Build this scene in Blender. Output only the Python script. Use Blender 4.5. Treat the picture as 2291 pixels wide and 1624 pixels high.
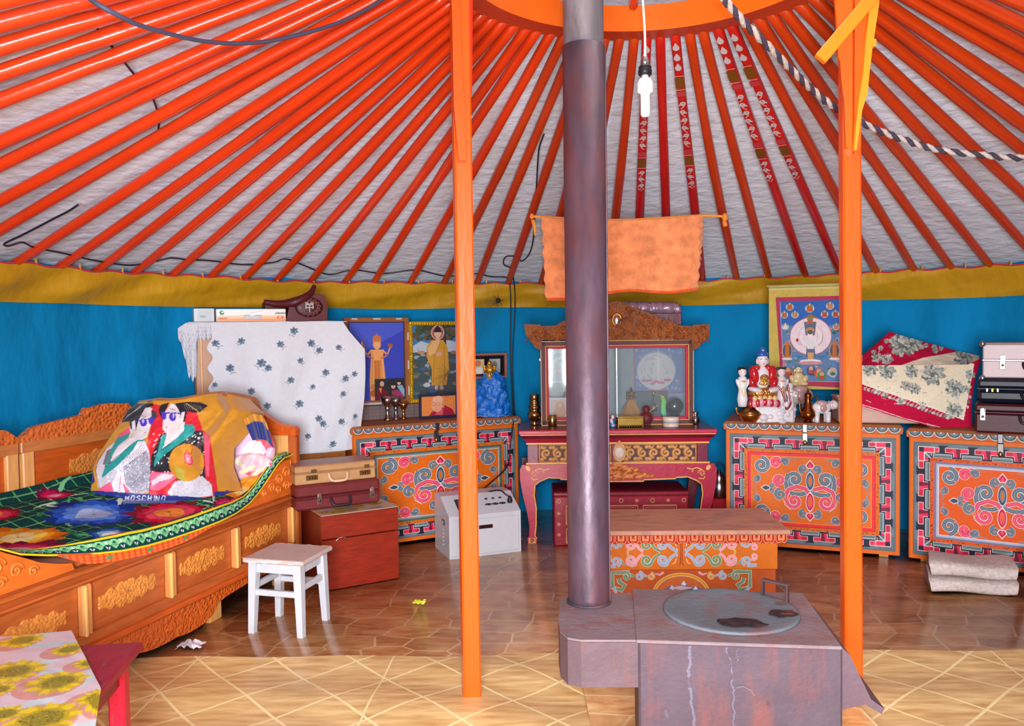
import bpy, math, random
import numpy as np
from mathutils import Vector, Matrix, Euler
random.seed(7); RNG=np.random.RandomState(5)
for o in list(bpy.data.objects): bpy.data.objects.remove(o)
S=bpy.context.scene; COL=S.collection
PI=math.pi

# ------------------------------------------------------------------ camera
EYE=1.30; FPX=1817.1; IW,IH=2291,1624
_p=math.atan((812-744.3)/FPX); _r=-0.0136
_F=Vector((0,math.cos(_p),-math.sin(_p))); _R0=Vector((1,0,0)); _U0=Vector((0,math.sin(_p),math.cos(_p)))
CR=_R0*math.cos(_r)+_U0*math.sin(_r); CU=_U0*math.cos(_r)-_R0*math.sin(_r); CF=_F
CO=Vector((0,0,EYE))
cam=bpy.data.cameras.new('camera'); camo=bpy.data.objects.new('camera',cam); COL.objects.link(camo)
mw=Matrix((CR,CU,-CF)).transposed().to_4x4(); mw.translation=CO
camo.matrix_world=mw
cam.sensor_width=36; cam.lens=FPX/IW*36; cam.clip_start=0.02
S.camera=camo

# ------------------------------------------------------------------ light
w=bpy.data.worlds.new('sky'); S.world=w; w.use_nodes=True
nt=w.node_tree; bg=nt.nodes['Background']; bg.inputs[0].default_value=(0.85,0.92,1,1); bg.inputs[1].default_value=1.2
def lamp(name,kind,loc,target,power,color=(1,1,1),size=None,size_y=None,radius=None,spot=None):
    l=bpy.data.lights.new(name,kind); l.energy=power; l.color=color
    if kind=='AREA':
        l.shape='RECTANGLE' if size_y else 'DISK'; l.size=size
        if size_y: l.size_y=size_y
    if radius is not None: l.shadow_soft_size=radius
    if spot: l.spot_size=math.radians(spot[0]); l.spot_blend=spot[1]
    o=bpy.data.objects.new(name,l); COL.objects.link(o); o.location=loc
    d=Vector(target)-Vector(loc); o.rotation_euler=d.to_track_quat('-Z','Y').to_euler()
    return o
# daylight through the open doorway the photographer stands in
lamp('doorway_daylight','AREA',(-0.1,-1.3,1.3),(0.4,3.5,1.35),540,(0.95,0.98,1.0),1.0,1.5)
# daylight falling through the crown opening
lamp('crown_daylight','AREA',(0.52,2.89,3.2),(0.52,2.95,0),62,(1.0,0.97,0.93),1.1)
# the camera's flash
lamp('camera_flash','SPOT',(0.03,0.02,1.42),(0.3,3.4,2.1),160,(0.95,0.98,1.0),radius=0.02,spot=(125,0.6))
S.view_settings.view_transform='Standard'; S.view_settings.look='None'
S.view_settings.gamma=1.0; S.view_settings.use_curve_mapping=False
S.view_settings.exposure=-0.65

# ------------------------------------------------------------------ sight-line helpers (photo point -> place in the room)
GX,GY=0.5187,2.889            # centre of the round room
RW,RF,ZF=3.06,2.97,1.65       # wall radius, radius and height of the pole feet
RC,ZC=0.795,2.60              # crown ring radius, underside
def ray(x,y): return CF+CR*((x-IW/2)/FPX)-CU*((y-IH/2)/FPX)
def G(x,y,z=0.0):
    d=ray(x,y); return CO+d*((z-EYE)/d.z)
def D(x,y,Y):
    d=ray(x,y); return CO+d*(Y/d.y)
def cyl(x,y,R):
    d=ray(x,y); ox,oy=-GX,-GY
    a=d.x**2+d.y**2; b=2*(d.x*ox+d.y*oy); c=ox*ox+oy*oy-R*R
    t=(-b+math.sqrt(b*b-4*a*c))/(2*a); return CO+d*t
def angof(P): return math.atan2(P.x-GX,P.y-GY)
def roofz(r): return ZF+(RF-r)/(RF-RC)*(ZC+0.03-ZF)
def ROOF(x,y,off=0.0):
    d=ray(x,y); lo,hi=0.3,9.0
    for i in range(60):
        t=(lo+hi)/2; P=CO+d*t; r=math.hypot(P.x-GX,P.y-GY)
        if P.z-off>roofz(r): hi=t
        else: lo=t
    return CO+d*lo
def PL(o,deg,yl,x,y):
    """local (x,z) where the sight line meets the plane at local depth yl of a frame at o turned by deg"""
    a=math.radians(deg); dx=Vector((math.cos(a),math.sin(a),0)); n=Vector((-math.sin(a),math.cos(a),0))
    o3=Vector((o[0],o[1],0)); d=ray(x,y); t=((o3+n*yl-CO).dot(n))/d.dot(n); P=CO+d*t
    return (P-o3).dot(dx),P.z
def MPP(P): return (Vector(P)-CO).dot(CF)/FPX     # metres per photo pixel at P
# ------------------------------------------------------------------ colours and materials
def lin(v):
    v=v/255.0
    return v/12.92 if v<=0.04045 else ((v+0.055)/1.055)**2.4
def c(r,g,b): return (lin(r),lin(g),lin(b))
MATS={}
def mat(name,rough=0.5,metal=0.0,var=0.12,scale=12.0,stretch=(1,1,1),bump=0.0,bscale=60.0,bkind='noise',coat=0.0,sheen=0.0,dirt=None,spec=0.5,bstretch=None,detail=4.0,bdist=0.01,rvar=0.0):
    """one procedural material: the surface's own colour attribute varied by noise, with optional dirt patches and relief"""
    if name in MATS: return MATS[name]
    m=bpy.data.materials.new(name); m.use_nodes=True; n=m.node_tree.nodes; l=m.node_tree.links
    b=n['Principled BSDF']
    at=n.new('ShaderNodeAttribute'); at.attribute_name='Col'
    tc=n.new('ShaderNodeTexCoord'); mp=n.new('ShaderNodeMapping'); mp.inputs['Scale'].default_value=stretch
    l.new(tc.outputs['Object'],mp.inputs[0])
    nz=n.new('ShaderNodeTexNoise'); nz.inputs['Scale'].default_value=scale; nz.inputs['Detail'].default_value=detail
    l.new(mp.outputs[0],nz.inputs['Vector'])
    mr=n.new('ShaderNodeMapRange'); mr.inputs[1].default_value=0.25; mr.inputs[2].default_value=0.75
    mr.inputs[3].default_value=1-var; mr.inputs[4].default_value=1+var
    l.new(nz.outputs[0],mr.inputs[0])
    mx=n.new('ShaderNodeVectorMath'); mx.operation='SCALE'
    l.new(at.outputs['Color'],mx.inputs[0]); l.new(mr.outputs[0],mx.inputs['Scale'])
    out=mx.outputs[0]
    if dirt:
        col,sc,lo,hi,st=dirt
        m2=n.new('ShaderNodeMapping'); m2.inputs['Scale'].default_value=st; l.new(tc.outputs['Object'],m2.inputs[0])
        n2=n.new('ShaderNodeTexNoise'); n2.inputs['Scale'].default_value=sc; n2.inputs['Detail'].default_value=6; n2.inputs['Roughness'].default_value=0.65
        l.new(m2.outputs[0],n2.inputs['Vector'])
        r2=n.new('ShaderNodeMapRange'); r2.inputs[1].default_value=lo; r2.inputs[2].default_value=hi; l.new(n2.outputs[0],r2.inputs[0])
        mm=n.new('ShaderNodeMix'); mm.data_type='RGBA'; l.new(r2.outputs[0],mm.inputs['Factor'])
        l.new(out,mm.inputs['A']); mm.inputs['B'].default_value=(*col,1); out=mm.outputs['Result']
    l.new(out,b.inputs['Base Color'])
    b.inputs['Roughness'].default_value=rough; b.inputs['Metallic'].default_value=metal
    b.inputs['Specular IOR Level'].default_value=spec
    if rvar:
        r3=n.new('ShaderNodeMapRange'); r3.inputs[1].default_value=.3; r3.inputs[2].default_value=.7
        r3.inputs[3].default_value=max(0.05,rough-rvar); r3.inputs[4].default_value=rough+rvar
        l.new(nz.outputs[0],r3.inputs[0]); l.new(r3.outputs[0],b.inputs['Roughness'])
    if coat: b.inputs['Coat Weight'].default_value=coat; b.inputs['Coat Roughness'].default_value=0.12
    if sheen: b.inputs['Sheen Weight'].default_value=sheen
    if bump:
        m3=n.new('ShaderNodeMapping'); m3.inputs['Scale'].default_value=bstretch or (1,1,1); l.new(tc.outputs['Object'],m3.inputs[0])
        if bkind=='noise':
            t=n.new('ShaderNodeTexNoise'); t.inputs['Scale'].default_value=bscale; t.inputs['Detail'].default_value=3; o=t.outputs[0]
        elif bkind=='voronoi':
            t=n.new('ShaderNodeTexVoronoi'); t.inputs['Scale'].default_value=bscale; t.feature='SMOOTH_F1'; o=t.outputs[0]
        elif bkind=='wave':
            t=n.new('ShaderNodeTexWave'); t.inputs['Scale'].default_value=bscale; t.inputs['Distortion'].default_value=4; t.inputs['Detail'].default_value=2; o=t.outputs['Fac']
        l.new(m3.outputs[0],t.inputs['Vector'])
        bp=n.new('ShaderNodeBump'); bp.inputs['Strength'].default_value=bump; bp.inputs['Distance'].default_value=bdist
        l.new(o,bp.inputs['Height']); l.new(bp.outputs[0],b.inputs['Normal'])
    MATS[name]=m; return m
PAINT=mat('gloss_paint',0.36,var=0.08,scale=9,coat=0.1,bump=0.12,bscale=35)
POLE=mat('pole_paint',0.3,var=0.10,scale=6,coat=0.35,bump=0.15,bscale=25,bstretch=(1,1,1))
POST=mat('post_paint',0.32,var=0.06,scale=8,coat=0.2,bump=0.10,bscale=30,bstretch=(2,2,.4))
MATT=mat('matt_paint',0.6,var=0.09,scale=14,bump=0.1,bscale=80)
ART=mat('painted_panel',0.5,var=0.08,scale=30,spec=.3)
CANVAS=mat('painted_canvas',0.8,var=0.08,scale=40,spec=.2)
PRINT=mat('printed_paper',0.35,var=0.05,scale=40,coat=0.15)
CLOTH=mat('woven_cloth',0.9,var=0.10,scale=25,bump=0.25,bscale=350,sheen=0.2,spec=0.2)
SATIN=mat('satin_cloth',0.5,var=0.10,scale=18,bump=0.15,bscale=200,sheen=0.3,spec=0.4)
WOOD=mat('varnished_wood',0.36,var=0.22,scale=9,stretch=(1,6,6),coat=0.2,bump=0.05,bscale=60)
WOODV=mat('varnished_wood_upright',0.33,var=0.18,scale=9,stretch=(6,6,1),coat=0.3)
CARVED=mat('carved_wood',0.36,var=0.25,scale=30,coat=0.3,bump=0.8,bscale=60,bkind='voronoi',bdist=0.016)
CARVEF=mat('finely_carved_wood',0.38,var=0.2,scale=40,coat=0.2,bump=0.7,bscale=85,bkind='voronoi',bdist=0.012)
REDWOOD=mat('stained_wood',0.36,var=0.30,scale=10,stretch=(1.2,4,7),coat=0.3)
RUST=mat('sooty_iron',0.62,metal=0.15,var=0.18,scale=7,bump=0.2,bscale=60,dirt=(c(136,72,62),5,0.50,0.80,(2,2,.5)),spec=0.4)
PIPE=mat('blued_steel',0.46,metal=0.3,var=0.30,scale=9,stretch=(3,3,.8),bump=0.25,bscale=26,bstretch=(1,1,.6),dirt=(c(112,58,58),6,0.48,0.78,(2,2,.7)),rvar=.08)
BRASS=mat('brass',0.25,metal=1.0,var=0.2,scale=25)
STEEL=mat('steel',0.22,metal=1.0,var=0.12,scale=25)
GILT=mat('gilt_relief',0.3,metal=0.75,var=0.2,scale=30,bump=0.8,bscale=90,bkind='voronoi')
PORC=mat('porcelain',0.12,var=0.05,scale=30,coat=0.6)
PLAST=mat('plastic',0.35,var=0.03,scale=20)
ENAM=mat('enamelled_sheet',0.3,var=0.03,scale=20,coat=0.2)
LEATH=mat('leather',0.4,var=0.12,scale=20,bump=0.12,bscale=320,coat=0.05,spec=.35)
FELT=mat('felt',0.95,var=0.22,scale=60,bump=0.5,bscale=150,spec=0.1,dirt=(c(90,80,80),90,.62,.75,(1,1,1)))
BAG=mat('polythene',0.38,var=0.28,scale=22,bump=0.8,bscale=26,coat=0.1,bdist=0.03)
RUBB=mat('rubber',0.45,var=0.05)
ROPE=mat('hair_rope',0.95,var=0.3,scale=80,bump=0.6,bscale=200)
QUILT=mat('fleece',0.85,var=0.07,scale=60,bump=0.2,bscale=250,spec=0.15)
def glassmat(name,color=(1,1,1),rough=0.02):
    m=bpy.data.materials.new(name); m.use_nodes=True; n=m.node_tree.nodes; l=m.node_tree.links
    for x in list(n):
        if x.type!='OUTPUT_MATERIAL': n.remove(x)
    tr=n.new('ShaderNodeBsdfTransparent'); tr.inputs[0].default_value=(.93,.95,.95,1)
    gl=n.new('ShaderNodeBsdfGlossy'); gl.inputs['Roughness'].default_value=rough
    fr=n.new('ShaderNodeFresnel'); fr.inputs[0].default_value=1.5
    nz=n.new('ShaderNodeTexNoise'); nz.inputs['Scale'].default_value=3
    mx=n.new('ShaderNodeMixShader'); l.new(fr.outputs[0],mx.inputs[0]); l.new(tr.outputs[0],mx.inputs[1]); l.new(gl.outputs[0],mx.inputs[2])
    df=n.new('ShaderNodeBsdfDiffuse'); df.inputs[0].default_value=(.75,.8,.85,1)
    m2=n.new('ShaderNodeMixShader'); mr=n.new('ShaderNodeMapRange'); mr.inputs[3].default_value=.03; mr.inputs[4].default_value=.13
    l.new(nz.outputs[0],mr.inputs[0]); l.new(mr.outputs[0],m2.inputs[0]); l.new(mx.outputs[0],m2.inputs[1]); l.new(df.outputs[0],m2.inputs[2])
    l.new(m2.outputs[0],n['Material Output'].inputs[0]); return m
GLASS=glassmat('dusty_glass',rough=.06)

# ------------------------------------------------------------------ things and their parts
def props(o,label=None,cat=None,group=None,kind=None):
    if label: o['label']=label
    if cat: o['category']=cat
    if group: o['group']=group
    if kind: o['kind']=kind
    return o
def thing(name,label,cat,loc=(0,0,0),rz=0.0,group=None):
    o=bpy.data.objects.new(name,None); o.empty_display_size=.05; COL.objects.link(o)
    o.location=loc; o.rotation_euler=(0,0,math.radians(rz)); return props(o,label,cat,group)
def I(o):   # world -> thing space
    return (Matrix.Translation(o.location)@o.rotation_euler.to_matrix().to_4x4()).inverted()
def smooth(pts,n=6):
    P=[Vector(p) for p in pts]; out=[]
    for i in range(len(P)-1):
        p0=P[max(i-1,0)];p1=P[i];p2=P[i+1];p3=P[min(i+2,len(P)-1)]
        for k in range(n):
            t=k/n; out.append(.5*((2*p1)+(p2-p0)*t+(2*p0-5*p1+4*p2-p3)*t*t+(3*p1-p0-3*p2+p3)*t**3))
    out.append(P[-1]); return out
class MB:
    def __init__(s,m=None): s.v=[];s.f=[];s.c=[];s.sm=[];s.m=m or Matrix()
    def add(s,vs,fs,col,sm=False):
        o=len(s.v); s.v+=[tuple(s.m@Vector(p)) for p in vs]
        percol=isinstance(col,(list,np.ndarray)) and len(col)==len(vs)
        for f in fs:
            s.f.append(tuple(i+o for i in f)); s.sm.append(sm)
            s.c.append([col[i] for i in f] if percol else col)
    def poly(s,pts,col): s.add(pts,[tuple(range(len(pts)))],col)
    def box(s,ctr,size,col,ch=.004,rot=None):
        h=[x/2 for x in size]; ch=min(ch,min(h)*.6); V=[];idx={}
        R=Euler(rot).to_matrix() if rot else None
        for sx in(-1,1):
            for sy in(-1,1):
                for sz in(-1,1):
                    sg=(sx,sy,sz)
                    for a in range(3):
                        p=Vector([sg[i]*(h[i] if i==a else h[i]-ch) for i in range(3)])
                        if R: p=R@p
                        idx[sg+(a,)]=len(V); V.append(p+Vector(ctr))
        F=[]
        for a in range(3):
            b,d=[i for i in range(3) if i!=a]
            for sa in(-1,1):
                q=[]
                for sb,sd in((-1,-1),(1,-1),(1,1),(-1,1)):
                    g=[0,0,0]; g[a]=sa;g[b]=sb;g[d]=sd; q.append(idx[tuple(g)+(a,)])
                F.append(tuple(q))
        for a in range(3):
            b,d=[i for i in range(3) if i!=a]
            for sb in(-1,1):
                for sd in(-1,1):
                    q=[]
                    for sa,ax in((-1,b),(1,b),(1,d),(-1,d)):
                        g=[0,0,0]; g[a]=sa;g[b]=sb;g[d]=sd; q.append(idx[tuple(g)+(ax,)])
                    F.append(tuple(q))
        for sx in(-1,1):
            for sy in(-1,1):
                for sz in(-1,1): F.append(tuple(idx[(sx,sy,sz,a)] for a in range(3)))
        s.add(V,F,col)
    def bar(s,a,b,wd,th,col,up=(0,0,1),ch=.003):
        a=Vector(a);b=Vector(b);d=b-a;L=d.length;z=d.normalized();x=z.cross(Vector(up))
        if x.length<1e-4: x=z.cross(Vector((0,1,0)))
        x.normalize();y=z.cross(x); M=Matrix((x,y,z)).transposed().to_4x4(); M.translation=(a+b)/2
        o=s.m; s.m=o@M; s.box((0,0,0),(wd,th,L),col,ch); s.m=o
    def tube(s,pts,r,col,n=8,cap=True,colf=None):
        P=[Vector(p) for p in pts]; N=len(P); rr=r if callable(r) else (lambda t:r)
        t0=(P[1]-P[0]).normalized(); a=t0.orthogonal().normalized(); V=[];C=[]
        for i in range(N):
            t=(P[min(i+1,N-1)]-P[max(i-1,0)]).normalized()
            a=(a-t*a.dot(t)).normalized(); b=t.cross(a); q=rr(i/(N-1))
            cc=colf(i/(N-1)) if colf else col
            for k in range(n):
                an=2*PI*k/n; V.append(P[i]+a*math.cos(an)*q+b*math.sin(an)*q); C.append(cc)
        F=[(i*n+k,i*n+(k+1)%n,(i+1)*n+(k+1)%n,(i+1)*n+k) for i in range(N-1) for k in range(n)]
        if cap: F+= [tuple(range(n-1,-1,-1)),tuple((N-1)*n+k for k in range(n))]
        s.add(V,F,C,True)
    def lathe(s,prof,col,n=20,ctr=(0,0,0),colf=None,sx=1,sy=1,cap=True):
        V=[];C=[]
        for i,(r,z) in enumerate(prof):
            cc=colf(i) if colf else col
            for k in range(n):
                an=2*PI*k/n; V.append((ctr[0]+r*sx*math.cos(an),ctr[1]+r*sy*math.sin(an),ctr[2]+z)); C.append(cc)
        N=len(prof)
        F=[(i*n+k,i*n+(k+1)%n,(i+1)*n+(k+1)%n,(i+1)*n+k) for i in range(N-1) for k in range(n)]
        if cap: F+=[tuple(range(n-1,-1,-1)),tuple((N-1)*n+k for k in range(n))]
        s.add(V,F,C,True)
    def ell(s,ctr,rad,col,n=14,rot=None):
        V=[];R=Euler(rot).to_matrix() if rot else None; m=n//2+1
        for i in range(m+1):
            ph=PI*i/m
            for k in range(n):
                an=2*PI*k/n; p=Vector((rad[0]*math.sin(ph)*math.cos(an),rad[1]*math.sin(ph)*math.sin(an),rad[2]*math.cos(ph)))
                if R: p=R@p
                V.append(p+Vector(ctr))
        F=[(i*n+k,(i+1)*n+k,(i+1)*n+(k+1)%n,i*n+(k+1)%n) for i in range(m) for k in range(n)]
        s.add(V,F,col,True)
    def grid(s,f,nu,nv,col,sm=True,wrapu=False):
        V=[];C=[]
        for j in range(nv+1):
            for i in range(nu+1):
                V.append(f(i/nu,j/nv))
        if callable(col): C=[col(i/nu,j/nv) for j in range(nv+1) for i in range(nu+1)]
        else: C=col
        F=[(j*(nu+1)+i,j*(nu+1)+i+1,(j+1)*(nu+1)+i+1,(j+1)*(nu+1)+i) for j in range(nv) for i in range(nu)]
        s.add(V,F,C,sm)
    def prism(s,out,d0,d1,col,ax='y'):
        """outline in (x,z) extruded from y=d0 to y=d1 (or outline in (x,y) extruded in z)"""
        n=len(out); mk=(lambda p,d:(p[0],d,p[1])) if ax=='y' else ((lambda p,d:(p[0],p[1],d)) if ax=='z' else (lambda p,d:(d,p[0],p[1])))
        V=[mk(p,d0) for p in out]+[mk(p,d1) for p in out]
        F=[tuple(range(n)),tuple(range(2*n-1,n-1,-1))]+[(i,(i+1)%n,n+(i+1)%n,n+i) for i in range(n)]
        s.add(V,F,col)
    def build(s,name,m,parent=None,fix=True,solid=None):
        me=bpy.data.meshes.new(name); me.from_pydata(s.v,[],s.f); 
        a=me.color_attributes.new('Col','FLOAT_COLOR','CORNER')
        buf=[]
        for f,cc in zip(s.f,s.c):
            if isinstance(cc,list):
                for q in cc: buf+= (q[0],q[1],q[2],1)
            else: buf+= (cc[0],cc[1],cc[2],1)*len(f)
        a.data.foreach_set('color',np.array(buf,dtype=np.float32))
        me.polygons.foreach_set('use_smooth',s.sm); me.materials.append(m); me.update()
        o=bpy.data.objects.new(name,me); COL.objects.link(o)
        if parent: o.parent=parent
        if solid:
            md=o.modifiers.new('thickness','SOLIDIFY'); md.thickness=solid; md.offset=-1
        return o
def tree_copy(o,parent=None):
    q=o.copy(); COL.objects.link(q); q.parent=parent
    for ch in [x for x in o.children]: tree_copy(ch,q)
    return q

# ------------------------------------------------------------------ flat drawing, emitted as thin layers or sampled onto cloth
class Dr:
    def __init__(s): s.sh=[]; s.t=lambda x,y:(x,y); s.w=1.0
    def poly(s,pts,col): s.sh.append(('p',[s.t(*p) for p in pts],0,col)); return s
    def rect(s,x0,y0,x1,y1,col): return s.poly([(x0,y0),(x1,y0),(x1,y1),(x0,y1)],col)
    def ell(s,x,y,rx,ry,col,rot=0,n=18):
        ca,sa=math.cos(rot),math.sin(rot)
        return s.poly([(x+rx*math.cos(2*PI*k/n)*ca-ry*math.sin(2*PI*k/n)*sa,y+rx*math.cos(2*PI*k/n)*sa+ry*math.sin(2*PI*k/n)*ca) for k in range(n)],col)
    def line(s,pts,wd,col,taper=None):
        s.sh.append(('l',[s.t(*p) for p in pts],wd*s.w if taper is None else (wd*s.w,taper*s.w),col)); return s
    def band(s,pts,wd,cols,taper=None):      # outlined stroke: widest colour first
        k=len(cols)
        for i,cc in enumerate(cols): s.line(pts,wd*(1-i*.72/k),cc,None if taper is None else taper*(1-i*.72/k))
        return s
    def emit(s,mb,o,ux,uy,e0=.0006,e=.00003):
        o=Vector(o);ux=Vector(ux);uy=Vector(uy);n=ux.cross(uy).normalized(); L=e0
        for k,pts,wd,col in s.sh:
            if k=='p': mb.poly([o+ux*x+uy*y+n*L for x,y in pts],col)
            else:
                V,F=strip(pts,wd); mb.add([o+ux*x+uy*y+n*L for x,y in V],F,col)
            L+=e
    def sample(s,U,V,base):
        C=np.empty(U.shape+(3,)); C[...]=base
        for k,pts,wd,col in s.sh:
            P=np.array(pts); wm=(max(wd) if isinstance(wd,tuple) else wd)/2
            x0,y0=P.min(0)-wm;x1,y1=P.max(0)+wm
            ix=np.nonzero((U>=x0)&(U<=x1)&(V>=y0)&(V<=y1))
            if len(ix[0])==0: continue
            u=U[ix];v=V[ix]
            if k=='p':
                ins=np.zeros(u.shape,bool); n=len(P)
                for i in range(n):
                    xa,ya=P[i];xb,yb=P[(i+1)%n]
                    if ya==yb: continue
                    cr=((ya>v)!=(yb>v))&(u<(xb-xa)*(v-ya)/(yb-ya)+xa); ins^=cr
            else:
                ins=np.zeros(u.shape,bool); n=len(P)
                for i in range(n-1):
                    a=P[i];d=P[i+1]-a;q=d@d
                    t=np.clip(((u-a[0])*d[0]+(v-a[1])*d[1])/(q if q>0 else 1),0,1)
                    w_=wd if not isinstance(wd,tuple) else wd[0]+(wd[1]-wd[0])*(i+t)/(n-1)
                    ins|=((u-a[0]-t*d[0])**2+(v-a[1]-t*d[1])**2)<=(w_/2)**2
            C[ix[0][ins],ix[1][ins]]=col
        return C
def strip(pts,wd):
    n=len(pts);V=[];F=[]
    for i in range(n):
        a=pts[max(i-1,0)];b=pts[min(i+1,n-1)];dx,dy=b[0]-a[0],b[1]-a[1];L=math.hypot(dx,dy) or 1
        w_=(wd if not isinstance(wd,tuple) else wd[0]+(wd[1]-wd[0])*i/(n-1))/2
        V+=[(pts[i][0]+dy/L*w_,pts[i][1]-dx/L*w_),(pts[i][0]-dy/L*w_,pts[i][1]+dx/L*w_)]
    for i in range(n-1): F.append((2*i,2*i+2,2*i+3,2*i+1))
    return V,F
def spir(x,y,r,turns,a0,sgn=1,n=22,r1=.12):
    """spiral path from the outside in"""
    return [(x+r*(1-(1-r1)*k/n)*math.cos(a0+sgn*2*PI*turns*k/n),y+r*(1-(1-r1)*k/n)*math.sin(a0+sgn*2*PI*turns*k/n)) for k in range(n+1)]
GLY={'M':[[(0,0),(0,1),(.4,.4),(.8,1),(.8,0)]],'O':[[(.1,0),(.7,0),(.8,.2),(.8,.8),(.7,1),(.1,1),(0,.8),(0,.2),(.1,0)]],
'S':[[(0,.1),(.2,0),(.6,0),(.75,.2),(.7,.45),(.1,.55),(0,.8),(.2,1),(.6,1),(.75,.9)]],'C':[[(.75,.15),(.6,0),(.15,0),(0,.2),(0,.8),(.15,1),(.6,1),(.75,.85)]],
'H':[[(0,0),(0,1)],[(0,.5),(.75,.5)],[(.75,0),(.75,1)]],'I':[[(.2,0),(.2,1)]],'N':[[(0,0),(0,1),(.75,0),(.75,1)]]}
def text(d,s_,x,y,h,wd,col,adv=1.05,slant=0):
    for ch in s_:
        for st in GLY.get(ch,[]): d.line([(x+(px+slant*py)*h*.8,y+py*h) for px,py in st],wd,col)
        x+=h*(.5 if ch=='I' else adv)
WHITE=c(240,240,245)
def white(v=240): return c(v,v,v)
def cloth(name,P,Cc,m,parent=None,solid=None):
    """dense cloth: P (rows,cols,3) points in the room, Cc (rows,cols,3) colours"""
    nv,nu=P.shape[:2]; V=P.reshape(-1,3)
    if parent is not None:
        M=np.array(I(parent)); V=V@M[:3,:3].T+M[:3,3]
    i=np.arange(nv-1)[:,None]*nu+np.arange(nu-1)[None,:]
    F=np.stack([i,i+1,i+nu+1,i+nu],-1).reshape(-1,4)
    me=bpy.data.meshes.new(name); me.from_pydata(V.tolist(),[],F.tolist())
    a=me.color_attributes.new('Col','FLOAT_COLOR','POINT')
    Cc=np.broadcast_to(np.asarray(Cc,float),P.shape).reshape(-1,3)
    a.data.foreach_set('color',np.concatenate([Cc,np.ones((len(Cc),1))],1).astype(np.float32).ravel())
    me.polygons.foreach_set('use_smooth',[True]*len(F)); me.materials.append(m); me.update()
    o=bpy.data.objects.new(name,me); COL.objects.link(o)
    if parent is not None: o.parent=parent
    if solid:
        md=o.modifiers.new('thickness','SOLIDIFY'); md.thickness=solid; md.offset=0
    return o
def vnoise(U,V,seed=0,oct=3):
    r=np.random.RandomState(seed); out=np.zeros(np.broadcast(U,V).shape)
    for k in range(oct):
        for j in range(4):
            a=r.uniform(0,2*PI); f=(2**k)*r.uniform(.7,1.3); out+=np.sin(2*PI*f*(U*math.cos(a)+V*math.sin(a))+r.uniform(0,6.3))/(2**k)/4
    return out

# ================================================================== the setting
def floor_mat():
    m=bpy.data.materials.new('linoleum_brown'); m.use_nodes=True; n=m.node_tree.nodes; l=m.node_tree.links; b=n['Principled BSDF']
    tc=n.new('ShaderNodeTexCoord'); mp=n.new('ShaderNodeMapping'); mp.inputs['Scale'].default_value=(1,1.5,1); mp.inputs['Rotation'].default_value=(0,0,.2)
    l.new(tc.outputs['Object'],mp.inputs[0])
    vo=n.new('ShaderNodeTexVoronoi'); vo.feature='DISTANCE_TO_EDGE'; vo.inputs['Scale'].default_value=5.2; vo.inputs['Randomness'].default_value=.45
    l.new(mp.outputs[0],vo.inputs['Vector'])
    ln=n.new('ShaderNodeMapRange'); ln.inputs[1].default_value=.014; ln.inputs[2].default_value=.034; ln.inputs[3].default_value=1; ln.inputs[4].default_value=0
    l.new(vo.outputs['Distance'],ln.inputs[0])
    vc=n.new('ShaderNodeTexVoronoi'); vc.inputs['Scale'].default_value=5.2; vc.inputs['Randomness'].default_value=.45; l.new(mp.outputs[0],vc.inputs['Vector'])
    m2=n.new('ShaderNodeMapping'); m2.inputs['Scale'].default_value=(2.6,5.5,1); m2.inputs['Rotation'].default_value=(0,0,.35); l.new(tc.outputs['Object'],m2.inputs[0])
    nz=n.new('ShaderNodeTexNoise'); nz.inputs['Scale'].default_value=2.2; nz.inputs['Detail'].default_value=7; nz.inputs['Roughness'].default_value=.62; nz.inputs['Distortion'].default_value=.6
    l.new(m2.outputs[0],nz.inputs['Vector'])
    rp=n.new('ShaderNodeValToRGB'); e=rp.color_ramp.elements
    e[0].position=.3; e[0].color=(*c(184,122,70),1); e[1].position=.72; e[1].color=(*c(250,214,158),1)
    x=e.new(.5); x.color=(*c(228,172,112),1)
    l.new(nz.outputs[0],rp.inputs[0])
    mr=n.new('ShaderNodeMapRange'); mr.inputs[3].default_value=.74; mr.inputs[4].default_value=1.14
    sp=n.new('ShaderNodeSeparateColor'); l.new(vc.outputs['Color'],sp.inputs[0]); l.new(sp.outputs[0],mr.inputs[0])
    sc=n.new('ShaderNodeVectorMath'); sc.operation='SCALE'; l.new(rp.outputs[0],sc.inputs[0]); l.new(mr.outputs[0],sc.inputs['Scale'])
    # the pale joints are printed only in stretches
    n3=n.new('ShaderNodeTexNoise'); n3.inputs['Scale'].default_value=3; l.new(tc.outputs['Object'],n3.inputs['Vector'])
    r3=n.new('ShaderNodeMapRange'); r3.inputs[1].default_value=.34; r3.inputs[2].default_value=.52; r3.inputs[4].default_value=.85; l.new(n3.outputs[0],r3.inputs[0])
    mu=n.new('ShaderNodeMath'); mu.operation='MULTIPLY'; l.new(ln.outputs[0],mu.inputs[0]); l.new(r3.outputs[0],mu.inputs[1])
    mx=n.new('ShaderNodeMix'); mx.data_type='RGBA'; l.new(mu.outputs[0],mx.inputs['Factor']); l.new(sc.outputs[0],mx.inputs['A']); mx.inputs['B'].default_value=(*c(254,232,184),1)
    l.new(mx.outputs['Result'],b.inputs['Base Color']); b.inputs['Roughness'].default_value=.24; b.inputs['Specular IOR Level'].default_value=.55
    nb=n.new('ShaderNodeTexNoise'); nb.inputs['Scale'].default_value=7; l.new(tc.outputs['Object'],nb.inputs['Vector'])
    bp=n.new('ShaderNodeBump'); bp.inputs['Strength'].default_value=.25; bp.inputs['Distance'].default_value=.012; l.new(nb.outputs[0],bp.inputs['Height']); l.new(bp.outputs[0],b.inputs['Normal'])
    return m
FLOORM=floor_mat()
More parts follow.
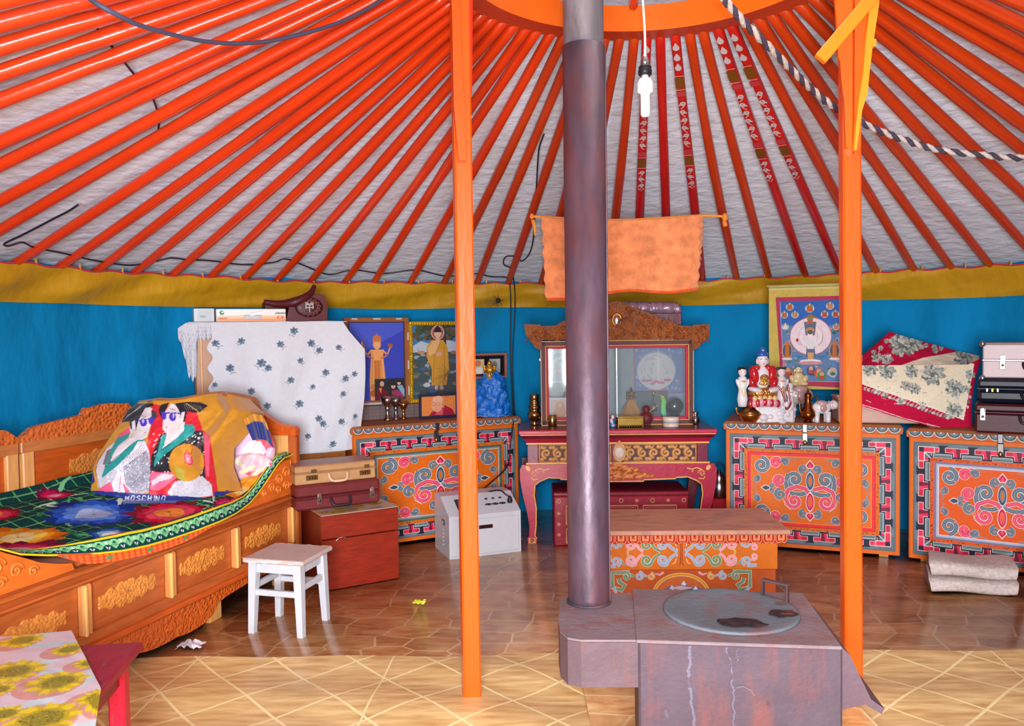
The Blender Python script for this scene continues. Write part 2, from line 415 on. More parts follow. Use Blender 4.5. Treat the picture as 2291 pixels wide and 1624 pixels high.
mb=MB(); mb.lathe([(3.3,-.05),(3.3,0),(.01,0)],c(170,100,50),64,(GX,GY,0)); 
fl=mb.build('floor',FLOORM); props(fl,kind='structure')

# blue lattice-wall cloth, all round but for the doorway
A0,A1=-162,162        # degrees; 0 = far side, the doorway gap lies around 190
A1=176; A0=-152
n=300; ang=np.radians(np.linspace(A0,A1,n)); zz=np.linspace(0,1.72,24)
AA,ZZ=np.meshgrid(ang,zz)
fold=.012*np.sin(AA*31+2*np.sin(AA*7))+.010*vnoise(AA*1.2,ZZ*.8,3,3)
RR=RW-.02+fold*(.3+ZZ/1.7)
P=np.stack([GX+RR*np.sin(AA),GY+RR*np.cos(AA),ZZ],-1)
WALLM=mat('blue_cotton',0.85,var=0.16,scale=5,bump=0.6,bscale=6,bdist=.05,spec=.2,stretch=(1,1,.5),bstretch=(1,1,.6))
wl=cloth('wall_back',P,c(0,136,196),WALLM); props(wl,kind='structure')
# the roof lining, a shallow cone behind the poles
n=240; ang=np.linspace(0,2*PI,n); tt=np.linspace(0,1,40); AA,TT=np.meshgrid(ang,tt)
rr=RW+.04+(RC-.02-RW-.04)*TT; rr0=rr
zr=np.array([roofz(x) for x in rr.ravel()]).reshape(rr.shape)+.045+.012*np.cos(AA*79*.5)*np.sin(PI*TT)
P=np.stack([GX+rr*np.sin(AA),GY+rr*np.cos(AA),zr],-1)
CEILM=mat('roof_cotton',0.85,var=0.06,scale=6,bump=0.55,bscale=5,bkind='noise',bdist=.03,sheen=.1,spec=.25,bstretch=(2.5,2.5,9))
ce=cloth('ceiling',P,c(222,230,244),CEILM); props(ce,kind='structure')
# yellow valance hanging under the pole feet
n=620; ang=np.radians(np.linspace(A0,A1,n)); tt=np.linspace(0,1,26); AA,TT=np.meshgrid(ang,tt)
top=ZF+.006*np.sin(np.degrees(AA)*2*PI/4.55)+.010*vnoise(AA*3,AA*0,11,2); top=top-.004; bot=1.477+.006*vnoise(AA*2,AA*0,17,2)
Z=top+(bot-top)*TT
fold=(.016*np.sin(AA*26+TT*2.4+3*np.sin(AA*5))+.012*vnoise(AA*2.5+TT*.6,TT*.7,23,3))*np.sin(PI*np.clip(TT*.9+.02,0,1))
R_=RF-.055+.085*TT**1.2+fold*1.5
VP=np.stack([GX+R_*np.sin(AA),GY+R_*np.cos(AA),Z],-1)
VALM=mat('yellow_satin',0.5,var=0.10,scale=8,bump=0.5,bscale=7,spec=.4,bdist=.04,bstretch=(1,1,.5))
va=cloth('trim_valance',VP,c(200,150,22),VALM); va.name='trim_1'; props(va,kind='structure')
mb=MB(); mb.tube([tuple(p+np.array([0,0,.002])) for p in VP[0]],.005,c(205,22,50),6)
pp=mb.build('piping',SATIN,va); pp['label']='red piping along the top edge'
mb=MB()
for k in range(0,n,9):
    p=VP[0][k]; mb.box((p[0],p[1],p[2]+.012),(.01,.006,.03),c(222,150,40),.002)
mb.build('tie_loops',SATIN,va)

# ================================================================== roof poles
FEET=[(21,584),(122,603),(209,603),(293,603),(377,607),(464,617),(541,626),(614.5,628),(691,629),(768,630),(833,637),(915,633),(990,632),(1065,632),(1135,632),(1209,635),(1285,632),(1360,632),(1425,632),(1495,632),(1573,628),(1650,625),(1722,625),(1805,626),(1885,618),(1965,613),(2050,608),(2135,598),(2222,590)]
TH=[angof(cyl(x,y,RF)) for x,y in FEET]
def edge_y(th,x):
    prev=None
    for r in np.linspace(RF+.03,RC,140):
        P=Vector((GX+r*math.sin(th),GY+r*math.cos(th),roofz(r)-.016))-CO; z=P.dot(CF)
        if z<.05: prev=None; continue
        u=IW/2+FPX*P.dot(CR)/z; v=IH/2-FPX*P.dot(CU)/z
        if prev and (prev[0]-x)*(u-x)<=0: return prev[1]+(v-prev[1])*(x-prev[0])/((u-prev[0]) or 1)
        prev=(u,v)
    return None
def th_edge(y,x,s,a0):
    best=None
    for k in range(0,900):
        th=a0+s*math.radians(.1)*k; v=edge_y(th,x)
        if v is not None and (best is None or abs(v-y)<best[0]): best=(abs(v-y),th)
    return best[1]
left=[th_edge(y,0,-1,TH[0]) for y in (516,448,370,315,224,166,101,52,2)]; right=[th_edge(y,IW,1,TH[-1]) for y in (547,433,340,274,215,146,98,56)]
left=(left+[left[-1]-math.radians(4.6)*k for k in range(1,4)])[::-1]; right+=[right[-1]+math.radians(4.6)*k for k in range(1,5)]
OR=c(228,58,6); RD=c(206,22,14); OR2=c(206,60,4)
ORD=['first','second','third','fourth','fifth','sixth','seventh','eighth','ninth','tenth','eleventh','twelfth','thirteenth','fourteenth','fifteenth','sixteenth','seventeenth','eighteenth']
def inframe(P,m=25):
    d=Vector(P)-CO; z=d.dot(CF)
    return z>.1 and -m<IW/2+FPX*d.dot(CR)/z<IW+m and -m<IH/2-FPX*d.dot(CU)/z<IH+m
def pole_body(th,col,sq,hv):
    mb=MB(); e=Vector((math.sin(th),math.cos(th),0)); t=Vector((math.cos(th),-math.sin(th),0)); N=26; V=[];m=10
    r0,r1=RF+.03,RC-.02
    for i in range(N):
        s=i/(N-1); r=r0+(r1-r0)*s; z=roofz(r)-.004
        bow=.02*math.sin(PI*min(1,s*1.0))*hv
        hw=.0215+.006*math.sin(PI*min(s*1.3,1)); hh=.022+.003*math.sin(PI*s)
        ex=.62 if s>.55 else 1.0      # squared off towards the crown, round at the foot
        for k in range(m):
            a=2*PI*k/m+PI/m; ca,sa=math.cos(a),math.sin(a)
            ft=max(0,1-s/.05); x=math.copysign(abs(ca)**ex,ca)*hw*(1-.3*ft); y=math.copysign(abs(sa)**ex,sa)*hh*(1-.4*ft)
            q=Vector((GX,GY,0))+e*r+t*(x+bow*.6)+Vector((0,0,z+y-.012+.016*ft)); V.append(q)
    F=[(i*m+k,i*m+(k+1)%m,(i+1)*m+(k+1)%m,(i+1)*m+k) for i in range(N-1) for k in range(m)]
    F+=[tuple(range(m-1,-1,-1)),tuple((N-1)*m+k for k in range(m))]
    mb.add(V,F,col,True); return mb
def pole_paint(mb,th):
    """flame beads, brown cuffs and silver cloud scrolls painted on the underside"""
    e=Vector((math.sin(th),math.cos(th),0)); t=Vector((math.cos(th),-math.sin(th),0))
    def at(r): return Vector((GX,GY,0))+e*r+Vector((0,0,roofz(r)-.0440))
    a,b=at(RF),at(RC); sl=(at(RC+.8)-at(RC)).normalized(); o=at(RC)
    d=Dr(); W=.022
    silver=c(205,200,205); wine=c(170,20,45)
    for y,cc in ((.05,c(90,20,40)),(.115,c(150,80,30)),(.18,c(90,140,160))):
        d.poly([(-.012,y-.010),(.012,y-.010),(0,y-.032)],silver); d.ell(0,y,.015,.018,silver); d.ell(0,y,.0115,.0145,cc); d.ell(-.003,y-.003,.004,.005,c(230,200,190))
    for y in (.245,.86):
        d.rect(-W,y-.012,W,y-.008,c(230,180,190)); d.rect(-W,y,W,y+.075,c(122,74,14)); d.rect(-W,y+.083,W,y+.087,c(230,180,190))
    d.rect(-W,.34,W,.375,c(190,60,70)); d.rect(-W,.80,W,.84,c(190,60,70))
    for y0,L in ((.40,6),(.955,3)):
        for k in range(L):
            y=y0+k*.062; s=1 if k%2==0 else -1
            d.band(spir(s*.005,y+.03,.015,1.3,PI/2,s,14),.0085,[silver,c(104,124,134)])
            d.line([(s*.015,y+.03),(s*.004,y+.055),(-s*.010,y+.070)],.0045,silver); d.ell(-s*.014,y+.04,.004,.006,silver)
    d.line([(-W*.8,1.14),(0,1.165),(W*.8,1.14)],.006,c(225,170,180))
    d.emit(mb,o,t,sl,.0012)
    return mb
# which pole is which, told from the two posts, the stove pipe and the picture's edge
def plab(i):
    if i in PAINTED: return PAINTED[i]
    f=i-len(left)
    if f<0: return None
    return None
ALL=left+TH+right; nl=len(left)
PAINTED={nl+18:'red roof pole painted with silver scrolls, hanging right behind the light bulb',
 nl+20:'red roof pole painted with silver scrolls, passing behind the orange towel',
 nl+23:'red roof pole painted with silver scrolls, left of the pair near the right post',
 nl+24:'red roof pole painted with silver scrolls, rightmost painted one, beside the knotted rope',
 nl+19:'plain bright red roof pole between the first two painted ones, right of the bulb'}
for i,th in enumerate(ALL):
    f=i-nl
    if not any(inframe((GX+r*math.sin(th),GY+r*math.cos(th),roofz(r))) for r in np.linspace(RC,RF,60)): continue
    if i in PAINTED: lab=PAINTED[i]
    elif f<0:
        k=-f; lab='glossy orange roof pole crossing the left picture edge, '+('lowest' if k==1 else ORD[k-1]+' from the lowest')
    elif f<=12:
        k=12-f; lab='orange roof pole meeting the yellow valance '+('just left of' if k==0 else ORD[k]+' to the left of')+' the left post'
    elif f<=16:
        k=f-13; lab='orange roof pole '+['just right of the left post, before any other','second to the right of the left post','running down to the left end of the yellow string of the towel','just left of the stove pipe'][k] if k<4 else ''
    if f==16: lab='orange roof pole mostly hidden behind the stove pipe'
    if f==13: lab='orange roof pole whose foot comes down just right of the left post'
    if f==14: lab='orange roof pole that the left knot of the yellow string is tied round'
    if f==15: lab='orange roof pole whose foot comes down at the left edge of the hanging towel'
    if f==17: lab='orange roof pole showing just right of the stove pipe'
    if f==21: lab='orange roof pole that the right knot of the yellow string is tied round'
    if f==22: lab='orange roof pole next right of the pole with the yellow knot'
    if f>24: 
        k=f-24; lab='orange roof pole '+(ORD[k-1]+' to the right' if k>1 else 'next to the right')+' of the rightmost painted pole'
    col=RD if i in PAINTED else (OR if f<12 else OR2)
    hv=((i*37)%11-5)/5.0
    if i in PAINTED: hv=0
    mb=pole_body(th,col,0,hv)
    if i in PAINTED and f!=19: pole_paint(mb,th)
    o=mb.build('roof_pole',POLE); props(o,lab,'pole','roof poles under the lining')

# ================================================================== crown
cr=thing('roof_ring','round orange wooden ring at the top of the roof, poles fitted into it','roof ring',(GX,GY,ZC))
mb=MB()
for a_,b_,cc in (((RC,0),(RC-.107,0),c(206,62,4)),((RC-.107,0),(RC-.107,.11),c(246,112,8)),((RC-.107,.11),(RC,.11),c(206,62,4)),((RC,.11),(RC,0),c(206,62,4))): mb.lathe([a_,b_],cc,96,cap=False)
o=mb.build('ring',POST,cr)
for k in range(4):
    mb=MB(); a=PI*k/4+.04; pts=[]
    for i in range(13):
        s=-1+2*i/12; pts.append((math.sin(a)*s*(RC-.09),math.cos(a)*s*(RC-.09),.10+.22*(1-s*s)))
    mb.tube(pts,.021,c(238,78,10),6); mb.build('spoke',POST,cr)
mb=MB(); mb.lathe([(.14,.30),(.14,.36),(.02,.36)],c(238,90,10),24); mb.build('hub',POST,cr)
# felt flap that covers half of the crown opening
n=60; ang=np.linspace(-PI*.62,PI*.62,n); tt=np.linspace(0,1,14); AA,TT=np.meshgrid(ang,tt)
r=(RC+.05)*(1-TT*.98); P=np.stack([GX+r*np.sin(AA),GY+r*np.cos(AA),ZC+.17+.27*(1-(r/(RC+.05))**2)+.005*np.sin(AA*20)],-1)
o=cloth('crown_cover',P,c(214,205,205),CEILM,solid=.006); props(o,'pale cloth cover laid over the roof ring, showing above it','cover')

# ================================================================== the two posts
PC=c(240,88,8)
def post(base,top,label,rz,mirror,extra):
    t=thing('support_post',label,'post',base,rz)
    L=top[2]-base[2]; dx,dy=(Vector(top)-Vector(base)).xy
    ca,sa=math.cos(math.radians(-rz)),math.sin(math.radians(-rz)); dx,dy=dx*ca-dy*sa,dx*sa+dy*ca
    mb=MB(); mb.bar((0,0,0),(dx,dy,L),.062,.062,PC,up=(0,1,0),ch=.006); mb.build('shaft',POST,t)
    # carved brackets with a stepped, curved profile: one on each side of the shaft's head
    m_=1.0 if mirror else .8
    def prof(s):
        return [(s*.0,L-.68),(s*.020*m_,L-.655),(s*.026*m_,L-.50),(s*.036*m_,L-.42),(s*.040*m_,L-.36),(s*.046*m_,L-.35),(s*.05*m_,L-.25),(s*.056*m_,L-.16),(s*.058*m_,L-.15),(s*.062*m_,L-.06),(s*.07*m_,L-.01),(s*.07*m_,L+.0),(0,L)]
    if mirror:
        for s in (1,-1):
            mb=MB(Matrix.Translation((dx+s*.004,dy,0))); mb.prism(prof(s),-.05,-.034,c(246,96,14)); mb.build('bracket',POST,t)
    else:
        mb=MB(Matrix.Translation((dx,dy,0))); mb.prism([(-.02,L-.69),(.006,L-.69),(.004,L-.50),(-.004,L-.40),(-.006,L-.2),(-.01,L),(-.046,L),(-.042,L-.05),(-.036,L-.12),(-.034,L-.2),(-.033,L-.5)],-.058,-.032,c(246,84,14)); mb.build('bracket',POST,t)
    if extra:
        mb=MB(); mb.prism([(dx+.02,L-.46),(dx+.036,L-.45),(dx+.044,L-.1),(dx+.05,L),(dx+.02,L)],-.02,.02,c(205,40,14)); mb.build('bracket',POST,t)
    else:
        mb=MB(); mb.bar((dx-.115,-.065,L-.36),(dx+.16,-.065,L-.04),.045,.03,c(255,140,24),up=(0,1,0)); mb.build('brace',POST,t)
        zz=lambda y:L-(y+80)/633
        mb=MB(); mb.prism([(dx-.004,zz(347)),(dx+.004,zz(345)),(dx+.022,zz(262)),(dx+.040,zz(225)),(dx+.046,zz(180)),(dx+.052,zz(150)),(dx+.055,zz(128)),(dx+.068,zz(126)),(dx+.068,zz(112)),(dx+.060,zz(110)),(dx+.076,zz(40)),(dx+.084,zz(-30)),(dx+.054,zz(-30)),(dx+.050,zz(20)),(dx+.034,zz(110)),(dx+.026,zz(180)),(dx+.012,zz(235)),(dx+.002,zz(290))],-.075,-.048,c(255,150,30)); mb.build('curved_brace',POST,t)
    mb=MB(); mb.box((dx,dy,L+.0),(.2,.09,.03),c(205,44,14)) if 0 else mb.box((dx,dy,L-.005),(.10,.08,.03),c(205,44,14)); mb.build('capital',POST,t)
    return t
b=G(1055,1560); tp=D(1030,150,b.y); tp=Vector((tp.x,b.y,ZC-.02))
post(tuple(b),tuple(tp),'square orange post left of the stove pipe, its head carved','' and 0 or 12,0,True)
b2=D(1906,1300,2.87); b2=Vector((b2.x,2.87,0)); tp2=D(1899,300,2.87); tp2=Vector((tp2.x,2.87,ZC-.02))
post(tuple(b2),tuple(tp2),'bright orange post right of the stove with braces at its head',-6,1,False)

# ================================================================== stove and pipe
zt=.45
fl_,fr_,bl_,br_=G(1428,1433,zt),G(1886,1448,zt),G(1412,1320,zt),G(1800,1327,zt)
st=thing('stove','low sheet-iron stove with a round lid, standing between the posts','stove',(fl_.x,fl_.y,0),math.degrees(math.atan2(fr_.y-fl_.y,fr_.x-fl_.x)))
Wd=(fr_-fl_).length; Dp=.445
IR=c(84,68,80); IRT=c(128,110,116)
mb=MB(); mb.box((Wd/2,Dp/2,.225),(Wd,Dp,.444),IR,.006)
d=Dr()   # pale boil-over streaks down the front
def streak(pts,w0,w1,col): d.line(pts,w0,col,w1)
rs=random.Random(3)
for x0,y1,wd in ((.14,.26,.012),(.238,.24,.007),(.262,.04,.006)):
    x=x0; pts=[]
    for k in range(28):
        pts.append((x,.44-y1*k/27)); x+=rs.uniform(-.004,.0048)
    for k in range(27):
        a=rs.uniform(.3,1)
        d.poly([(pts[k][0]-wd*a*.5,pts[k][1]),(pts[k][0]+wd*a*.5,pts[k][1]),(pts[k+1][0]+wd*.2,pts[k+1][1]),(pts[k+1][0]-wd*.3,pts[k+1][1])],c(106,98,116) if a>.5 else c(90,78,92))
d.line([(.26,.33),(.28,.335),(.3,.325),(.31,.31)],.004,c(100,90,106)); d.ell(.345,.29,.005,.005,c(70,50,60)); d.ell(.075,.25,.005,.014,c(95,78,88),.3)
d.emit(mb,(0,0,0),(1,0,0),(0,0,1),.0006)
mb.build('body',RUST,st)
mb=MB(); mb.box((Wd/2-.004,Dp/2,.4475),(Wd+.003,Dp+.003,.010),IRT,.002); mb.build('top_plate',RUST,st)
# round lid, slightly dished, with soot and burnt spots
lc=I(st)@G(1634,1370,zt); lc.z=.454
mb=MB(); mb.lathe([(.001,.0045),(.1,.004),(.17,.006),(.192,.008),(.199,.0065),(.2,.000)],c(106,112,122),48,tuple(lc))
d=Dr(); rr_=random.Random(8)
def blot(x,y,rx,ry,col):
    d.poly([(x+rx*(.75+.35*rr_.random())*math.cos(a),y+ry*(.75+.35*rr_.random())*math.sin(a)) for a in [2*PI*k/22 for k in range(22)]],col)
blot(.012,-.118,.078,.040,c(34,28,38)); blot(.148,-.03,.05,.034,c(46,36,44)); blot(.16,-.035,.02,.01,c(120,66,40)); blot(.16,.06,.02,.012,c(120,80,60))
d.emit(mb,tuple(lc+Vector((0,0,.0085))),(1,0,0),(0,1,0),.0002)
lid=mb.build('lid',RUST,st); lid['label']='round grey lid with burnt black patches'
a=I(st)@G(1707,1338,zt);b=I(st)@G(1762,1352,zt)
a.z=b.z=.455; h=.055
mb=MB(); 
mb.bar(a,a+Vector((0,0,h)),.022,.006,c(58,54,64),up=(1,-.6,0)); mb.bar(b,b+Vector((0,0,h)),.022,.006,c(58,54,64),up=(1,-.6,0))
mb.bar(a+Vector((-.003,0,h)),b+Vector((.003,0,h)),.022,.007,c(66,62,72),up=(0,0,1)); mb.build('lid_handle',RUST,lid)
# smoke box that carries the pipe
out=[G(x,y,.445) for x,y in ((1432,1432),(1300,1432),(1270,1427),(1253,1412),(1249,1385),(1255,1342),(1266,1335),(1412,1326))]
out=[I(st)@p for p in out]
mb=MB(); mb.prism([(p.x,p.y) for p in out],.312,.44,c(100,78,86),'z'); mb.prism([(p.x,p.y) for p in out],.438,.446,IRT,'z')
d=Dr(); d.rect(-.02,-.0,.0,.0,IR)
q=I(st)@G(1330,1400,.446); d=Dr(); d.line([(.045*math.cos(a),.03*math.sin(a)) for a in [k*.3 for k in range(8)]],.004,c(110,90,96)); d.line([(.045*math.cos(a),.03*math.sin(a)) for a in [3.2+k*.3 for k in range(7)]],.004,c(110,90,96)); d.ell(-.04,-.005,.012,.012,c(128,100,108))
d.emit(mb,(q.x,q.y,.446),(1,0,0),(0,1,0),.0003)
mb.build('smoke_box',RUST,st)
# feed chute on the far right side
q1=I(st)@G(1890,1440,.43); 
mb=MB(); x0=Wd+.002
y0,y1=.05,.40
o3=[(x0,.44),(x0+.03,.41),(x0+.085,.29),(x0+.12,.265),(x0+.113,.25),(x0+.07,.275),(x0,.255)]
mb.prism(o3,y0,y0+.006,c(100,78,88)); mb.prism(o3,y1-.006,y1,c(100,78,88))
for i in range(3):
    a_,b_=o3[i],o3[i+1]; mb.add([(a_[0],y0,a_[1]),(b_[0],y0,b_[1]),(b_[0],y1,b_[1]),(a_[0],y1,a_[1])],[(0,1,2,3)],c(104,82,92))
mb.build('feed_chute',RUST,st)
# stove pipe: two lengths, the upper slipped inside the lower
pb=G(1318,1346,.446)
pt=thing('stove_pipe','tall dark steel stove pipe rising from the stove through the roof ring','stove pipe',(pb.x,pb.y,.446))
zj=D(1318,105,pb.y).z-.446
mb=MB(); mb.lathe([(.0,0),(.066,0),(.0655,.02),(.0655,zj),(.0625,zj+.001)],c(84,64,78),40); mb.box((.064,-.015,zj/2),(.006,.012,zj),c(84,64,78),.002); mb.build('lower_length',PIPE,pt)
mb=MB(); mb.lathe([(.0625,zj-.02),(.0625,3.1)],c(128,120,130),40); mb.build('upper_length',PIPE,pt)
mb=MB(); mb.lathe([(.07,.0),(.0705,.006),(.066,.008)],c(52,50,60),40); mb.build('collar',RUST,pt)

# ================================================================== bulb
Yb=2.6; zs=D(1443,155,Yb); 
bt=thing('light_bulb','white energy-saving bulb hanging on a clear cord from the roof ring','light bulb',(zs.x,Yb,zs.z))
k=MPP(zs); 
mb=MB(); mb.lathe([(.002,-106*k),(9*k,-104*k),(10.5*k,-98*k),(10.5*k,-55*k),(17*k,-52*k),(18*k,-48*k),(18*k,-32*k),(14*k,-22*k),(8*k,-18*k),(8*k,-8*k)],c(250,252,252),20)
mb.build('tube',mat('lamp_glass',.25,var=0.01,coat=.6),bt)
mb=MB(); mb.lathe([(9*k,-14*k),(15*k,-12*k),(15.5*k,-2*k),(13*k,0),(15*k,4*k),(10*k,10*k)],c(26,24,34),18); mb.build('socket_ring',RUBB,bt)
mb=MB(); mb.lathe([(8*k,8*k),(10*k,10*k),(9*k,22*k),(6*k,26*k),(5*k,34*k)],c(196,198,206),18); mb.build('socket',STEEL,bt)
mb=MB(); mb.tube(smooth([(0,0,.03),(.0,0,.12),(-.006,.02,.3),(-.004,.05,ZC+.05-zs.z)],5),.004,c(225,222,225),6); mb.build('cord',PLAST,bt)

# ================================================================== cables, wires, rope
mb=MB(); mb.tube(smooth([ROOF(x,y,-q_) for x,y,q_ in ((150,-45,.07),(205,0,.10),(260,32,.14),(330,62,.17),(470,94,.2),(600,92,.2),(740,57,.17),(830,15,.12),(880,-22,.08))],8),.0062,c(74,76,104),8)
props(mb.build('thick_cable',RUBB),'thick black cable sagging below the poles at the upper left','cable')
mb=MB(); mb.tube(smooth([ROOF(x,y,.012) for x,y in ((150,-20),(185,18),(215,60),(245,98),(275,135),(310,178),(338,212),(352,250),(355,285),(345,322))],4),.0042,c(40,30,50),6)
props(mb.build('lining_cord',RUBB),'thin black cord running across the lining behind the left poles','cord')
pts=[ROOF(x,y,-.01) for x,y in ((175,458),(150,474),(122,488),(90,505),(45,528),(10,545),(20,550),(50,542),(78,554),(140,566),(209,582),(290,593),(349,584),(384,577),(420,581),(471,583),(545,592),(611,587),(639,579),(681,594),(735,614),(790,604),(860,612),(930,604),(1000,618),(1060,612),(1100,619),(1135,621))]
dn=[cyl(x,y,RF-.06) for x,y in ((1141,640),(1143,700),(1142,800),(1147,900),(1149,932))]
mb=MB(); mb.tube(smooth(pts+dn,5),.0045,c(28,28,46),6)
props(mb.build('mains_cable',RUBB),'long black cable strung along the pole feet above the valance','cable')
pts=[ROOF(x,y,-.02) for x,y in ((1262,140),(1262,150),(1217,300),(1213,310),(1205,340),(1200,420),(1197,470),(1193,535),(1184,568),(1168,584),(1158,576))]
pl=[ROOF(x,y,-.02) for x,y in ((1150,573),(1133,574),(1126,585),(1130,594),(1143,602))]+[cyl(x,y,RF-.075) for x,y in ((1151,640),(1152,700),(1147,800),(1150,900),(1152,930))]
wt=thing('lamp_wire','thin black wire with an in-line switch, hanging left of the stove pipe','wire',tuple(pl[-1]))
mb=MB(I(wt)); mb.tube(smooth(pts[2:]+pl,5),.0042,c(26,26,44),6); mb.build('wire',RUBB,wt)
mb=MB(I(wt)); q=pts[-1]; mb.ell(q,(.016,.012,.02),c(22,22,36),10,(0,.4,0)); mb.build('switch',RUBB,wt)
# horsehair rope, two strands twisted
pts=smooth([D(1610,-15,2.55),D(1660,45,2.6),D(1740,125,2.75),D(1800,185,2.9),D(1860,235,3.02),D(1935,278,3.1),D(2020,312,3.12),D(2100,335,3.12),D(2200,347,3.1),D(2300,352,3.08),ROOF(2420,330,-.06),ROOF(2470,290,-.03)],10)
rt=thing('hair_rope','twisted black and white hair rope drooping from the roof ring behind the right post','rope',tuple(pts[0]))
for ph in (0,PI):
    mb=MB(I(rt)); Q=[]
    for i,p in enumerate(pts):
        d_=(pts[min(i+1,len(pts)-1)]-pts[max(i-1,0)]).normalized(); a=d_.cross(Vector((0,1,0))).normalized(); b_=d_.cross(a)
        an=i*1.5+ph; Q.append(p+a*math.cos(an)*.0065+b_*math.sin(an)*.0065)
    mb.tube(Q,.0085,c(200,185,180) if ph==0 else c(70,58,78),7); s_=mb.build('strand',ROPE,rt); s_['label']='pale strand' if ph==0 else 'dark strand'

# ================================================================== towel on its string
Yt=4.42
zt_=[D(1190,483,Yt),D(1212,485,Yt),D(1390,492,Yt-.05),D(1565,482,Yt),D(1622,485,Yt)]
tw=thing('orange_towel','faded orange towel draped over a string in front of the far poles','towel',tuple(D(1385,672,Yt)))
nu,nv=90,70; U,V=np.meshgrid(np.linspace(0,1,nu),np.linspace(0,1,nv))
a=np.array(D(1209,487,Yt));b=np.array(D(1564,482,Yt)); lo=np.array(D(1222,672,Yt));lo2=np.array(D(1562,648,Yt))
edge=.004*np.sin(V*40)+.006*vnoise(V*3,U*0,5,2)
P=(a*(1-U)[...,None]+b*U[...,None])*(1-V)[...,None]+(lo*(1-U)[...,None]+lo2*U[...,None])*V[...,None]
P[...,0]+=edge*(np.abs(U-.5)*2)**3
P[...,2]-=.03*np.sin(PI*U)*(1-V)+.012*np.sin(U*PI*3)*V
P[...,1]+=-.02+.018*np.sin(U*17+2*V)*V+.012*vnoise(U*2,V*1.5,9,3)-.05*np.sin(PI*U)
base=np.array(c(246,150,98)); Cc=base*(1+.18*vnoise(U*5,V*3,31,4))[...,None]
Cc=np.where((V>.965)[...,None],np.array(c(232,90,40)),Cc)
TOW=mat('terry_cloth',.95,var=.22,scale=24,bump=.7,bscale=160,sheen=.3,spec=.1)
cloth('front_fall',P,Cc,TOW,tw,.006)
P2=P.copy(); P2[...,1]+=.03; P2[...,2]=P2[...,2]+ (V*.16); P2[...,0]+=.02
cloth('back_fall',P2,Cc*.95,TOW,tw,.006)
mb=MB()
mb.tube(smooth([Vector((p.x,p.y+(.008 if 0<i<4 else 0),p.z-(.0 if i in(0,4) else .0))) for i,p in enumerate(zt_)],6),.007,c(244,150,30),7)
for x,y,s in ((1190,484,1),(1622,486,1.4)):
    p=D(x,y,Yt); mb.ell(p,(.012*s,.014,.016*s),c(240,140,26),10); 
p=D(1192,492,Yt); mb.tube([p,p+Vector((.01,0,-.04)),p+Vector((.012,0,-.085))],lambda t:.012*(1-t*.5),c(240,150,40),6)
p=D(1620,494,Yt); mb.tube([p,p+Vector((.008,0,-.03))],.012,c(244,140,26),6)
props(mb.build('yellow_string',SATIN),'yellow string tied between two roof poles, the orange towel over it','string')
# ================================================================== linoleum sheets on the floor
def lino_mat(name,base,line,rough):
    m=mat(name,rough,var=.10,scale=2.5,stretch=(2,7,1),bump=.12,bscale=30,spec=.5); return m
nu,nv=150,120
x0,x1=-1.62,2.75
U,V=np.meshgrid(np.linspace(0,1,nu),np.linspace(0,1,nv))
X=x0+(x1-x0)*U; Yf=3.215+.012*np.sin(X*3.1)+.008*np.sin(X*9+1)-.035*np.clip(X-1.0,0,2)
Y=.9+(Yf-.9)*V
Z=.004+.013*(np.sin(Y*17+X*2.2+1.5*np.sin(X*1.7))*.5+.5)*(1-V*.3)+.004*np.sin(X*5)*np.sin(Y*6)
rad=np.hypot(X-GX,Y-GY); k=np.minimum(1,2.9/np.maximum(rad,.01)); X=GX+(X-GX)*k
P=np.stack([X,Y,Z+.003],-1)
d=Dr()
nu2=700;nv2=420
LINO=bpy.data.materials.new('linoleum_pale'); LINO.use_nodes=True; n_=LINO.node_tree.nodes; l_=LINO.node_tree.links; b_=n_['Principled BSDF']
tc=n_.new('ShaderNodeTexCoord'); 
def lines(rot,scale,wd,off=0):
    mp=n_.new('ShaderNodeMapping'); mp.inputs['Rotation'].default_value=(0,0,rot); l_.new(tc.outputs['Object'],mp.inputs[0])
    sx=n_.new('ShaderNodeSeparateXYZ'); l_.new(mp.outputs[0],sx.inputs[0])
    a=n_.new('ShaderNodeMath'); a.operation='MULTIPLY_ADD'; a.inputs[1].default_value=scale; a.inputs[2].default_value=off; l_.new(sx.outputs['X'],a.inputs[0])
    f=n_.new('ShaderNodeMath'); f.operation='FRACT'; l_.new(a.outputs[0],f.inputs[0])
    g=n_.new('ShaderNodeMath'); g.operation='COMPARE'; g.inputs[1].default_value=.5; g.inputs[2].default_value=wd; l_.new(f.outputs[0],g.inputs[0]); return g.outputs[0],a.outputs[0]
l1,a1=lines(math.radians(50),4.5,.022,.2); l2,a2=lines(math.radians(-42),4.5,.022,.1); 
mxm=n_.new('ShaderNodeMath'); mxm.operation='MAXIMUM'; l_.new(l1,mxm.inputs[0]); l_.new(l2,mxm.inputs[1])
l3,a3=lines(math.radians(4),1.27,.0045,.4); mx3=n_.new('ShaderNodeMath'); mx3.operation='MAXIMUM'; l_.new(mxm.outputs[0],mx3.inputs[0]); l_.new(l3,mx3.inputs[1])
m2=n_.new('ShaderNodeMapping'); m2.inputs['Scale'].default_value=(2,11,1); m2.inputs['Rotation'].default_value=(0,0,.5); l_.new(tc.outputs['Object'],m2.inputs[0])
nz=n_.new('ShaderNodeTexNoise'); nz.inputs['Scale'].default_value=3; nz.inputs['Detail'].default_value=5; l_.new(m2.outputs[0],nz.inputs['Vector'])
rp=n_.new('ShaderNodeValToRGB'); rp.color_ramp.elements[0].color=(*c(196,150,88),1); rp.color_ramp.elements[0].position=.28; rp.color_ramp.elements[1].color=(*c(240,206,146),1); rp.color_ramp.elements[1].position=.7
l_.new(nz.outputs[0],rp.inputs[0])
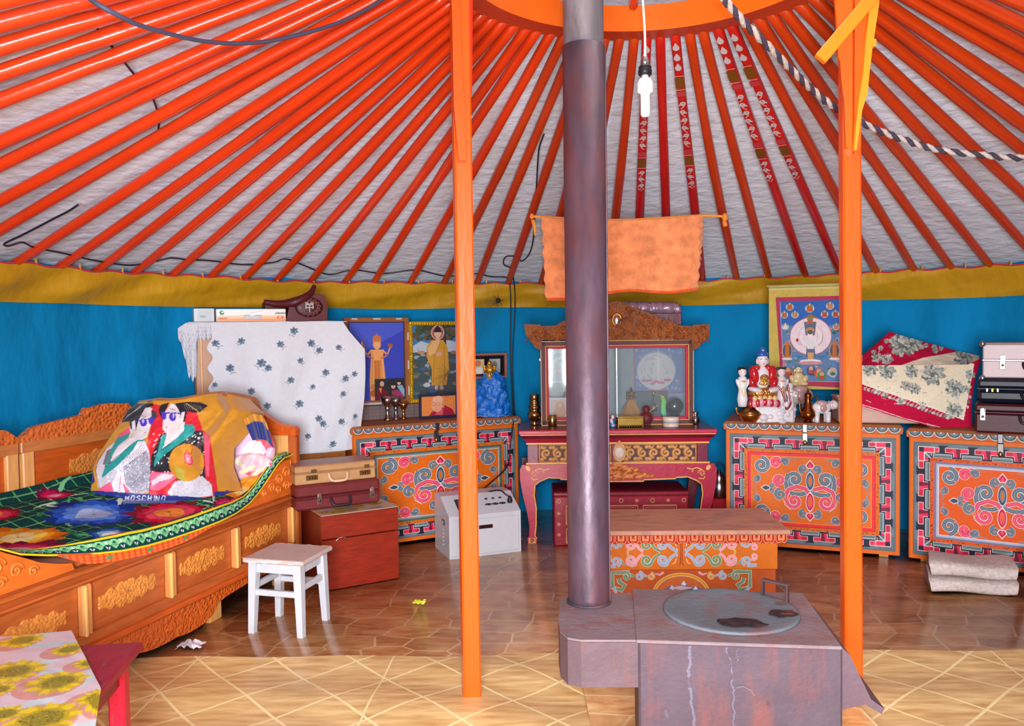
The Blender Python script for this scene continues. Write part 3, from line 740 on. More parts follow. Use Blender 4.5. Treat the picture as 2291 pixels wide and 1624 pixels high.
mx=n_.new('ShaderNodeMix'); mx.data_type='RGBA'; l_.new(mx3.outputs[0],mx.inputs['Factor']); l_.new(rp.outputs[0],mx.inputs['A']); mx.inputs['B'].default_value=(*c(248,226,170),1)
l_.new(mx.outputs['Result'],b_.inputs['Base Color']); b_.inputs['Roughness'].default_value=.36
o=cloth('linoleum_sheet',P,c(220,170,105),LINO); props(o,'pale yellow linoleum sheet with diamond lines, wavy, in the foreground','floor covering')
mb=MB(); q=[G(1313,1530),G(1313,1640)]
mb.box((.70,2.46,.0225),(.92,.96,.004),c(180,110,60),.001)
o=mb.build('linoleum_patch',FLOORM); props(o,'brown patterned linoleum patch lying under the stove','floor covering')

# ================================================================== bed
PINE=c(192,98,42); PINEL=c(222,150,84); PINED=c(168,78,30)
po=G(683,1293)+Vector((-.03,-.012,0)); BD=73.0
bed=thing('bed','carved varnished pine bed with panelled front, standing along the left wall','bed',(po.x,po.y,0),BD)
bM=Matrix.Translation(bed.location)@bed.rotation_euler.to_matrix().to_4x4(); BW=.74; BL=1.93
def bw(x,y,z): return bM@Vector((x,y,z))
def carve(mb,x,z,w,h,y,seed,amp=.006,col=None,n=(60,26)):
    """a raised cluster of foliage carving on the plane y, irregular lozenge outline"""
    r=np.random.RandomState(seed); nx,nz_=n
    ph=r.uniform(0,6.3,12)
    def f(u,v):
        a=(u-.5)*2;b=(v-.5)*2
        lim=.35+.65*(1-abs(a))**.6+.12*math.sin(a*17+ph[0])
        m=max(0,1-(abs(b)/max(lim,.05))**3)*max(0,1-abs(a)**2.5)
        q=math.sin(u*44+3*math.sin(v*16+ph[1]))*math.sin(v*22+2.5*math.sin(u*30+ph[2]))
        return (x+a*w/2,y-.0005-amp*m*(.45+.55*q*q*1.2)*(1 if m>.02 else 0)-(.001 if m>.02 else -.004),z+b*h/2)
    mb.grid(f,nx,nz_,col)
# front
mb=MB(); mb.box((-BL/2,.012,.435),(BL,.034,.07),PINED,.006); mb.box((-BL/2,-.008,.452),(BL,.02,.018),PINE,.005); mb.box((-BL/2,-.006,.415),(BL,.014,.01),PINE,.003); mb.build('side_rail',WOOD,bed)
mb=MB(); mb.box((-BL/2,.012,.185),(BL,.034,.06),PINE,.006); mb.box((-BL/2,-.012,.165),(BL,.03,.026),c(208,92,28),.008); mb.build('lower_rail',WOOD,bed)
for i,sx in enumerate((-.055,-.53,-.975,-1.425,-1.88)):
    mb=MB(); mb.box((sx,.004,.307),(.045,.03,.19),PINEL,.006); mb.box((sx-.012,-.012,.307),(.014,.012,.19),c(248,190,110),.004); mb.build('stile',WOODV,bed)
for a,b_ in ((-.53,-.055),(-.975,-.53),(-1.425,-.975),(-1.88,-1.425)):
    mb=MB(); mb.box(((a+b_)/2,.022,.307),(b_-a-.04,.014,.19),PINE,.002); p=mb.build('front_panel',WOOD,bed)
    mb=MB(); carve(mb,(a+b_)/2,.305,.31,.10,.014,int(-a*100),.007,c(236,150,66)); q=mb.build('carving',mat('panel_carving',.3,var=.2,scale=40,coat=.5,bump=.7,bscale=90,bkind='voronoi',bdist=.01),p)
# scalloped apron below, carved
def apron(n=90):
    top=[];bot=[]
    for k in range(n+1):
        x=-1.9+1.86*k/n
        s=(x+.30)/.78        # two lobes centred about x=-.9
        zb=.115-.03*max(0,math.sin(PI*min(max((x+1.62)/1.2,0),1)))
        # the deep double drop of the carving
        for cx_,w_,dp in ((-1.02,.20,.055),(-.86,.17,.062)):
            t=abs(x-cx_)/w_
            if t<1: zb=min(zb,.115-dp*math.sqrt(1-t*t)-.03)
        t=abs(x+.94)/.50
        if t<1: zb=min(zb,.115-.055*(1+math.cos(PI*t))/2)
        top.append((x,.155)); bot.append((x,zb))
    return top+bot[::-1]
mb=MB(); mb.prism(apron(),.0,.022,c(216,100,34)); mb.build('apron',CARVEF,bed)
for x,y in ((-.66,.05),(-1.80,.05),(-.66,BW-.05),(-1.8,BW-.05),(-.1,.05),(-.1,BW-.05)):
    mb=MB(); mb.box((x,y,.075),(.085,.05,.15),c(222,160,92),.004); mb.build('leg',WOODV,bed)
# raised carved end pieces of the front rail
for s,nm in ((1,'far'),(-1,'near')):
    xo=-.045 if s>0 else -1.90
    prof=[(0,.47),(0,.655),(.045,.652),(.09,.64),(.16,.60),(.23,.565),(.285,.535),(.36,.51),(.42,.495),(.43,.47)]
    mb=MB(); mb.prism([(xo-s*px*(1 if s>0 else 1),z) for px,z in prof],.0,.026,c(226,112,38)); o=mb.build('rail_end',CARVED if 0 else WOOD,bed)
    mb=MB(); dd=Dr()
    for j,(px,pz,pr) in enumerate(((.055,.59,.035),(.12,.565,.033),(.19,.535,.027),(.255,.515,.02),(.055,.52,.03),(.13,.51,.024))):
        mb.tube([Vector((xo-s*a_,-.003,b_)) for a_,b_ in spir(px,pz,pr,1.5,0,1,16)],.0042,c(236,134,56),6)
    mb.tube([(xo-s*.012,-.001,.48),(xo-s*.012,-.001,.645)],.004,c(240,140,60),6)
    mb.build('scroll_carving',WOOD,o)
# head board at the far end: frame, panel and shaped top
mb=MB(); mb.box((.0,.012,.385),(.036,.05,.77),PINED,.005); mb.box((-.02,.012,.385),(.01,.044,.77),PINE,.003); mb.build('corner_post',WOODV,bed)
mb=MB(); mb.box((.0,.062,.62),(.03,.05,.34),c(246,182,110),.004); mb.build('head_stile',WOODV,bed)
mb=MB(); mb.box((.004,BW/2+.04,.53),(.016,BW-.1,.52),c(246,182,108),.002)
d=Dr(); d.ell(-.145,.655,.009,.012,c(110,40,10)); d.ell(-.145,.655,.016,.02,c(200,120,60)); d.ell(-.145,.655,.008,.010,c(96,34,10)); d.emit(mb,(-.0045,0,0),(0,-1,0),(0,0,1),.0006)
mb.build('head_panel',WOODV,bed)
hp=[(-.012,.77),(-.012,.805),(.0,.818),(.09,.832),(.15,.862),(.20,.893),(.26,.900),(.31,.888),(.36,.91),(.44,.91),(.5,.888),(.57,.87),(.66,.84),(BW,.83),(BW,.77)]
mb=MB(); mb.prism(hp,-.02,.022,c(214,96,32),'x'); mb.build('head_rail',WOOD,bed)
# wall-side back board, two carved sections
for xa,xb in ((-1.025,-.02),(-1.93,-1.035)):
    sec=MB(); sec.box(((xa+xb)/2,BW,.825),(xb-xa,.03,.055),c(206,124,64),.005); sec.build('back_rail',WOOD,bed); sec=MB(); sec.box(((xa+xb)/2,BW,.33),(xb-xa,.03,.05),PINE,.004); sec.build('back_rail',WOOD,bed)
    mb=MB(); mb.box(((xa+xb)/2,BW+.008,.58),(xb-xa-.04,.012,.46),c(206,92,30),.002); p=mb.build('back_panel',WOOD,bed)
    mb=MB(); carve(mb,(xa+xb)/2-.02,.70,.44,.13,BW+.002,int(-xa*90),.006,c(224,136,62)); mb.build('carving',MATS['panel_carving'],p)
    for x in (xa+.035,xb-.035):
        mb=MB(); mb.box((x,BW-.002,.58),(.06,.03,.45),c(240,170,96),.005); mb.build('back_stile',WOODV,bed)
    w_=xb-xa; n=60; pts=[]
    for k in range(n+1):
        t=k/n; a=abs(t-.5)*2
        z=.868+.045*(1-a)**.8+ (.035 if a<.86 else .035*(1-a)/.14)
        if a<.52: z=.868+.035+.045*(1-.52)**.8+.014*math.sin(PI*(a/.52))**2
        if a<.26: z=.972+.006*math.cos(PI*a/.26)
        if .26<=a<.34: z=.925+.047*(.34-a)/.08
        pts.append((xa+w_*t,z))
    mb=MB(); mb.prism([(xa,.85)]+pts+[(xb,.85)],BW-.014,BW+.014,c(224,112,44)); q=mb.build('crest',CARVED,bed)

# ------------------------------------------------------------------ bedding
def surf(s,t):   # top of the mattress in bed space; s along (0 head .. -BL), t across 0 front..1 wall
    return .492+.10*np.asarray(t)**1.3
GREEN=c(8,66,66)
def frond(d,x,y,L,a,col,w_=.008): d.line([(x,y),(x+L*.5*math.cos(a),y+L*.5*math.sin(a)+.01),(x+L*math.cos(a),y+L*math.sin(a))],w_,col,w_*.3)
def flower(d,x,y,R,cols,seed,n=16,sq=1.0):
    r=random.Random(seed)
    for ring,(f,cc) in enumerate(zip((1,.8,.58,.36),cols)):
        for k in range(n):
            a=2*PI*(k+.5*ring)/n+r.uniform(-.1,.1); L=R*f*r.uniform(.85,1.1); wd=R*.17*r.uniform(.8,1.3)
            pts=[(x+L*.1*math.cos(a),y+L*.1*math.sin(a)*sq)]
            for q,wq in ((.5,.8),(.8,1),(1,.45)): pts.append((x+L*q*math.cos(a)-wd*wq*math.sin(a),y+(L*q*math.sin(a)+wd*wq*math.cos(a))*sq))
            pts.append((x+L*1.06*math.cos(a),y+L*1.06*math.sin(a)*sq))
            for q,wq in ((1,.45),(.8,1),(.5,.8)): pts.append((x+L*q*math.cos(a)+wd*wq*math.sin(a),y+(L*q*math.sin(a)-wd*wq*math.cos(a))*sq))
            v=r.uniform(.82,1.15); d.poly(pts,tuple(min(1,q*v) for q in cc))
d=Dr(); rs=random.Random(12)
for k in range(26):
    x=-1.95+k*.078; d.line([(x+.01*math.sin(y*9+k),y) for y in np.linspace(.1,.95,12)],.007,c(96,176,110))
for k in range(13):
    y=.12+k*.066; d.line([(x,y+.012*math.sin(x*7+k)) for x in np.linspace(-1.98,0,30)],.005,c(110,180,120))
for k in range(70):
    frond(d,rs.uniform(-1.95,-.02),rs.uniform(.1,.9),rs.uniform(.08,.2),rs.uniform(0,6.3),rs.choice([c(84,176,120),c(130,206,150),c(40,130,90),c(200,226,210)]),.022)
PUR=[c(120,8,60),c(196,14,84),c(226,60,120),c(250,190,210)]; RDF=[c(140,6,40),c(206,16,60),c(232,70,100),c(250,150,60)]
BLU=[c(20,50,150),c(40,92,206),c(90,140,230),c(170,190,240)]; ORF=[c(214,110,8),c(244,160,24),c(250,196,80),c(252,230,160)]
flower(d,-1.02,.50,.20,BLU,1); flower(d,-.80,.27,.19,RDF,2); flower(d,-1.42,.46,.16,ORF,3); flower(d,-1.58,.26,.22,PUR,4); flower(d,-.52,.13,.10,PUR,5); flower(d,-1.83,.62,.16,BLU,6)
flower(d,-.30,.22,.15,ORF,7); flower(d,-.20,.09,.06,PUR,8); flower(d,-1.20,.20,.09,[c(26,60,140),c(40,100,190),c(140,190,220),c(230,240,240)],9); flower(d,-1.28,.13,.07,PUR,10); flower(d,-1.30,.78,.12,RDF,13); flower(d,-.95,.83,.08,PUR,14)
# border band with fans between two yellow lines
d.rect(-2,-.02,.1,.075,GREEN)
YL=c(238,206,30); 
for k in range(32):
    x=-1.96+k*.066
    for j in range(5): d.ell(x+(j-2)*.0105,.036+.010*abs(j-2)*.6,.009,.017,c(136,210,150),(j-2)*-.4,12)
    d.ell(x,.052,.02,.012,c(136,210,150))
    for j in range(-2,3): d.line([(x,.058),(x+j*.009,.03)],.0022,c(20,80,70))
    d.ell(x+.033,.05,.006,.009,WHITE); d.ell(x+.028,.026,.0025,.007,WHITE,.4); d.ell(x+.038,.024,.0025,.007,WHITE,-.4)
d.line([(-2,.076),(.1,.076)],.009,YL); d.line([(-2,.004),(.1,.004)],.009,YL)
nu,nv=620,300
s_=np.linspace(-1.955,-.005,nu); t_=np.linspace(0,.93,nv); Sg,Tg=np.meshgrid(s_,t_)
Cc=d.sample(Sg,Tg,GREEN)
# shape: from the hanging edge over the rail, across the mattress, up against the back board; lifted at both ends over the rail ends
lift=lambda s: .145*np.clip((s+.30)/.26,0,1)**1.6+.125*np.clip((-1.42-s)/.42,0,1)**1.3
edge=.10-.02*np.clip((-.55-s_)/1.0,0,1)
u=np.clip(Tg/.082,0,1); yy=np.where(Tg<.082,-.037+.026*u**2,-.011+(Tg-.082)*.86)
wob=.010*vnoise(Sg*1.6,Tg*3,41,3)
zz=np.where(Tg<.082,.43+.075*u,.505+.11*np.clip((Tg-.082)/.8,0,1)**1.2)
sagg=.018*np.sin(Sg*3.4+.6)
zz=zz+lift(Sg)*np.clip(1-Tg/.55,0,1)**.7+wob+sagg*np.clip(1-Tg*2,0,1)*.6+.012*np.exp(-((Tg-.082)/.03)**2)
zz=zz+np.where(yy>BW-.07,(yy-(BW-.07))*.8,0); yy=np.minimum(yy,BW-.022)
yy=yy-.012*np.clip(lift(Sg)/.1,0,1)*(Tg<.1)
zlow=np.interp(Sg,[-1.95,-1.86,-1.78,-1.68,-1.58,-1.48,-1.38,-1.28,-1.15,-1.0,-.85,-.7,-.56,-.43,-.36,-.30,-.23,-.158,-.10,-.0],[.672,.664,.63,.58,.55,.525,.503,.486,.472,.465,.463,.466,.474,.495,.52,.548,.592,.640,.664,.672])
wb=np.clip(np.maximum((Sg+.72)/.50,(-1.20-Sg)/.50),0,1); wb=wb*wb*(3-2*wb)
band=Tg<.082
zb_=zlow+(.068*(1-wb)+.012*wb)*u; yb_=(-.037+.026*u)*(1-wb)+(.006+.05*u)*wb
ent=np.clip((Tg-.082)/.10,0,1); j0=int(np.argmax(t_>=.082))
zz=np.where(band,zb_,zz*(ent)+(1-ent)*(zlow+.068*(1-wb)+.012*wb+.004*np.sin(PI*ent))); yy=np.where(band,yb_,np.maximum(yy,(.056*wb-.011*(1-wb))+(Tg-.082)*.55))
yy=np.minimum(yy,BW-.022)
L=np.stack([Sg,yy,zz,np.ones_like(zz)],-1)@np.array(bM).T
bs=thing('bedspread','dark green flowered fleece bedspread with a fan-patterned yellow edged border, on the bed','bedspread',tuple(bM@Vector((-BL/2,BW/2,.47))),0)
cloth('spread',L[...,:3],Cc,QUILT,bs,.006)
mb=MB(I(bs)@bM); mb.box((-BL/2,BW/2+.0,.465),(BL-.06,BW-.07,.05),c(226,110,30),.02); o=mb.build('mattress_pad',CLOTH,None); 
o.matrix_world=Matrix.Translation(bs.location); props(o,'thin orange mattress on the slats under the green bedspread','mattress')
# orange under-sheet peeping out below the border
d=Dr(); 
for k in range(60):
    x=-1.9+k*.031
    for j in range(3): d.ell(x,.01+j*.02,.011,.008,c(255,122,24)); 
for k in range(8): d.ell(-1.75+k*.21,.03,.02,.009,c(60,150,90),.4)
nu,nv=300,18; Sg,Tg=np.meshgrid(np.linspace(-1.56,-.62,nu),np.linspace(0,.07,nv)); Cc=d.sample(Sg,Tg,c(226,66,18))
zl_=np.interp(Sg,[-1.95,-1.86,-1.78,-1.68,-1.58,-1.48,-1.38,-1.28,-1.15,-1.0,-.85,-.7,-.56],[.672,.664,.63,.58,.55,.525,.503,.486,.472,.465,.463,.466,.474]); en=np.clip(np.minimum((Sg+1.56)/.12,(-.62-Sg)/.3),0,1); zz=zl_-.034*en*(1-Tg/.07)+.006*(Tg/.07)+.003*vnoise(Sg*2,Tg,5,2); yy=-.026+Tg*.1
L=np.stack([Sg,yy,zz,np.ones_like(zz)],-1)@np.array(bM).T
o=cloth('under_sheet',L[...,:3],Cc,CLOTH,None,.004); props(o,'orange printed sheet showing below the bedspread border','sheet')
# ================================================================== pillow bundle on the bed
GOLD=c(206,142,32); NAVY=c(26,42,128); TEAL=c(22,150,150); RED_=c(214,22,44); PINK=c(232,84,120); LGREY=c(206,202,214); GREYP=c(150,148,166); BLK=c(22,20,34); SKIN=c(226,216,222)
d=Dr(); d.w=1/4.98; d.t=lambda x,y:(180+x/4.98,860+y/4.98); rs=random.Random(4)
d.poly([(780,215),(1290,300),(1360,500),(1440,580),(1530,1190),(1470,1260),(760,1230),(740,650),(800,420)],RED_)
d.poly([(1360,520),(1440,590),(1430,1030),(1400,1030),(1380,700)],PINK)
# right-hand lady: spotted robe, teal collar
spot=[(890,570),(940,540),(1100,640),(1280,520),(1360,515),(1385,1050),(1250,1150),(960,1000),(780,960),(790,800)]
d.poly(spot,BLK)
for i in range(150):
    x,y=rs.uniform(800,1380),rs.uniform(540,1060); d.ell(x,y,9,9,c(230,230,236),.7,4)
d.poly([(960,545),(1150,520),(1040,620),(905,720),(930,640)],SKIN)
d.poly([(1150,450),(1250,445),(1280,500),(1250,560),(1060,690),(930,790),(850,880),(820,930),(820,850),(850,770),(960,690),(1080,590),(1150,520)],TEAL)
d.poly([(905,580),(960,545),(930,680),(880,760),(850,790)],TEAL)
d.poly([(925,330),(1010,215),(1120,240),(1160,400),(1150,520),(960,550),(915,500)],SKIN)
d.poly([(870,290),(900,230),(990,205),(960,260),(930,330),(920,400),(890,360)],BLK)
d.poly([(1050,215),(1200,195),(1340,205),(1420,240),(1330,310),(1250,315),(1190,300),(1160,420),(1110,420),(1110,320)],BLK)
for k in range(9): d.line([(1150+k*22,215+k*3),(1180+k*25,290)],5,c(120,120,130))
d.line([(1180,215),(1320,310)],7,c(220,180,70)); 
d.line([(905,320),(1130,325)],14,c(80,50,190)); d.ell(930,350,28,48,c(78,48,186)); d.ell(1025,365,38,46,c(78,48,186)); d.ell(1035,350,10,26,c(200,190,235))
d.poly([(945,470),(975,468),(955,490)],c(200,40,70)); d.line([(1000,275),(1050,285)],6,BLK)
d.poly([(1130,310),(1165,310),(1140,420),(1150,480),(1060,540),(1090,440)],SKIN); d.line([(1090,500),(1110,430)],8,c(222,180,80))
# hands, sash, fan
d.poly([(780,980),(1040,980),(1070,1040),(870,1180),(780,1170)],c(226,100,140))
d.poly([(790,1080),(900,1000),(1050,1000),(1000,1050),(880,1080),(800,1130)],LGREY)
d.poly([(970,1200),(1060,1080),(1350,1020),(1460,1120),(1470,1240),(1200,1265),(980,1230)],LGREY)
for k in range(120): d.ell(rs.uniform(1010,1440),rs.uniform(1080,1230),7,5,c(176,174,192) if k%2 else c(226,226,236))
d.ell(1180,870,200,212,c(202,136,34)); d.ell(1180,870,188,200,GOLD)
d.poly([(1040,900),(1150,960),(1165,1090),(1080,1040)],c(178,168,60)); d.ell(1200,830,42,78,c(220,60,90),-.4); d.ell(1200,830,26,56,c(240,130,150),-.4)
for k in range(26): d.ell(1215+rs.gauss(0,30),740+rs.gauss(20,50),7,7,c(206,60,40))
for k in range(5): d.line([(1190,870),(1160+k*18,790)],3,c(250,210,215))
# left-hand lady: grey robe, teal collar
d.poly([(180,900),(290,720),(420,620),(560,560),(640,560),(720,640),(770,760),(780,960),(770,1200),(560,1210),(350,1190),(220,1150),(190,1040)],LGREY)
d.poly([(250,900),(300,740),(380,700),(340,880)],c(110,108,124))
d.poly([(560,780),(730,740),(775,850),(770,1200),(600,1205),(490,1100),(480,920)],GREYP)
for i in range(520):
    x,y=rs.uniform(490,770),rs.uniform(770,1200)
    if x>480+abs(y-950)*.15: d.line([(x,y),(x+rs.uniform(-14,14),y+rs.uniform(-10,10))],4.5,rs.choice([c(226,224,234),c(96,94,112),c(196,194,208)]))
for i in range(160): 
    x=rs.uniform(270,560); d.ell(x,1080-(x-270)*.75+rs.uniform(-60,130),7,6,rs.choice([c(170,168,190),c(230,228,238)]))
d.poly([(430,560),(550,470),(560,560),(440,620),(410,620)],PINK)
d.poly([(340,840),(430,700),(560,600),(700,570),(720,600),(560,680),(420,820),(350,880)],SKIN)
d.poly([(410,600),(550,545),(540,590),(420,690),(350,800),(300,900),(270,930),(330,760)],TEAL)
d.poly([(640,620),(720,615),(560,760),(420,900),(250,1040),(240,1020),(280,920),(400,830),(540,690)],TEAL)
d.poly([(590,300),(700,240),(800,270),(790,420),(770,520),(740,590),(650,620),(560,560),(550,470),(600,400)],SKIN)
d.poly([(465,430),(480,330),(540,250),(640,195),(800,190),(820,240),(720,270),(690,330),(650,400),(620,520),(560,500),(550,420),(500,420)],BLK)
d.poly([(790,290),(840,300),(855,360),(820,400),(795,380)],c(60,58,72))
for k in range(12): d.line([(480+k*16,400-k*14),(560+k*16,330-k*11)],5,c(126,126,138))
d.line([(520,360),(680,250)],6,c(200,196,190)); d.line([(560,215),(800,205)],9,c(222,178,50))
d.poly([(575,420),(610,400),(620,500),(600,560),(550,620),(540,590),(580,520)],SKIN); d.line([(560,600),(600,540)],9,c(222,184,90))
d.line([(620,415),(820,375)],12,c(80,50,190)); d.ell(705,425,40,46,c(78,48,186),.2); d.ell(790,405,30,42,c(78,48,186),.2); d.ell(700,410,12,24,c(200,190,235))
d.poly([(695,545),(730,530),(720,550)],c(200,60,90)); d.line([(690,350),(740,370)],5,BLK)
d.poly([(640,640),(700,640),(750,720),(560,860),(470,920),(520,850)],c(222,216,226)); 
for k in range(4): d.line([(690+k*12,650+k*12),(520+k*18,860+k*8)],4,c(120,116,134))
d.poly([(420,960),(480,1000),(520,1200),(380,1200),(350,1120)],c(230,226,234)); d.poly([(230,1150),(340,1080),(380,1210),(180,1195)],c(232,90,130)); d.poly([(470,1090),(560,1200),(500,1205)],c(232,90,130)); d.line([(450,1010),(440,1200)],6,c(214,70,110))
d.poly([(180,900),(175,960),(200,1150),(235,1150),(245,1010),(270,920),(250,880)],c(214,208,218)); 
for pts in ([(290,720),(200,850),(175,960),(215,1160)],[(770,760),(780,960),(770,1200)],[(890,570),(790,800),(780,960)],[(1360,515),(1385,1050)],[(270,930),(420,800),(560,690)],[(720,615),(740,690)]): d.line(pts,5,c(40,36,52))
# navy hem with white lettering
d.poly([(-300,900),(140,940),(165,1080),(80,1175),(600,1212),(1480,1265),(1490,1188),(1640,1185),(1800,1190),(1800,1500),(-300,1500)],NAVY)
dd=Dr(); dd.t=lambda x,y:(180+x/4.98,860+y/4.98)
d.t=lambda x,y:(180+(500+x)/4.98,860+(1294-y)/4.98); text(d,'MOSCHINO',0,0,52,8,c(214,218,232),1.2,.2)
# right edge band
d.poly([(1630,660),(1740,440),(1840,385),(2050,520),(2050,1240),(1620,1240),(1630,1000),(1648,800)],NAVY)
nu,nv=330,270
vs=np.concatenate([np.linspace(-.12,.012,80),np.linspace(.018,1.5,nv-80)]); us=np.linspace(0,1,nu); Ug,Vg=np.meshgrid(us,vs)
def itp(v,xs,ys): return np.interp(v,xs,ys)
xl=itp(vs,[-.12,-.03,0,.15,.32,.47,.63,.755,.875,.94,1,1.5],[138,160,203,206,210,224,246,264,280,288,306,320])
xr=itp(vs,[-.12,0,.12,.3,.5,.7,.85,1,1.5],[548,541,537,522,524,566,592,560,560])
yt=itp(vs,[-.12,-.03,0,1],[1126,1117,1110,893])
topc=893+8*np.cos((us-.25)*PI*2.2)-2+14*np.clip(.16-us,0,1)/.16
PX=xl[:,None]+(xr-xl)[:,None]*Ug; PY=np.repeat(yt[:,None],nu,1)
PY=PY+np.clip(Vg,0,1)*(topc-893)[None,:]+np.clip(1-np.abs(Vg)*8,0,1)*4*np.sin(Ug*PI)+ (Ug<.25)*(np.clip(.25-Ug,0,1)*-40)*np.clip(-Vg/.12,0,1)
Yd=np.interp(Ug,[0,.3,1],[3.56,3.66,3.92])+.5*np.clip(Vg,-1,0)+.24*np.clip(Vg,0,1)**1.8+.13*(np.abs(Ug-.5)*2)**2.6+.012*vnoise(Ug*2.5,Vg*2,77,4)
Yd=Yd-.028*np.exp(-((Ug-.66-.05*Vg)/.05)**2)*np.clip(Vg,0,1)+.03*np.exp(-((Ug-.76)/.04)**2)*np.clip(Vg,0,1)
P=np.zeros((nv,nu,3))
for j in range(nv):
    for i in range(nu): P[j,i]=D(PX[j,i],PY[j,i],Yd[j,i])
bk=np.clip(vs-1,0,1)          # over the top and down the back
jt=np.argmin(np.abs(vs-1))
for j in range(jt+1,nv):
    k=bk[j]/.5; P[j]=P[jt]; P[j,:,1]+=.17*k; P[j,:,0]+=.04*k; P[j,:,2]+=.03*math.sin(PI*min(k*1.3,1))-.22*k*k
bz=np.array([surf(0,.3)])
Cc=d.sample(PX,PY,GOLD)
Cc[jt+3:]=c(168,96,40)
pil=thing('pillow','bundle of pillows under a golden cloth printed with two robed ladies','pillow',tuple(D(390,1108,4.05)))
cl=cloth('printed_cover',P,Cc,SATIN,pil,.005)
# navy-edged flap on the right, the pink pillow inside
nu,nv=24,20; Ug,Vg=np.meshgrid(np.linspace(0,1,nu),np.linspace(0,1,nv))
TL=np.array([(545,937),(565,925),(585,928),(597,948)],float); BL_=np.array([(566,985),(580,982),(596,985),(611,1001)],float)
P=np.zeros((nv,nu,3)); 
for j in range(nv):
    for i in range(nu):
        x=np.interp(i/(nu-1),[0,.35,.7,1],TL[:,0])*(1-j/(nv-1))+np.interp(i/(nu-1),[0,.35,.7,1],BL_[:,0])*j/(nv-1)
        y=np.interp(i/(nu-1),[0,.35,.7,1],TL[:,1])*(1-j/(nv-1))+np.interp(i/(nu-1),[0,.35,.7,1],BL_[:,1])*j/(nv-1)
        P[j,i]=D(x,y,4.02+.02*math.sin(i*.5))
cols=np.where((Vg>.30)[...,None],np.array(NAVY),np.array(GOLD)); cloth('hem_flap',P,cols,SATIN,pil,.005)
def pillow_blob(px0,py0,px1,py1,Y,th,cols,seed,name,rot=0):
    n,m=70,50; mbx=MB(); d2=Dr(); r=random.Random(seed)
    for k in range(16): d2.ell(r.uniform(0,1),r.uniform(0,1),r.uniform(.12,.3),r.uniform(.05,.2),r.choice(cols),r.uniform(0,3))
    Ux,Vx=np.meshgrid(np.linspace(0,1,n),np.linspace(0,1,m)); CC=d2.sample(Ux,Vx,cols[0])
    for sgn in (-1,1):
        P=np.zeros((m,n,3))
        for j in range(m):
            for i in range(n):
                u,v=i/(n-1),j/(m-1); a,b=2*u-1,2*v-1
                pin=1-.10*(abs(a)**3*(1-abs(b)))-.0
                x=(px0+px1)/2+(px1-px0)/2*a*math.sqrt(1-.42*b*b); y=(py0+py1)/2+(py1-py0)/2*b*math.sqrt(1-.42*a*a)
                x+=rot*b*8
                t=max(0,(1-a**4)*(1-b**4))**.5
                w_=.008*math.sin(a*9+4*b)*t
                P[j,i]=D(x,y,Y+sgn*(th*t+w_))
        o=cloth(name if sgn<0 else name,P,CC,SATIN,pil)
PK=[c(240,196,226),c(246,222,238),c(236,170,214),c(250,236,240),c(232,92,120)]
pillow_blob(513,955,616,1054,4.21,.045,PK,2,'pink_pillow')
pillow_blob(518,1012,616,1086,4.17,.045,[c(238,190,210),c(232,84,110),c(240,226,196),c(246,214,226),c(232,84,110)],5,'pink_pillow',.6)
pillow_blob(535,1064,608,1098,4.12,.03,[c(240,168,30),c(246,190,60),c(230,140,20)],7,'yellow_pillow')
# body of the pile that fills the cover
mb=MB(I(pil)); q=D(400,1020,4.06); mb.ell(q,(.22,.08,.15),c(170,100,44),20); mb.build('pillow_filling',SATIN,pil)

# ================================================================== white stool
z=.335
A,B,C_,D_=[G(x,y,z) for x,y in ((556,1249),(690,1258),(732,1221),(602,1213))]
ctr=(A+B+C_+D_)/4; ang=math.degrees(math.atan2(B.y-A.y+C_.y-D_.y,B.x-A.x+C_.x-D_.x))
stl=thing('stool','small white stool with a worn brown seat beside the bed','stool',(ctr.x,ctr.y,0),ang)
L1=((B-A).length+(C_-D_).length)/2; L2=((D_-A).length+(C_-B).length)/2
mb=MB(); mb.box((0,0,z-.01),(L1,L2,.02),c(206,180,176),.005)
d=Dr(); 
rs=random.Random(5)
for k in range(26): d.ell(rs.uniform(-L1/2,L1/2),rs.choice([-L2/2+.006,L2/2-.006]),.012,.004,c(236,226,226))
d.emit(mb,(0,0,z),(1,0,0),(0,1,0),.0003)
d=Dr()
for k in range(16): d.ell(rs.uniform(-L1/2+.01,L1/2-.01),rs.uniform(-.008,.006),.016,.003,c(240,232,230))
d.emit(mb,(0,-L2/2,z-.01),(1,0,0),(0,0,1),.0004)
mb.build('seat',MATT,stl)
SW=c(200,204,214); lx,ly=L1/2-.04,L2/2-.035
for sx in (-1,1):
    for sy in (-1,1):
        mb=MB(); n=.019
        T=[(sx*lx+a*n,sy*ly+b*n,z-.02) for a,b in ((-1,-1),(1,-1),(1,1),(-1,1))]; Bm=[(sx*(lx+.012)+a*n*.72,sy*(ly+.01)+b*n*.72,0) for a,b in ((-1,-1),(1,-1),(1,1),(-1,1))]
        mb.add(T+Bm,[(0,1,2,3),(4,5,6,7)]+[(i,(i+1)%4,4+(i+1)%4,4+i) for i in range(4)],SW); mb.build('leg',MATT,stl)
for sy in (-1,1):
    mb=MB(); mb.box((0,sy*ly,z-.045),(2*lx-.03,.018,.045),SW,.002); mb.build('apron',MATT,stl)
    mb=MB(); mb.box((0,sy*(ly+.003),z-.155),(2*lx,.02,.026),SW,.003); mb.build('stretcher',MATT,stl)
for sx in (-1,1):
    mb=MB(); mb.box((sx*lx,0,z-.045),(.018,2*ly-.03,.045),SW,.002); mb.build('apron',MATT,stl)
    mb=MB(); mb.box((sx*(lx+.004),0,z-.13),(.02,2*ly,.026),SW,.003); mb.build('stretcher',MATT,stl)

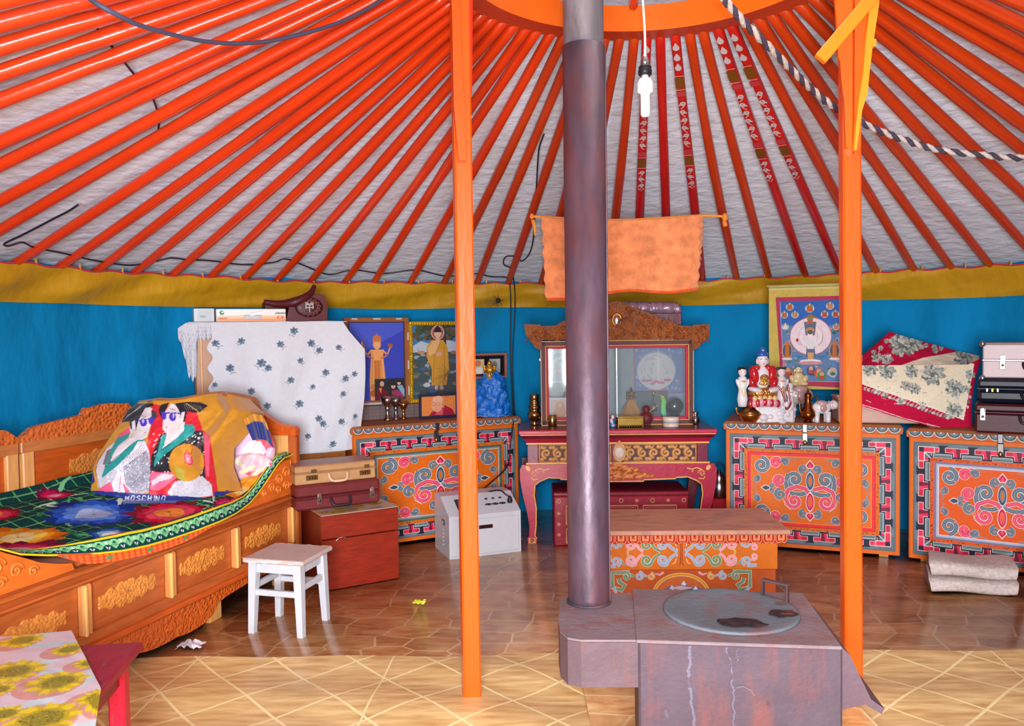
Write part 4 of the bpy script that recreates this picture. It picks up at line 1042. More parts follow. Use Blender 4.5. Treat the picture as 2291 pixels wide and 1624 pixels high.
# ================================================================== red-brown cabinet with the two cases on top
co=G(722,1325); CA=30.5
cab=thing('bedside_cabinet','low red-brown wooden cabinet between the bed and the painted chest','cabinet',(co.x,co.y,0),CA)
W_,H_,Dp=.415,.385,.36; RB=c(138,36,18)
mb=MB(); mb.box((W_/2,Dp/2+.012,H_/2),(W_-.004,Dp-.02,H_-.004),c(122,32,18),.004); mb.build('body',REDWOOD,cab)
mb=MB(); mb.box((W_/2,.006,.325),(W_,.02,.118),RB,.003); mb.build('drawer',REDWOOD,cab)
mb=MB(); mb.box((W_/2,.006,.132),(W_,.02,.256),RB,.003); dr=mb.build('door',REDWOOD,cab)
x,zz_=PL((co.x,co.y),CA,0,763,1205); mb=MB(); mb.tube([(x+.03*math.cos(a),-.008,zz_-.012+.02*math.sin(a)) for a in np.linspace(.1,PI-.1,10)],.004,c(214,212,220),7); mb.build('handle',STEEL,dr)
mb=MB(); mb.box((W_/2,Dp/2,H_+.002),(W_,Dp,.004),c(190,170,150),.001); d=Dr(); rs=random.Random(9)
for k in range(9):
    x,y=rs.uniform(.03,W_-.03),rs.uniform(.02,.14); d.ell(x,y,.045,.022,c(190,160,30),rs.uniform(0,3)); d.ell(x,y,.026,.012,c(130,110,40)); 
    d.ell(rs.uniform(.03,W_-.03),rs.uniform(.02,.14),.03,.012,c(150,140,140))
d.emit(mb,(0,0,H_+.004),(1,0,0),(0,1,0),.0004); 
o=mb.build('oilcloth',PRINT,None); o.matrix_world=Matrix.Translation(cab.location)@cab.rotation_euler.to_matrix().to_4x4(); props(o,'scrap of sunflower oilcloth on top of the red-brown cabinet','oilcloth')
def case(name,label,loc,rz,W_,D_,H_,col,m,lidf=.45,rnd=.015,locks=(.22,.78),hand=c(60,50,60),hm=RUBB,corners=None,lockm=STEEL,handle_z=None,lockc=c(198,196,204),open_hand=False):
    t=thing(name,label,'suitcase',loc,rz)
    zb=H_*(1-lidf)
    mb=MB(); mb.box((W_/2,D_/2,zb/2),(W_,D_,zb-.002),col,rnd); mb.build('body',m,t)
    mb=MB(); mb.box((W_/2,D_/2,zb+(H_-zb)/2),(W_,D_,H_-zb-.002),col,rnd); mb.build('lid',m,t)
    mb=MB(); mb.box((W_/2,D_/2,zb),(W_+.004,D_+.004,.008),lockc if corners else tuple(q*.7 for q in col),.002); mb.build('rim',m if not corners else STEEL,t)
    for f in locks:
        mb=MB(); x=W_*f; mb.box((x,-.004,zb-.01),(.026,.008,H_*.42),lockc,.003); mb.box((x,-.008,zb+.012),(.018,.01,.024),c(230,230,236),.003); mb.ell((x,-.008,zb-H_*.14),(.007,.004,.007),c(90,80,88),8); mb.build('latch',lockm,t)
    hz=zb-.012 if handle_z is None else handle_z; x0,x1=W_*.40,W_*.63
    mb=MB(); mb.tube(smooth([(x0,-.004,hz),(x0+.004,-.02,hz-.022),(x0+.02,-.028,hz-.036),(x1-.02,-.028,hz-.036),(x1-.004,-.02,hz-.022),(x1,-.004,hz)],5),.0075,hand,8); mb.build('handle',hm,t)
    if corners:
        for x in (0,W_):
            for zc_ in (0,H_):
                mb=MB(); mb.ell((x,.0,zc_),(.016,.012,.016),corners,8); mb.build('corner_cap',lockm,t)
    return t
def onrot(o,deg,x,y,z):
    a=math.radians(deg); return (o[0]+x*math.cos(a)-y*math.sin(a),o[1]+x*math.sin(a)+y*math.cos(a),z)
CZ=H_+.005
# maroon case then tan briefcase
base=onrot(co,CA,-.085,.145,CZ); 
case('suitcase','maroon suitcase with chrome latches under the tan briefcase, on the red-brown cabinet',base,CA-1,.455,.21,.135,c(112,40,44),LEATH,.5,.012,(.27,.90),c(46,30,40),RUBB)
base2=onrot(co,CA,-.085,.15,CZ+.136)
tb=case('briefcase','tan leather briefcase with combination locks, topmost on the red-brown cabinet',base2,CA-1,.435,.21,.098,c(186,140,96),LEATH,.38,.006,(),c(222,190,150),LEATH)
tb['category']='briefcase'
for f in (.20,.86):
    mb=MB(); x=.435*f; mb.box((x,-.003,.036),(.062,.006,.026),c(196,170,120),.002); 
    for j in range(3): mb.box((x-.014+j*.014,-.0065,.036),(.008,.004,.012),c(120,96,70),.001)
    mb.box((x+.01,-.004,.070),(.03,.008,.018),c(206,180,130),.002); mb.build('combination_lock',BRASS,tb)
mb=MB(); mb.box((.217,.105,.0985),(.43,.206,.003),c(160,112,92),.001); mb.build('lid_leather',LEATH,tb)

# ================================================================== white power box on the floor
g0,g1,g2=G(1006,1252),G(1166,1233),G(980,1222)
bx=thing('power_box','white metal power box with sockets on its sloping top, behind the left post','power box',(g0.x,g0.y,0),math.degrees(math.atan2(g1.y-g0.y,g1.x-g0.x)))
W_=(g1-g0).length; Dp=.30; Hf,Hb=.245,.335
BW_=c(208,210,220)
mb=MB(); mb.prism([(0,.0),(0,Hf),(.17,Hb),(Dp,Hb),(Dp,0)],0,W_,BW_,'x'); mb.build('housing',ENAM,bx)
mb=MB(); mb.box((W_/2,-.002,Hf*.48),(W_*.93,.005,Hf*.84),BW_,.002); 
d=Dr(); x0,x1,z0,z1=W_*.035,W_*.965,Hf*.06,Hf*.90; d.line([(x0,z0),(x1,z0),(x1,z1),(x0,z1),(x0,z0)],.0025,c(180,184,194)); d.emit(mb,(0,-.0045,0),(1,0,0),(0,0,1),.0004)
mb.build('front_plate',ENAM,bx)
mb=MB(); mb.box((W_*.50,-.006,Hf*.70),(.085,.004,.022),c(132,126,128),.001); d=Dr(); d.rect(-.03,-.006,-.012,.006,c(90,84,86)); 
for k in range(5): d.rect(-.008+k*.009,-.004,-.003+k*.009,.004,c(86,80,82))
d.emit(mb,(W_*.50,-.008,Hf*.70),(1,0,0),(0,0,1),.0004); mb.build('name_plate',STEEL,bx)
sl=Vector((0,.17,Hb-Hf)).normalized(); so=Vector((0,0,Hf))
def ons(x,q,h=.0): n=Vector((0,-sl.z,sl.y)); return Vector((x,0,Hf))+sl*q+n*h
mb=MB(); d=Dr(); Ls=Vector((0,.17,Hb-Hf)).length
d.rect(W_*.16,Ls*.25,W_*.38,Ls*.78,c(40,38,56)); d.rect(W_*.18,Ls*.30,W_*.36,Ls*.72,c(66,64,80))
d.emit(mb,(0,0,Hf),(1,0,0),tuple(sl),.0012); mb.build('display',PLAST,bx)
for x in (.60,.70,.80):
    mb=MB(); o_=mb.m; p=ons(W_*x,Ls*.42); d=Dr(); d.ell(0,0,.022,.010,c(26,24,34)); d.ell(-.008,0,.003,.003,c(160,160,170)); d.ell(.008,0,.003,.003,c(160,160,170)); d.emit(mb,tuple(p),(1,0,0),tuple(sl),.0015,.0003); mb.build('socket',PLAST,bx)
    mb=MB(); p=ons(W_*x,Ls*.68,.003); mb.box(tuple(p),(.016,.012,.008),c(30,28,40),.002); mb.build('switch',PLAST,bx)
p=ons(W_*.42,Ls*.5,.006); mb=MB(); mb.ell(tuple(p),(.008,.008,.01),c(30,28,40),8); mb.build('knob',PLAST,bx)
mb=MB()
for k in range(5): mb.box((-.002,.13,.06+k*.022),(.005,.03,.008),c(196,198,206),.002)
mb.build('vent',ENAM,bx)
mb=MB(); mb.box((-.002,.11,.195),(.006,.05,.03),c(70,66,78),.002); d=Dr(); d.rect(-.018,-.008,.018,.008,c(220,222,230)); d.emit(mb,(-.005,.11,.195),(0,-1,0),(0,0,1),.0004); mb.build('badge',PLAST,bx)
# plug and lead: out of the box, up the chest front to the dangling wires
bxm=Matrix.Translation(bx.location)@bx.rotation_euler.to_matrix().to_4x4()
pg=thing('power_lead','black plug and lead running from the white power box up beside the painted chest','lead',tuple(bxm@ons(W_*.905,Ls*.45)))
mb=MB(I(pg)); q=bxm@ons(W_*.905,Ls*.45,.02); mb.lathe([(.015,-.02),(.017,-.008),(.012,.008),(.006,.02)],c(24,22,32),12,tuple(I(pg).inverted()@Vector((0,0,0))*0+q)); mb.build('plug',RUBB,pg)
cx=lambda x,y,Y:D(x,y,Y)
Yq=q.y
mb=MB(I(pg)); mb.tube(smooth([q+Vector((0,0,.015)),cx(1131,1106,Yq),cx(1122,1098,Yq+.02),cx(1108,1097,Yq+.05),cx(1085,1102,Yq+.1),cx(1072,1104,Yq+.16),cx(1090,1086,Yq+.22),cx(1118,1062,Yq+.30),cx(1136,1040,5.22),cx(1141,1010,5.24),cx(1145,970,5.27),cx(1149,942,5.29)],6),.0045,c(24,22,36),6); mb.build('lead',RUBB,pg)

# ================================================================== red table and sunflower oilcloth, bottom left
z=.42; A=G(320,1435,z); B=G(229,1541,z); u_=(B-A).normalized(); v_=Vector((-u_.y,u_.x,0)); 
if v_.x>0: v_=-v_
ang=math.degrees(math.atan2(-u_.y,-u_.x))
ft=thing('red_table','low red-painted wooden table in the lower left corner, under the sunflower oilcloth','table',(A.x,A.y,0),ang)
# local: x runs away from the camera along the table's right edge (A is the far end), y runs to the left
TL_,TW_=.95,.62; RT=c(150,20,44)
mb=MB(); mb.box((-TL_/2,TW_/2,z-.0125),(TL_,TW_,.025),RT,.004)
mb.build('top',mat('worn_red_paint',.4,var=.2,scale=8,stretch=(2,8,8),dirt=(c(110,90,110),9,.6,.75,(1,6,1)),bump=.1),ft)
RLg=c(206,18,52)
mb=MB(); mb.box((-TL_/2,.05,z-.06),(TL_-.14,.02,.07),RT,.003); mb.build('apron',MATS['worn_red_paint'],ft)
mb=MB(); mb.box((-.06,TW_/2,z-.06),(.02,TW_-.14,.07),RT,.003); mb.build('apron',MATS['worn_red_paint'],ft)
for x,y in ((-.06,.05),(-TL_+.06,.05),(-.06,TW_-.05),(-TL_+.06,TW_-.05)):
    mb=MB(); mb.box((x,y,(z-.03)/2),(.045,.045,z-.03),RLg,.004); mb.build('leg',MATS['worn_red_paint'],ft)
mb=MB(); mb.box((-.06,TW_/2,.16),(.022,TW_-.1,.03),RLg,.003); mb.build('stretcher',MATS['worn_red_paint'],ft)
mb=MB(); mb.box((-TL_/2,.05,.12),(TL_-.12,.022,.03),RLg,.003); mb.build('stretcher',MATS['worn_red_paint'],ft)
# oilcloth
zc_=z+.003; P0,P1,P2,P3=G(160,1412,zc_),G(276,1640,zc_),G(-260,1640,zc_),G(-150,1440,zc_)
d=Dr(); rs=random.Random(21)
def UVp(x,y):  # photo point on the cloth -> cloth design units (metres)
    p=G(x,y,zc_); return (p.x,p.y)
for k in range(7): d.line([(-2.3+k*.22,1.3),(-1.75+k*.22,2.6)],.05,c(206,214,224))
for k in range(5): d.line([(-2.2,1.55+k*.21),(-.7,1.75+k*.21)],.035,c(196,206,216))
SUN=[(50,1435,.075,.6),(155,1455,.06,.8),(30,1505,.10,1),(130,1528,.095,1),(0,1545,.05,.9),(200,1485,.05,.8),(225,1562,.07,1),(95,1610,.11,1),(10,1600,.06,1)]
for x,y,R,_ in SUN:
    X,Y=UVp(x,y); R*=.86
    d.ell(X-.012,Y-.02,R*1.02,R*1.0,c(214,150,140),0,26)
    n=26
    for k in range(n):
        a=2*PI*k/n+rs.uniform(-.1,.1); L=R*rs.uniform(.86,1.04); w_=R*.17
        d.poly([(X+R*.4*math.cos(a-.2),Y+R*.4*math.sin(a-.2)),(X+L*.8*math.cos(a-.13),Y+L*.8*math.sin(a-.13)),(X+L*math.cos(a),Y+L*math.sin(a)),(X+L*.8*math.cos(a+.13),Y+L*.8*math.sin(a+.13)),(X+R*.4*math.cos(a+.2),Y+R*.4*math.sin(a+.2))],c(236,206,26) if k%3 else c(212,176,14))
    d.ell(X,Y,R*.60,R*.55,c(196,170,24),0,26); d.ell(X,Y,R*.48,R*.44,c(150,134,30),0,26)
    for k in range(60): 
        a=rs.uniform(0,6.3); q=R*.5*math.sqrt(rs.random()); d.ell(X+q*math.cos(a),Y+q*math.sin(a),R*.035,R*.03,c(110,98,24) if k%2 else c(186,164,40),0,6)
nu,nv=260,200; Ug,Vg=np.meshgrid(np.linspace(0,1,nu),np.linspace(0,1,nv))
PP=[np.array(q) for q in (P3,P0,P1,P2)]
P=(PP[0]*(1-Ug)[...,None]+PP[1]*Ug[...,None])*(1-Vg)[...,None]+(PP[3]*(1-Ug)[...,None]+PP[2]*Ug[...,None])*Vg[...,None]
Cc=d.sample(P[...,0],P[...,1],c(224,196,206))
# part beyond the table's right edge hangs down
Lx=P@np.array(I(ft))[:3,:3].T+np.array(I(ft))[:3,3]
over=np.clip(-Lx[...,1],0,1); 
P[...,2]+=.002+.004*vnoise(Ug*2,Vg*2,8,3)**2-over*.55
sh=np.array(v_)*1.0; P+= (over*.55)[...,None]*sh
o=cloth('sunflower_oilcloth',P,Cc,PRINT,None,.002); props(o,'pink oilcloth printed with yellow sunflowers, covering the red table','oilcloth')
# ================================================================== painted chests
CO_=c(224,106,16); COD=c(150,84,40)
GREYB=[c(206,216,226),c(58,72,92),c(112,128,142)]; PINKB=[c(250,212,216),c(200,24,66),c(240,84,116)]; DK=c(34,30,54)
def motif(d,cx,cy,s,hw,hh,fat=1.0):
    """central medallion of paired scrolls plus four corner scrolls, mirrored left-right"""
    base=d.t; sx_=hw/405.0; sy_=hh/228.0; s=(sx_+sy_)/2; fat=1.3
    for sx in (1,-1):
        d.t=lambda x,y,sx=sx:(cx+sx*x*sx_,cy+y*sy_)
        g=lambda *a,**k:d.band(spir(*a[:3],*a[3:]),k.get('w',17)*fat*s,k.get('c',GREYB))
        g(45,150,30,1.3,-PI/2,1); d.band([(25,120),(8,135),(0,160)],12*s,GREYB)
        g(105,75,58,1.5,-PI*.55,1,w=26); 
        d.band([(-30,-18),(10,-8),(60,-28),(120,-28),(160,10),(168,60),(150,110)],34*s,GREYB)
        d.band([(-20,60),(-10,0),(30,-10)],18*s,GREYB)
        d.band([(-10,-40),(30,10),(90,25),(150,0),(172,-50),(160,-100),(120,-130)],34*s,PINKB)
        g(110,-78,50,1.5,0,-1,c=PINKB,w=22)
        g(45,-165,30,1.3,PI/2,-1)
        g(212,62,42,1.5,-PI/2,1,c=PINKB,w=22); g(206,-36,40,1.5,PI/2,-1,w=19)
        g(262,24,19,1.2,-PI/2,1,w=12); g(262,-10,17,1.2,PI/2,-1,w=12)
        d.poly([(280,18),(310,30),(345,6),(310,-16),(280,-4)],GREYB[0]); d.poly([(284,14),(310,23),(336,6),(310,-10),(284,0)],GREYB[1])
        d.line([(190,100),(175,80)],6*s,c(240,150,90)); g(180,-70,14,1,0,1,c=[c(240,190,150),c(206,90,20)],w=8)
        for sy in (1,-1):
            X=hw/sx_;Y=hh/sy_
            d.t=lambda x,y,sx=sx,sy=sy:(cx+sx*x*sx_,cy+sy*y*sy_)
            g(X-66,Y-62,56,1.6,PI*.5,1,w=24); g(X-168,Y-42,38,1.5,PI,-1,c=PINKB,w=22); g(X-232,Y-34,27,1.4,0,1,w=16)
            d.band([(X-250,Y-14),(X-280,Y-10),(X-315,Y-6)],12*s,GREYB,4*s); g(X-32,Y-158,24,1.4,PI/2,1,w=15); d.band([(X-14,Y-170),(X-30,Y-205),(X-12,Y-225)],12*s,GREYB,4*s)
            d.line([(X-100,Y-112),(X-112,Y-96),(X-96,Y-88)],7*s,c(236,150,110))
    d.t=lambda x,y:(cx+x*sx_,cy+y*sy_)
    for y0,sg in ((215,1),(-215,-1)):
        q=lambda f:[(0,y0+2*sg*f),(-34*f,y0-sg*40),(-18*f,y0-sg*62),(18*f,y0-sg*62),(34*f,y0-sg*40)]
        d.poly(q(1.0),PINKB[0]); d.poly([(0,y0-8*sg),(-26,y0-sg*40),(-14,y0-sg*56),(14,y0-sg*56),(26,y0-sg*40)],PINKB[1]); d.ell(0,y0-sg*42,9,12,PINKB[2])
    for yc,cc in ((66,GREYB),(-78,PINKB)):
        for f,k in ((1,0),(.86,1),(.62,2)): d.poly([(30*f*math.sin(a)*abs(math.sin(a))**.3,yc+70*f*math.cos(a)) for a in np.linspace(0,2*PI,24)],cc[k])
        d.ell(0,yc,10,28,CO_)
    d.t=base
def fret(d,L,h,x0,z0,rot):
    """one side of the hammer-fret border, length L, drawn along +x with its outer edge at the top"""
    base=d.t; d.t={0:lambda x,y:(x0+x,z0+y),1:lambda x,y:(x0+y,z0-x),2:lambda x,y:(x0-x,z0-y),3:lambda x,y:(x0-y,z0+x)}[rot]
    n=max(2,int(round(L/.142))); p=L/n
    d.rect(0,0,L,h,DK); d.rect(0,h*.86,L,h,c(96,110,118))
    for k in range(n):
        x=k*p
        d.poly([(x+p*.06,h*.70),(x+p*.30,h*.96),(x+p*.86,h*.96),(x+p*.86,h*.70)],c(112,128,136))
        d.rect(x+p*.08,h*.38,x+p*.88,h*.72,c(246,214,220)); d.rect(x+p*.10,h*.41,x+p*.86,h*.69,c(236,54,86)); d.rect(x+p*.10,h*.41,x+p*.3,h*.69,c(208,30,66))
        d.rect(x+p*.36,h*.10,x+p*.62,h*.42,c(246,214,220)); d.rect(x+p*.38,h*.10,x+p*.60,h*.45,c(226,44,78)); d.poly([(x+p*.44,h*.69),(x+p*.60,h*.69),(x+p*.60,h*.1),(x+p*.5,h*.1)],c(120,20,60))
        d.rect(x-p*.34,0,x+p*.32,h*.28,c(190,206,214)) if k else d.rect(x,0,x+p*.32,h*.28,c(190,206,214))
        d.rect(max(x-p*.32,0),h*.03,x+p*.30,h*.24,c(90,108,112)); d.rect(max(x-p*.32,0),h*.13,x+p*.30,h*.24,c(128,146,150))
    d.rect(L-p*.34,0,L,h*.28,c(190,206,214)); d.rect(L-p*.32,h*.03,L,h*.24,c(100,118,122))
    d.t=base
def chest(label,o,rz,W,H,Dp,frame,x_lock,left_cut=0,inner=None,panelcol=CO_,seed=1,latchlab=None):
    t=thing('painted_chest',label,'chest',(o[0],o[1],0),rz)
    ft=.022; lh=.052
    mb=MB(); mb.box((W/2,Dp/2,(H-lh+ft)/2),(W,Dp,H-lh-ft),c(206,96,22),.006); mb.build('body',MATT,t)
    d=Dr(); z0,z1=ft,H-lh
    d.rect(0,z0,W,z1,CO_); d.rect(.0,z0,.006,z1,c(190,84,14)); d.rect(W-.006,z0,W,z1,c(190,84,14))
    b=.022; h=.078
    d.rect(b,z0+b,W-b,z1-b,c(88,100,108)); X0,X1,Z0,Z1=b+.004,W-b-.004,z0+b+.004,z1-b-.004
    fret(d,X1-X0,h,X0,Z1-h,0); fret(d,X1-X0,h,X1,Z0+h,2)
    fret(d,Z1-Z0-2*h*0,h,X0+h,Z0,3); fret(d,Z1-Z0,h,X1-h,Z1,1)
    for sx,xx in ((1,X0),(-1,X1)):
        for sz,zz in ((1,Z0),(-1,Z1)):
            q=lambda a,bb:(xx+sx*a*h,zz+sz*bb*h)
            d.poly([q(0,0),q(1.02,0),q(1.02,1.02),q(0,1.02)],c(96,112,118)); d.poly([q(.25,.25),q(1.3,.25),q(1.3,.68),q(.68,.68),q(.68,1.3),q(.25,1.3)],c(246,214,220))
            d.poly([q(.30,.30),q(1.25,.30),q(1.25,.62),q(.62,.62),q(.62,1.25),q(.30,1.25)],c(236,54,86)); d.poly([q(.30,.30),q(.62,.30),q(.62,.62),q(.30,.62)],c(50,20,60)); d.line([q(.66,.66),q(1.05,1.05)],.006,c(180,214,224))
    i=b+h+.006
    d.rect(i,z0+i,W-i,z1-i,panelcol)
    rs=random.Random(seed)
    for k in range(150):
        x=rs.uniform(i,W-i); d.ell(x,rs.choice([z0+i+.009,z1-i-.009])+rs.uniform(-.006,.006),.003,.0022,c(70,36,20),0,6)
    for k in range(70): d.ell(rs.choice([i+.009,W-i-.009])+rs.uniform(-.006,.006),rs.uniform(z0+i,z1-i),.0022,.003,c(70,36,20),0,6)
    i2=i+.020
    for k,(cc,wd) in enumerate(frame):
        d.rect(i2,z0+i2,W-i2,z1-i2,cc); i2+=wd
    d.rect(i2,z0+i2,W-i2,z1-i2,panelcol)
    hw,hh=(W/2-i2),(z1-z0)/2-i2
    s=min(hh/225.0,hw/425.0)*1.0
    motif(d,W/2,(z0+z1)/2,s,hw-.002,hh-.002)
    mb=MB(); d.emit(mb,(0,0,0),(1,0,0),(0,0,1),.0008,.000012); mb.build('front_panel',ART,t)
    mb=MB(); mb.box((W/2,Dp/2-.006,H-lh/2+.001),(W+.03,Dp+.03,lh-.004),c(166,96,52),.014)
    d=Dr(); n=int(W/.062); p=(W+.0)/n
    d.rect(-.01,H-lh+.004,W+.01,H-.014,c(196,92,30))
    for k in range(n):
        x=p*(k+.5); arc=lambda R,Rz:[(x+R*math.cos(a),H-.015-Rz*math.sin(a)) for a in np.linspace(0,PI,14)]
        d.poly(arc(p*.50,.030),c(206,214,220)); d.poly(arc(p*.45,.026),c(70,84,96)); d.poly(arc(p*.30,.018),c(110,124,132)); d.ell(x,H-.018,.004,.003,c(226,226,226))
    d.emit(mb,(0,-.0215,0),(1,0,0),(0,0,1),.0006,.00002)
    mb.build('lid',MATT,t)
    x=x_lock
    mb=MB(); mb.box((x,-.028,H-.03),(.026,.010,.05),c(150,150,154),.003); mb.box((x,-.006,H-.088),(.030,.012,.06),c(160,160,164),.003); mb.ell((x,-.014,H-.115),(.012,.008,.016),c(176,150,90),10); l=mb.build('hasp',STEEL,t)
    for x in (.08,W-.08):
        for y in (.06,Dp-.06):
            mb=MB(); mb.box((x,y,ft/2),(.05,.05,ft),c(206,150,90),.002); mb.build('foot',WOODV,t)
    return t
GRF=[(c(78,96,96),.012),(c(128,146,140),.010),(c(220,226,220),.003)]
RDF_=[(c(180,20,30),.004),(c(236,40,50),.016),(c(246,160,60),.003)]
BLF=[(c(120,120,160),.010),(c(176,186,206),.010),(c(226,226,240),.003)]
LO=Vector((-.722,4.94,0)); la=math.radians(27.7); LO2=LO+Vector((math.cos(la),math.sin(la),0))*(-.265)
LCW,LCH=1.117,.752
lch=chest('painted orange chest left of the red altar table, framed pictures standing on it',LO2,27.7,LCW,LCH,.44,GRF,.535,seed=1)
RO=Vector((1.273,4.837,0)); RCW,RCH=.945,.757; ra=-20.5
rch=chest('painted orange chest right of the altar table, porcelain figures standing on it',RO,ra,RCW,RCH,.46,RDF_,.445,seed=2)
FO=Vector((2.192,4.475,0)); FCW,FCH=.89,.745; fa=-34.4
fch=chest('painted orange chest at the right picture edge, suitcases stacked on it',FO,fa,FCW,FCH,.36,BLF,.435,panelcol=c(226,88,12),seed=3)

# ================================================================== low painted table in front of the altar
tx0,tx1,ty0,ty1=.345,1.282,3.94,4.36; TWd=tx1-tx0; TH_=.335
lt=thing('low_table','low orange painted table behind the stove, a row of lotus petals under its top','table',(tx0,ty0,0),-1.5)
TD=ty1-ty0
mb=MB(); mb.box((TWd/2,TD/2-.01,TH_-.012),(TWd+.10,TD+.08,.024),c(206,146,120),.006); 
mb.build('top',mat('worn_brown_top',.45,var=.14,scale=6,stretch=(1,5,1),dirt=(c(120,84,90),6,.5,.75,(1,3,1)),bump=.08),lt)
mb=MB(); mb.box((TWd/2,TD/2-.008,TH_-.045),(TWd+.07,TD+.05,.042),c(196,60,18),.004)
d=Dr(); n=17; W2=TWd+.07; p=W2/n
for k in range(n):
    x=-.035+p*(k+.5); y=TH_-.045
    arc=lambda f,dz:[(x-p*.46*f,y+.021),(x+p*.46*f,y+.021),(x+p*.46*f,y-.006),(x+p*.30*f,y-.021+dz),(x,y-.016+dz),(x-p*.30*f,y-.021+dz),(x-p*.46*f,y-.006)]
    d.poly(arc(1,0),c(246,170,130)); d.poly(arc(.9,.003),c(180,26,20)); d.poly(arc(.62,.008),c(222,100,40)); d.line([(x-p*.2,y+.018),(x-p*.2,y-.002),(x+p*.2,y-.002),(x+p*.2,y+.018)],.003,c(250,214,180)); d.poly([(x-p*.1,y+.02),(x+p*.1,y+.02),(x,y+.002)],c(150,20,20))
d.emit(mb,(0,-.0335,0),(1,0,0),(0,0,1),.0006); mb.build('petal_moulding',ART,lt)
SCO=[c(244,240,236)]
SZ=1.18
PKs=SCO+[c(232,120,150),c(244,168,186)]; GNs=SCO+[c(74,128,86),c(120,160,116)]; BLs=SCO+[c(124,148,196),c(166,186,218)]; YLs=SCO+[c(214,140,30),c(236,176,60)]
mb=MB(); mb.box((TWd/2,TD/2,.218),(TWd,TD,.176),c(226,118,34),.004)
d=Dr(); cx=TWd/2; z=.218; 
for sx in (1,-1):
    for sz in (1,-1):
        d.t=lambda x,y,sx=sx,sz=sz:(cx+sx*x,z+sz*y)
        d.band([(.018,.004),(.05,.024),(.072,.056)],.015,BLs); d.band(spir(.088,.038,.028,1.4,PI*.8,-1),.015,BLs)
        d.band([(.10,.006),(.128,.02),(.15,.055)],.014,GNs); d.band(spir(.168,.038,.028,1.4,PI*.8,-1),.015,GNs)
        d.band([(.185,.006),(.205,.02),(.226,.055)],.014,PKs); d.band(spir(.242,.037,.028,1.4,PI*.8,-1),.015,PKs)
        d.band([(.262,.0),(.258,.012),(.248,.016)],.010,YLs)
        d.band([(.30,.030),(.284,.052),(.264,.064)],.016,GNs,.004)
        d.band(spir(.318,.044,.024,1.3,PI*.6,1),.013,BLs); d.band([(.318,.066),(.345,.066),(.366,.064)],.016,BLs)
        d.band(spir(.352,.022,.018,1.2,PI*.8,-1),.012,PKs)
        d.line([(.02,.012),(.03,.05),(.042,.056)],.004,c(236,220,190)); d.line([(.004,.0),(.004,.055),(.012,.062)],.004,c(180,60,30)); d.line([(.03,.03),(.02,.028),(.028,.016)],.003,c(170,50,30))
d.t=lambda x,y:(x,y)
d.emit(mb,(0,0,0),(1,0,0),(0,0,1),.0006); mb.build('upper_panel',ART,lt)
mb=MB(); mb.box((TWd/2,TD/2,.065),(TWd-.014,TD-.014,.13),c(200,92,40),.003)
d=Dr(); 
for sx in (1,-1):
    d.t=lambda x,y,sx=sx:(cx+sx*x,y)
    d.band([(.085,.118),(.105,.105),(.125,.112)],.012,PKs,.006); d.band(spir(.148,.098,.018,1.2,PI/2,1),.012,YLs); d.band([(.165,.098),(.18,.105)],.01,BLs); d.band(spir(.205,.10,.022,1.3,PI/2,1),.013,BLs); d.band([(.228,.098),(.25,.11)],.012,GNs)
    d.band([(.25,.118),(.335,.118),(.335,.045),(.29,.03),(.275,.055),(.30,.07),(.305,.09)],.022,GNs); d.band(spir(.268,.098,.02,1.2,PI/2,1),.013,GNs); d.band([(.33,.045),(.31,.0)],.018,BLs,.006)
d.t=lambda x,y:(cx+x,y)
A_=[(.135*math.cos(a),.002+.105*math.sin(a)) for a in np.linspace(0,PI,28)]
d.poly(A_,c(214,110,60)); d.line(A_,.016,c(248,226,170)); d.line(A_,.011,c(232,156,30))
d.poly([(-.10,.0),(-.11,.028),(-.06,.04),(0,.034),(.07,.042),(.11,.026),(.1,.0)],c(74,134,74))
for x,h in ((-.045,.055),(.012,.075),(.07,.05)): d.poly([(x-.034,.034),(x,h),(x+.034,.034)],c(96,116,186)); d.poly([(x-.013,h-.018),(x,h),(x+.013,h-.018),(x+.004,h-.024),(x-.004,h-.02)],WHITE); 
d.poly([(-.06,.04),(.0,.052),(.06,.04),(0,.03)],c(214,190,210))
d.emit(mb,(0,.007,0),(1,0,0),(0,0,1),.0006); mb.build('base',ART,lt)

# ================================================================== altar table
AO=Vector((.086,4.99,0)); AA_=-2.2; AW=1.108
al=thing('altar_table','dark red altar table with gilt carved frieze and cabriole legs against the far wall','altar table',tuple(AO),AA_)
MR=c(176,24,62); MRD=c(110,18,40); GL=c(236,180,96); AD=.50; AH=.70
mb=MB(); mb.box((AW/2,AD/2-.01,AH-.013),(AW+.10,AD+.06,.026),c(196,30,70),.005); mb.box((AW/2,AD/2-.01,AH-.001),(AW+.085,AD+.045,.003),c(120,60,50),.001)
mb.build('top',PAINT,al)
mb=MB()
prof=[(.04,.672),(.036,.66),(.02,.645),(.012,.632),(.004,.625),(0,.618)]
for (o0,z0),(o1,z1) in zip(prof,prof[1:]):
    q=lambda o,z:[(-o,-o,z),(AW+o,-o,z),(AW+o,AD,z),(-o,AD,z)]
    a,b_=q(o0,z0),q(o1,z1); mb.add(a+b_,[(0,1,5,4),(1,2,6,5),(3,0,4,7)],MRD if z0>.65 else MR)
mb.box((AW/2,-.038,.672),(AW+.08,.006,.006),GL,.001); mb.box((AW/2,-.004,.615),(AW+.012,.012,.010),GL,.002)
mb.build('cornice',PAINT,al)
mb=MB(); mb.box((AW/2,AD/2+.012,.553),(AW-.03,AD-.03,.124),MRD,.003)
for x in (.035,AW-.035,AW/2): mb.box((x,.012,.553),(.07,.03,.124),c(120,20,58),.004)
mb.box((AW/2,-.002,.492),(AW+.016,.022,.010),GL,.002)
mb.build('frieze',PAINT,al)
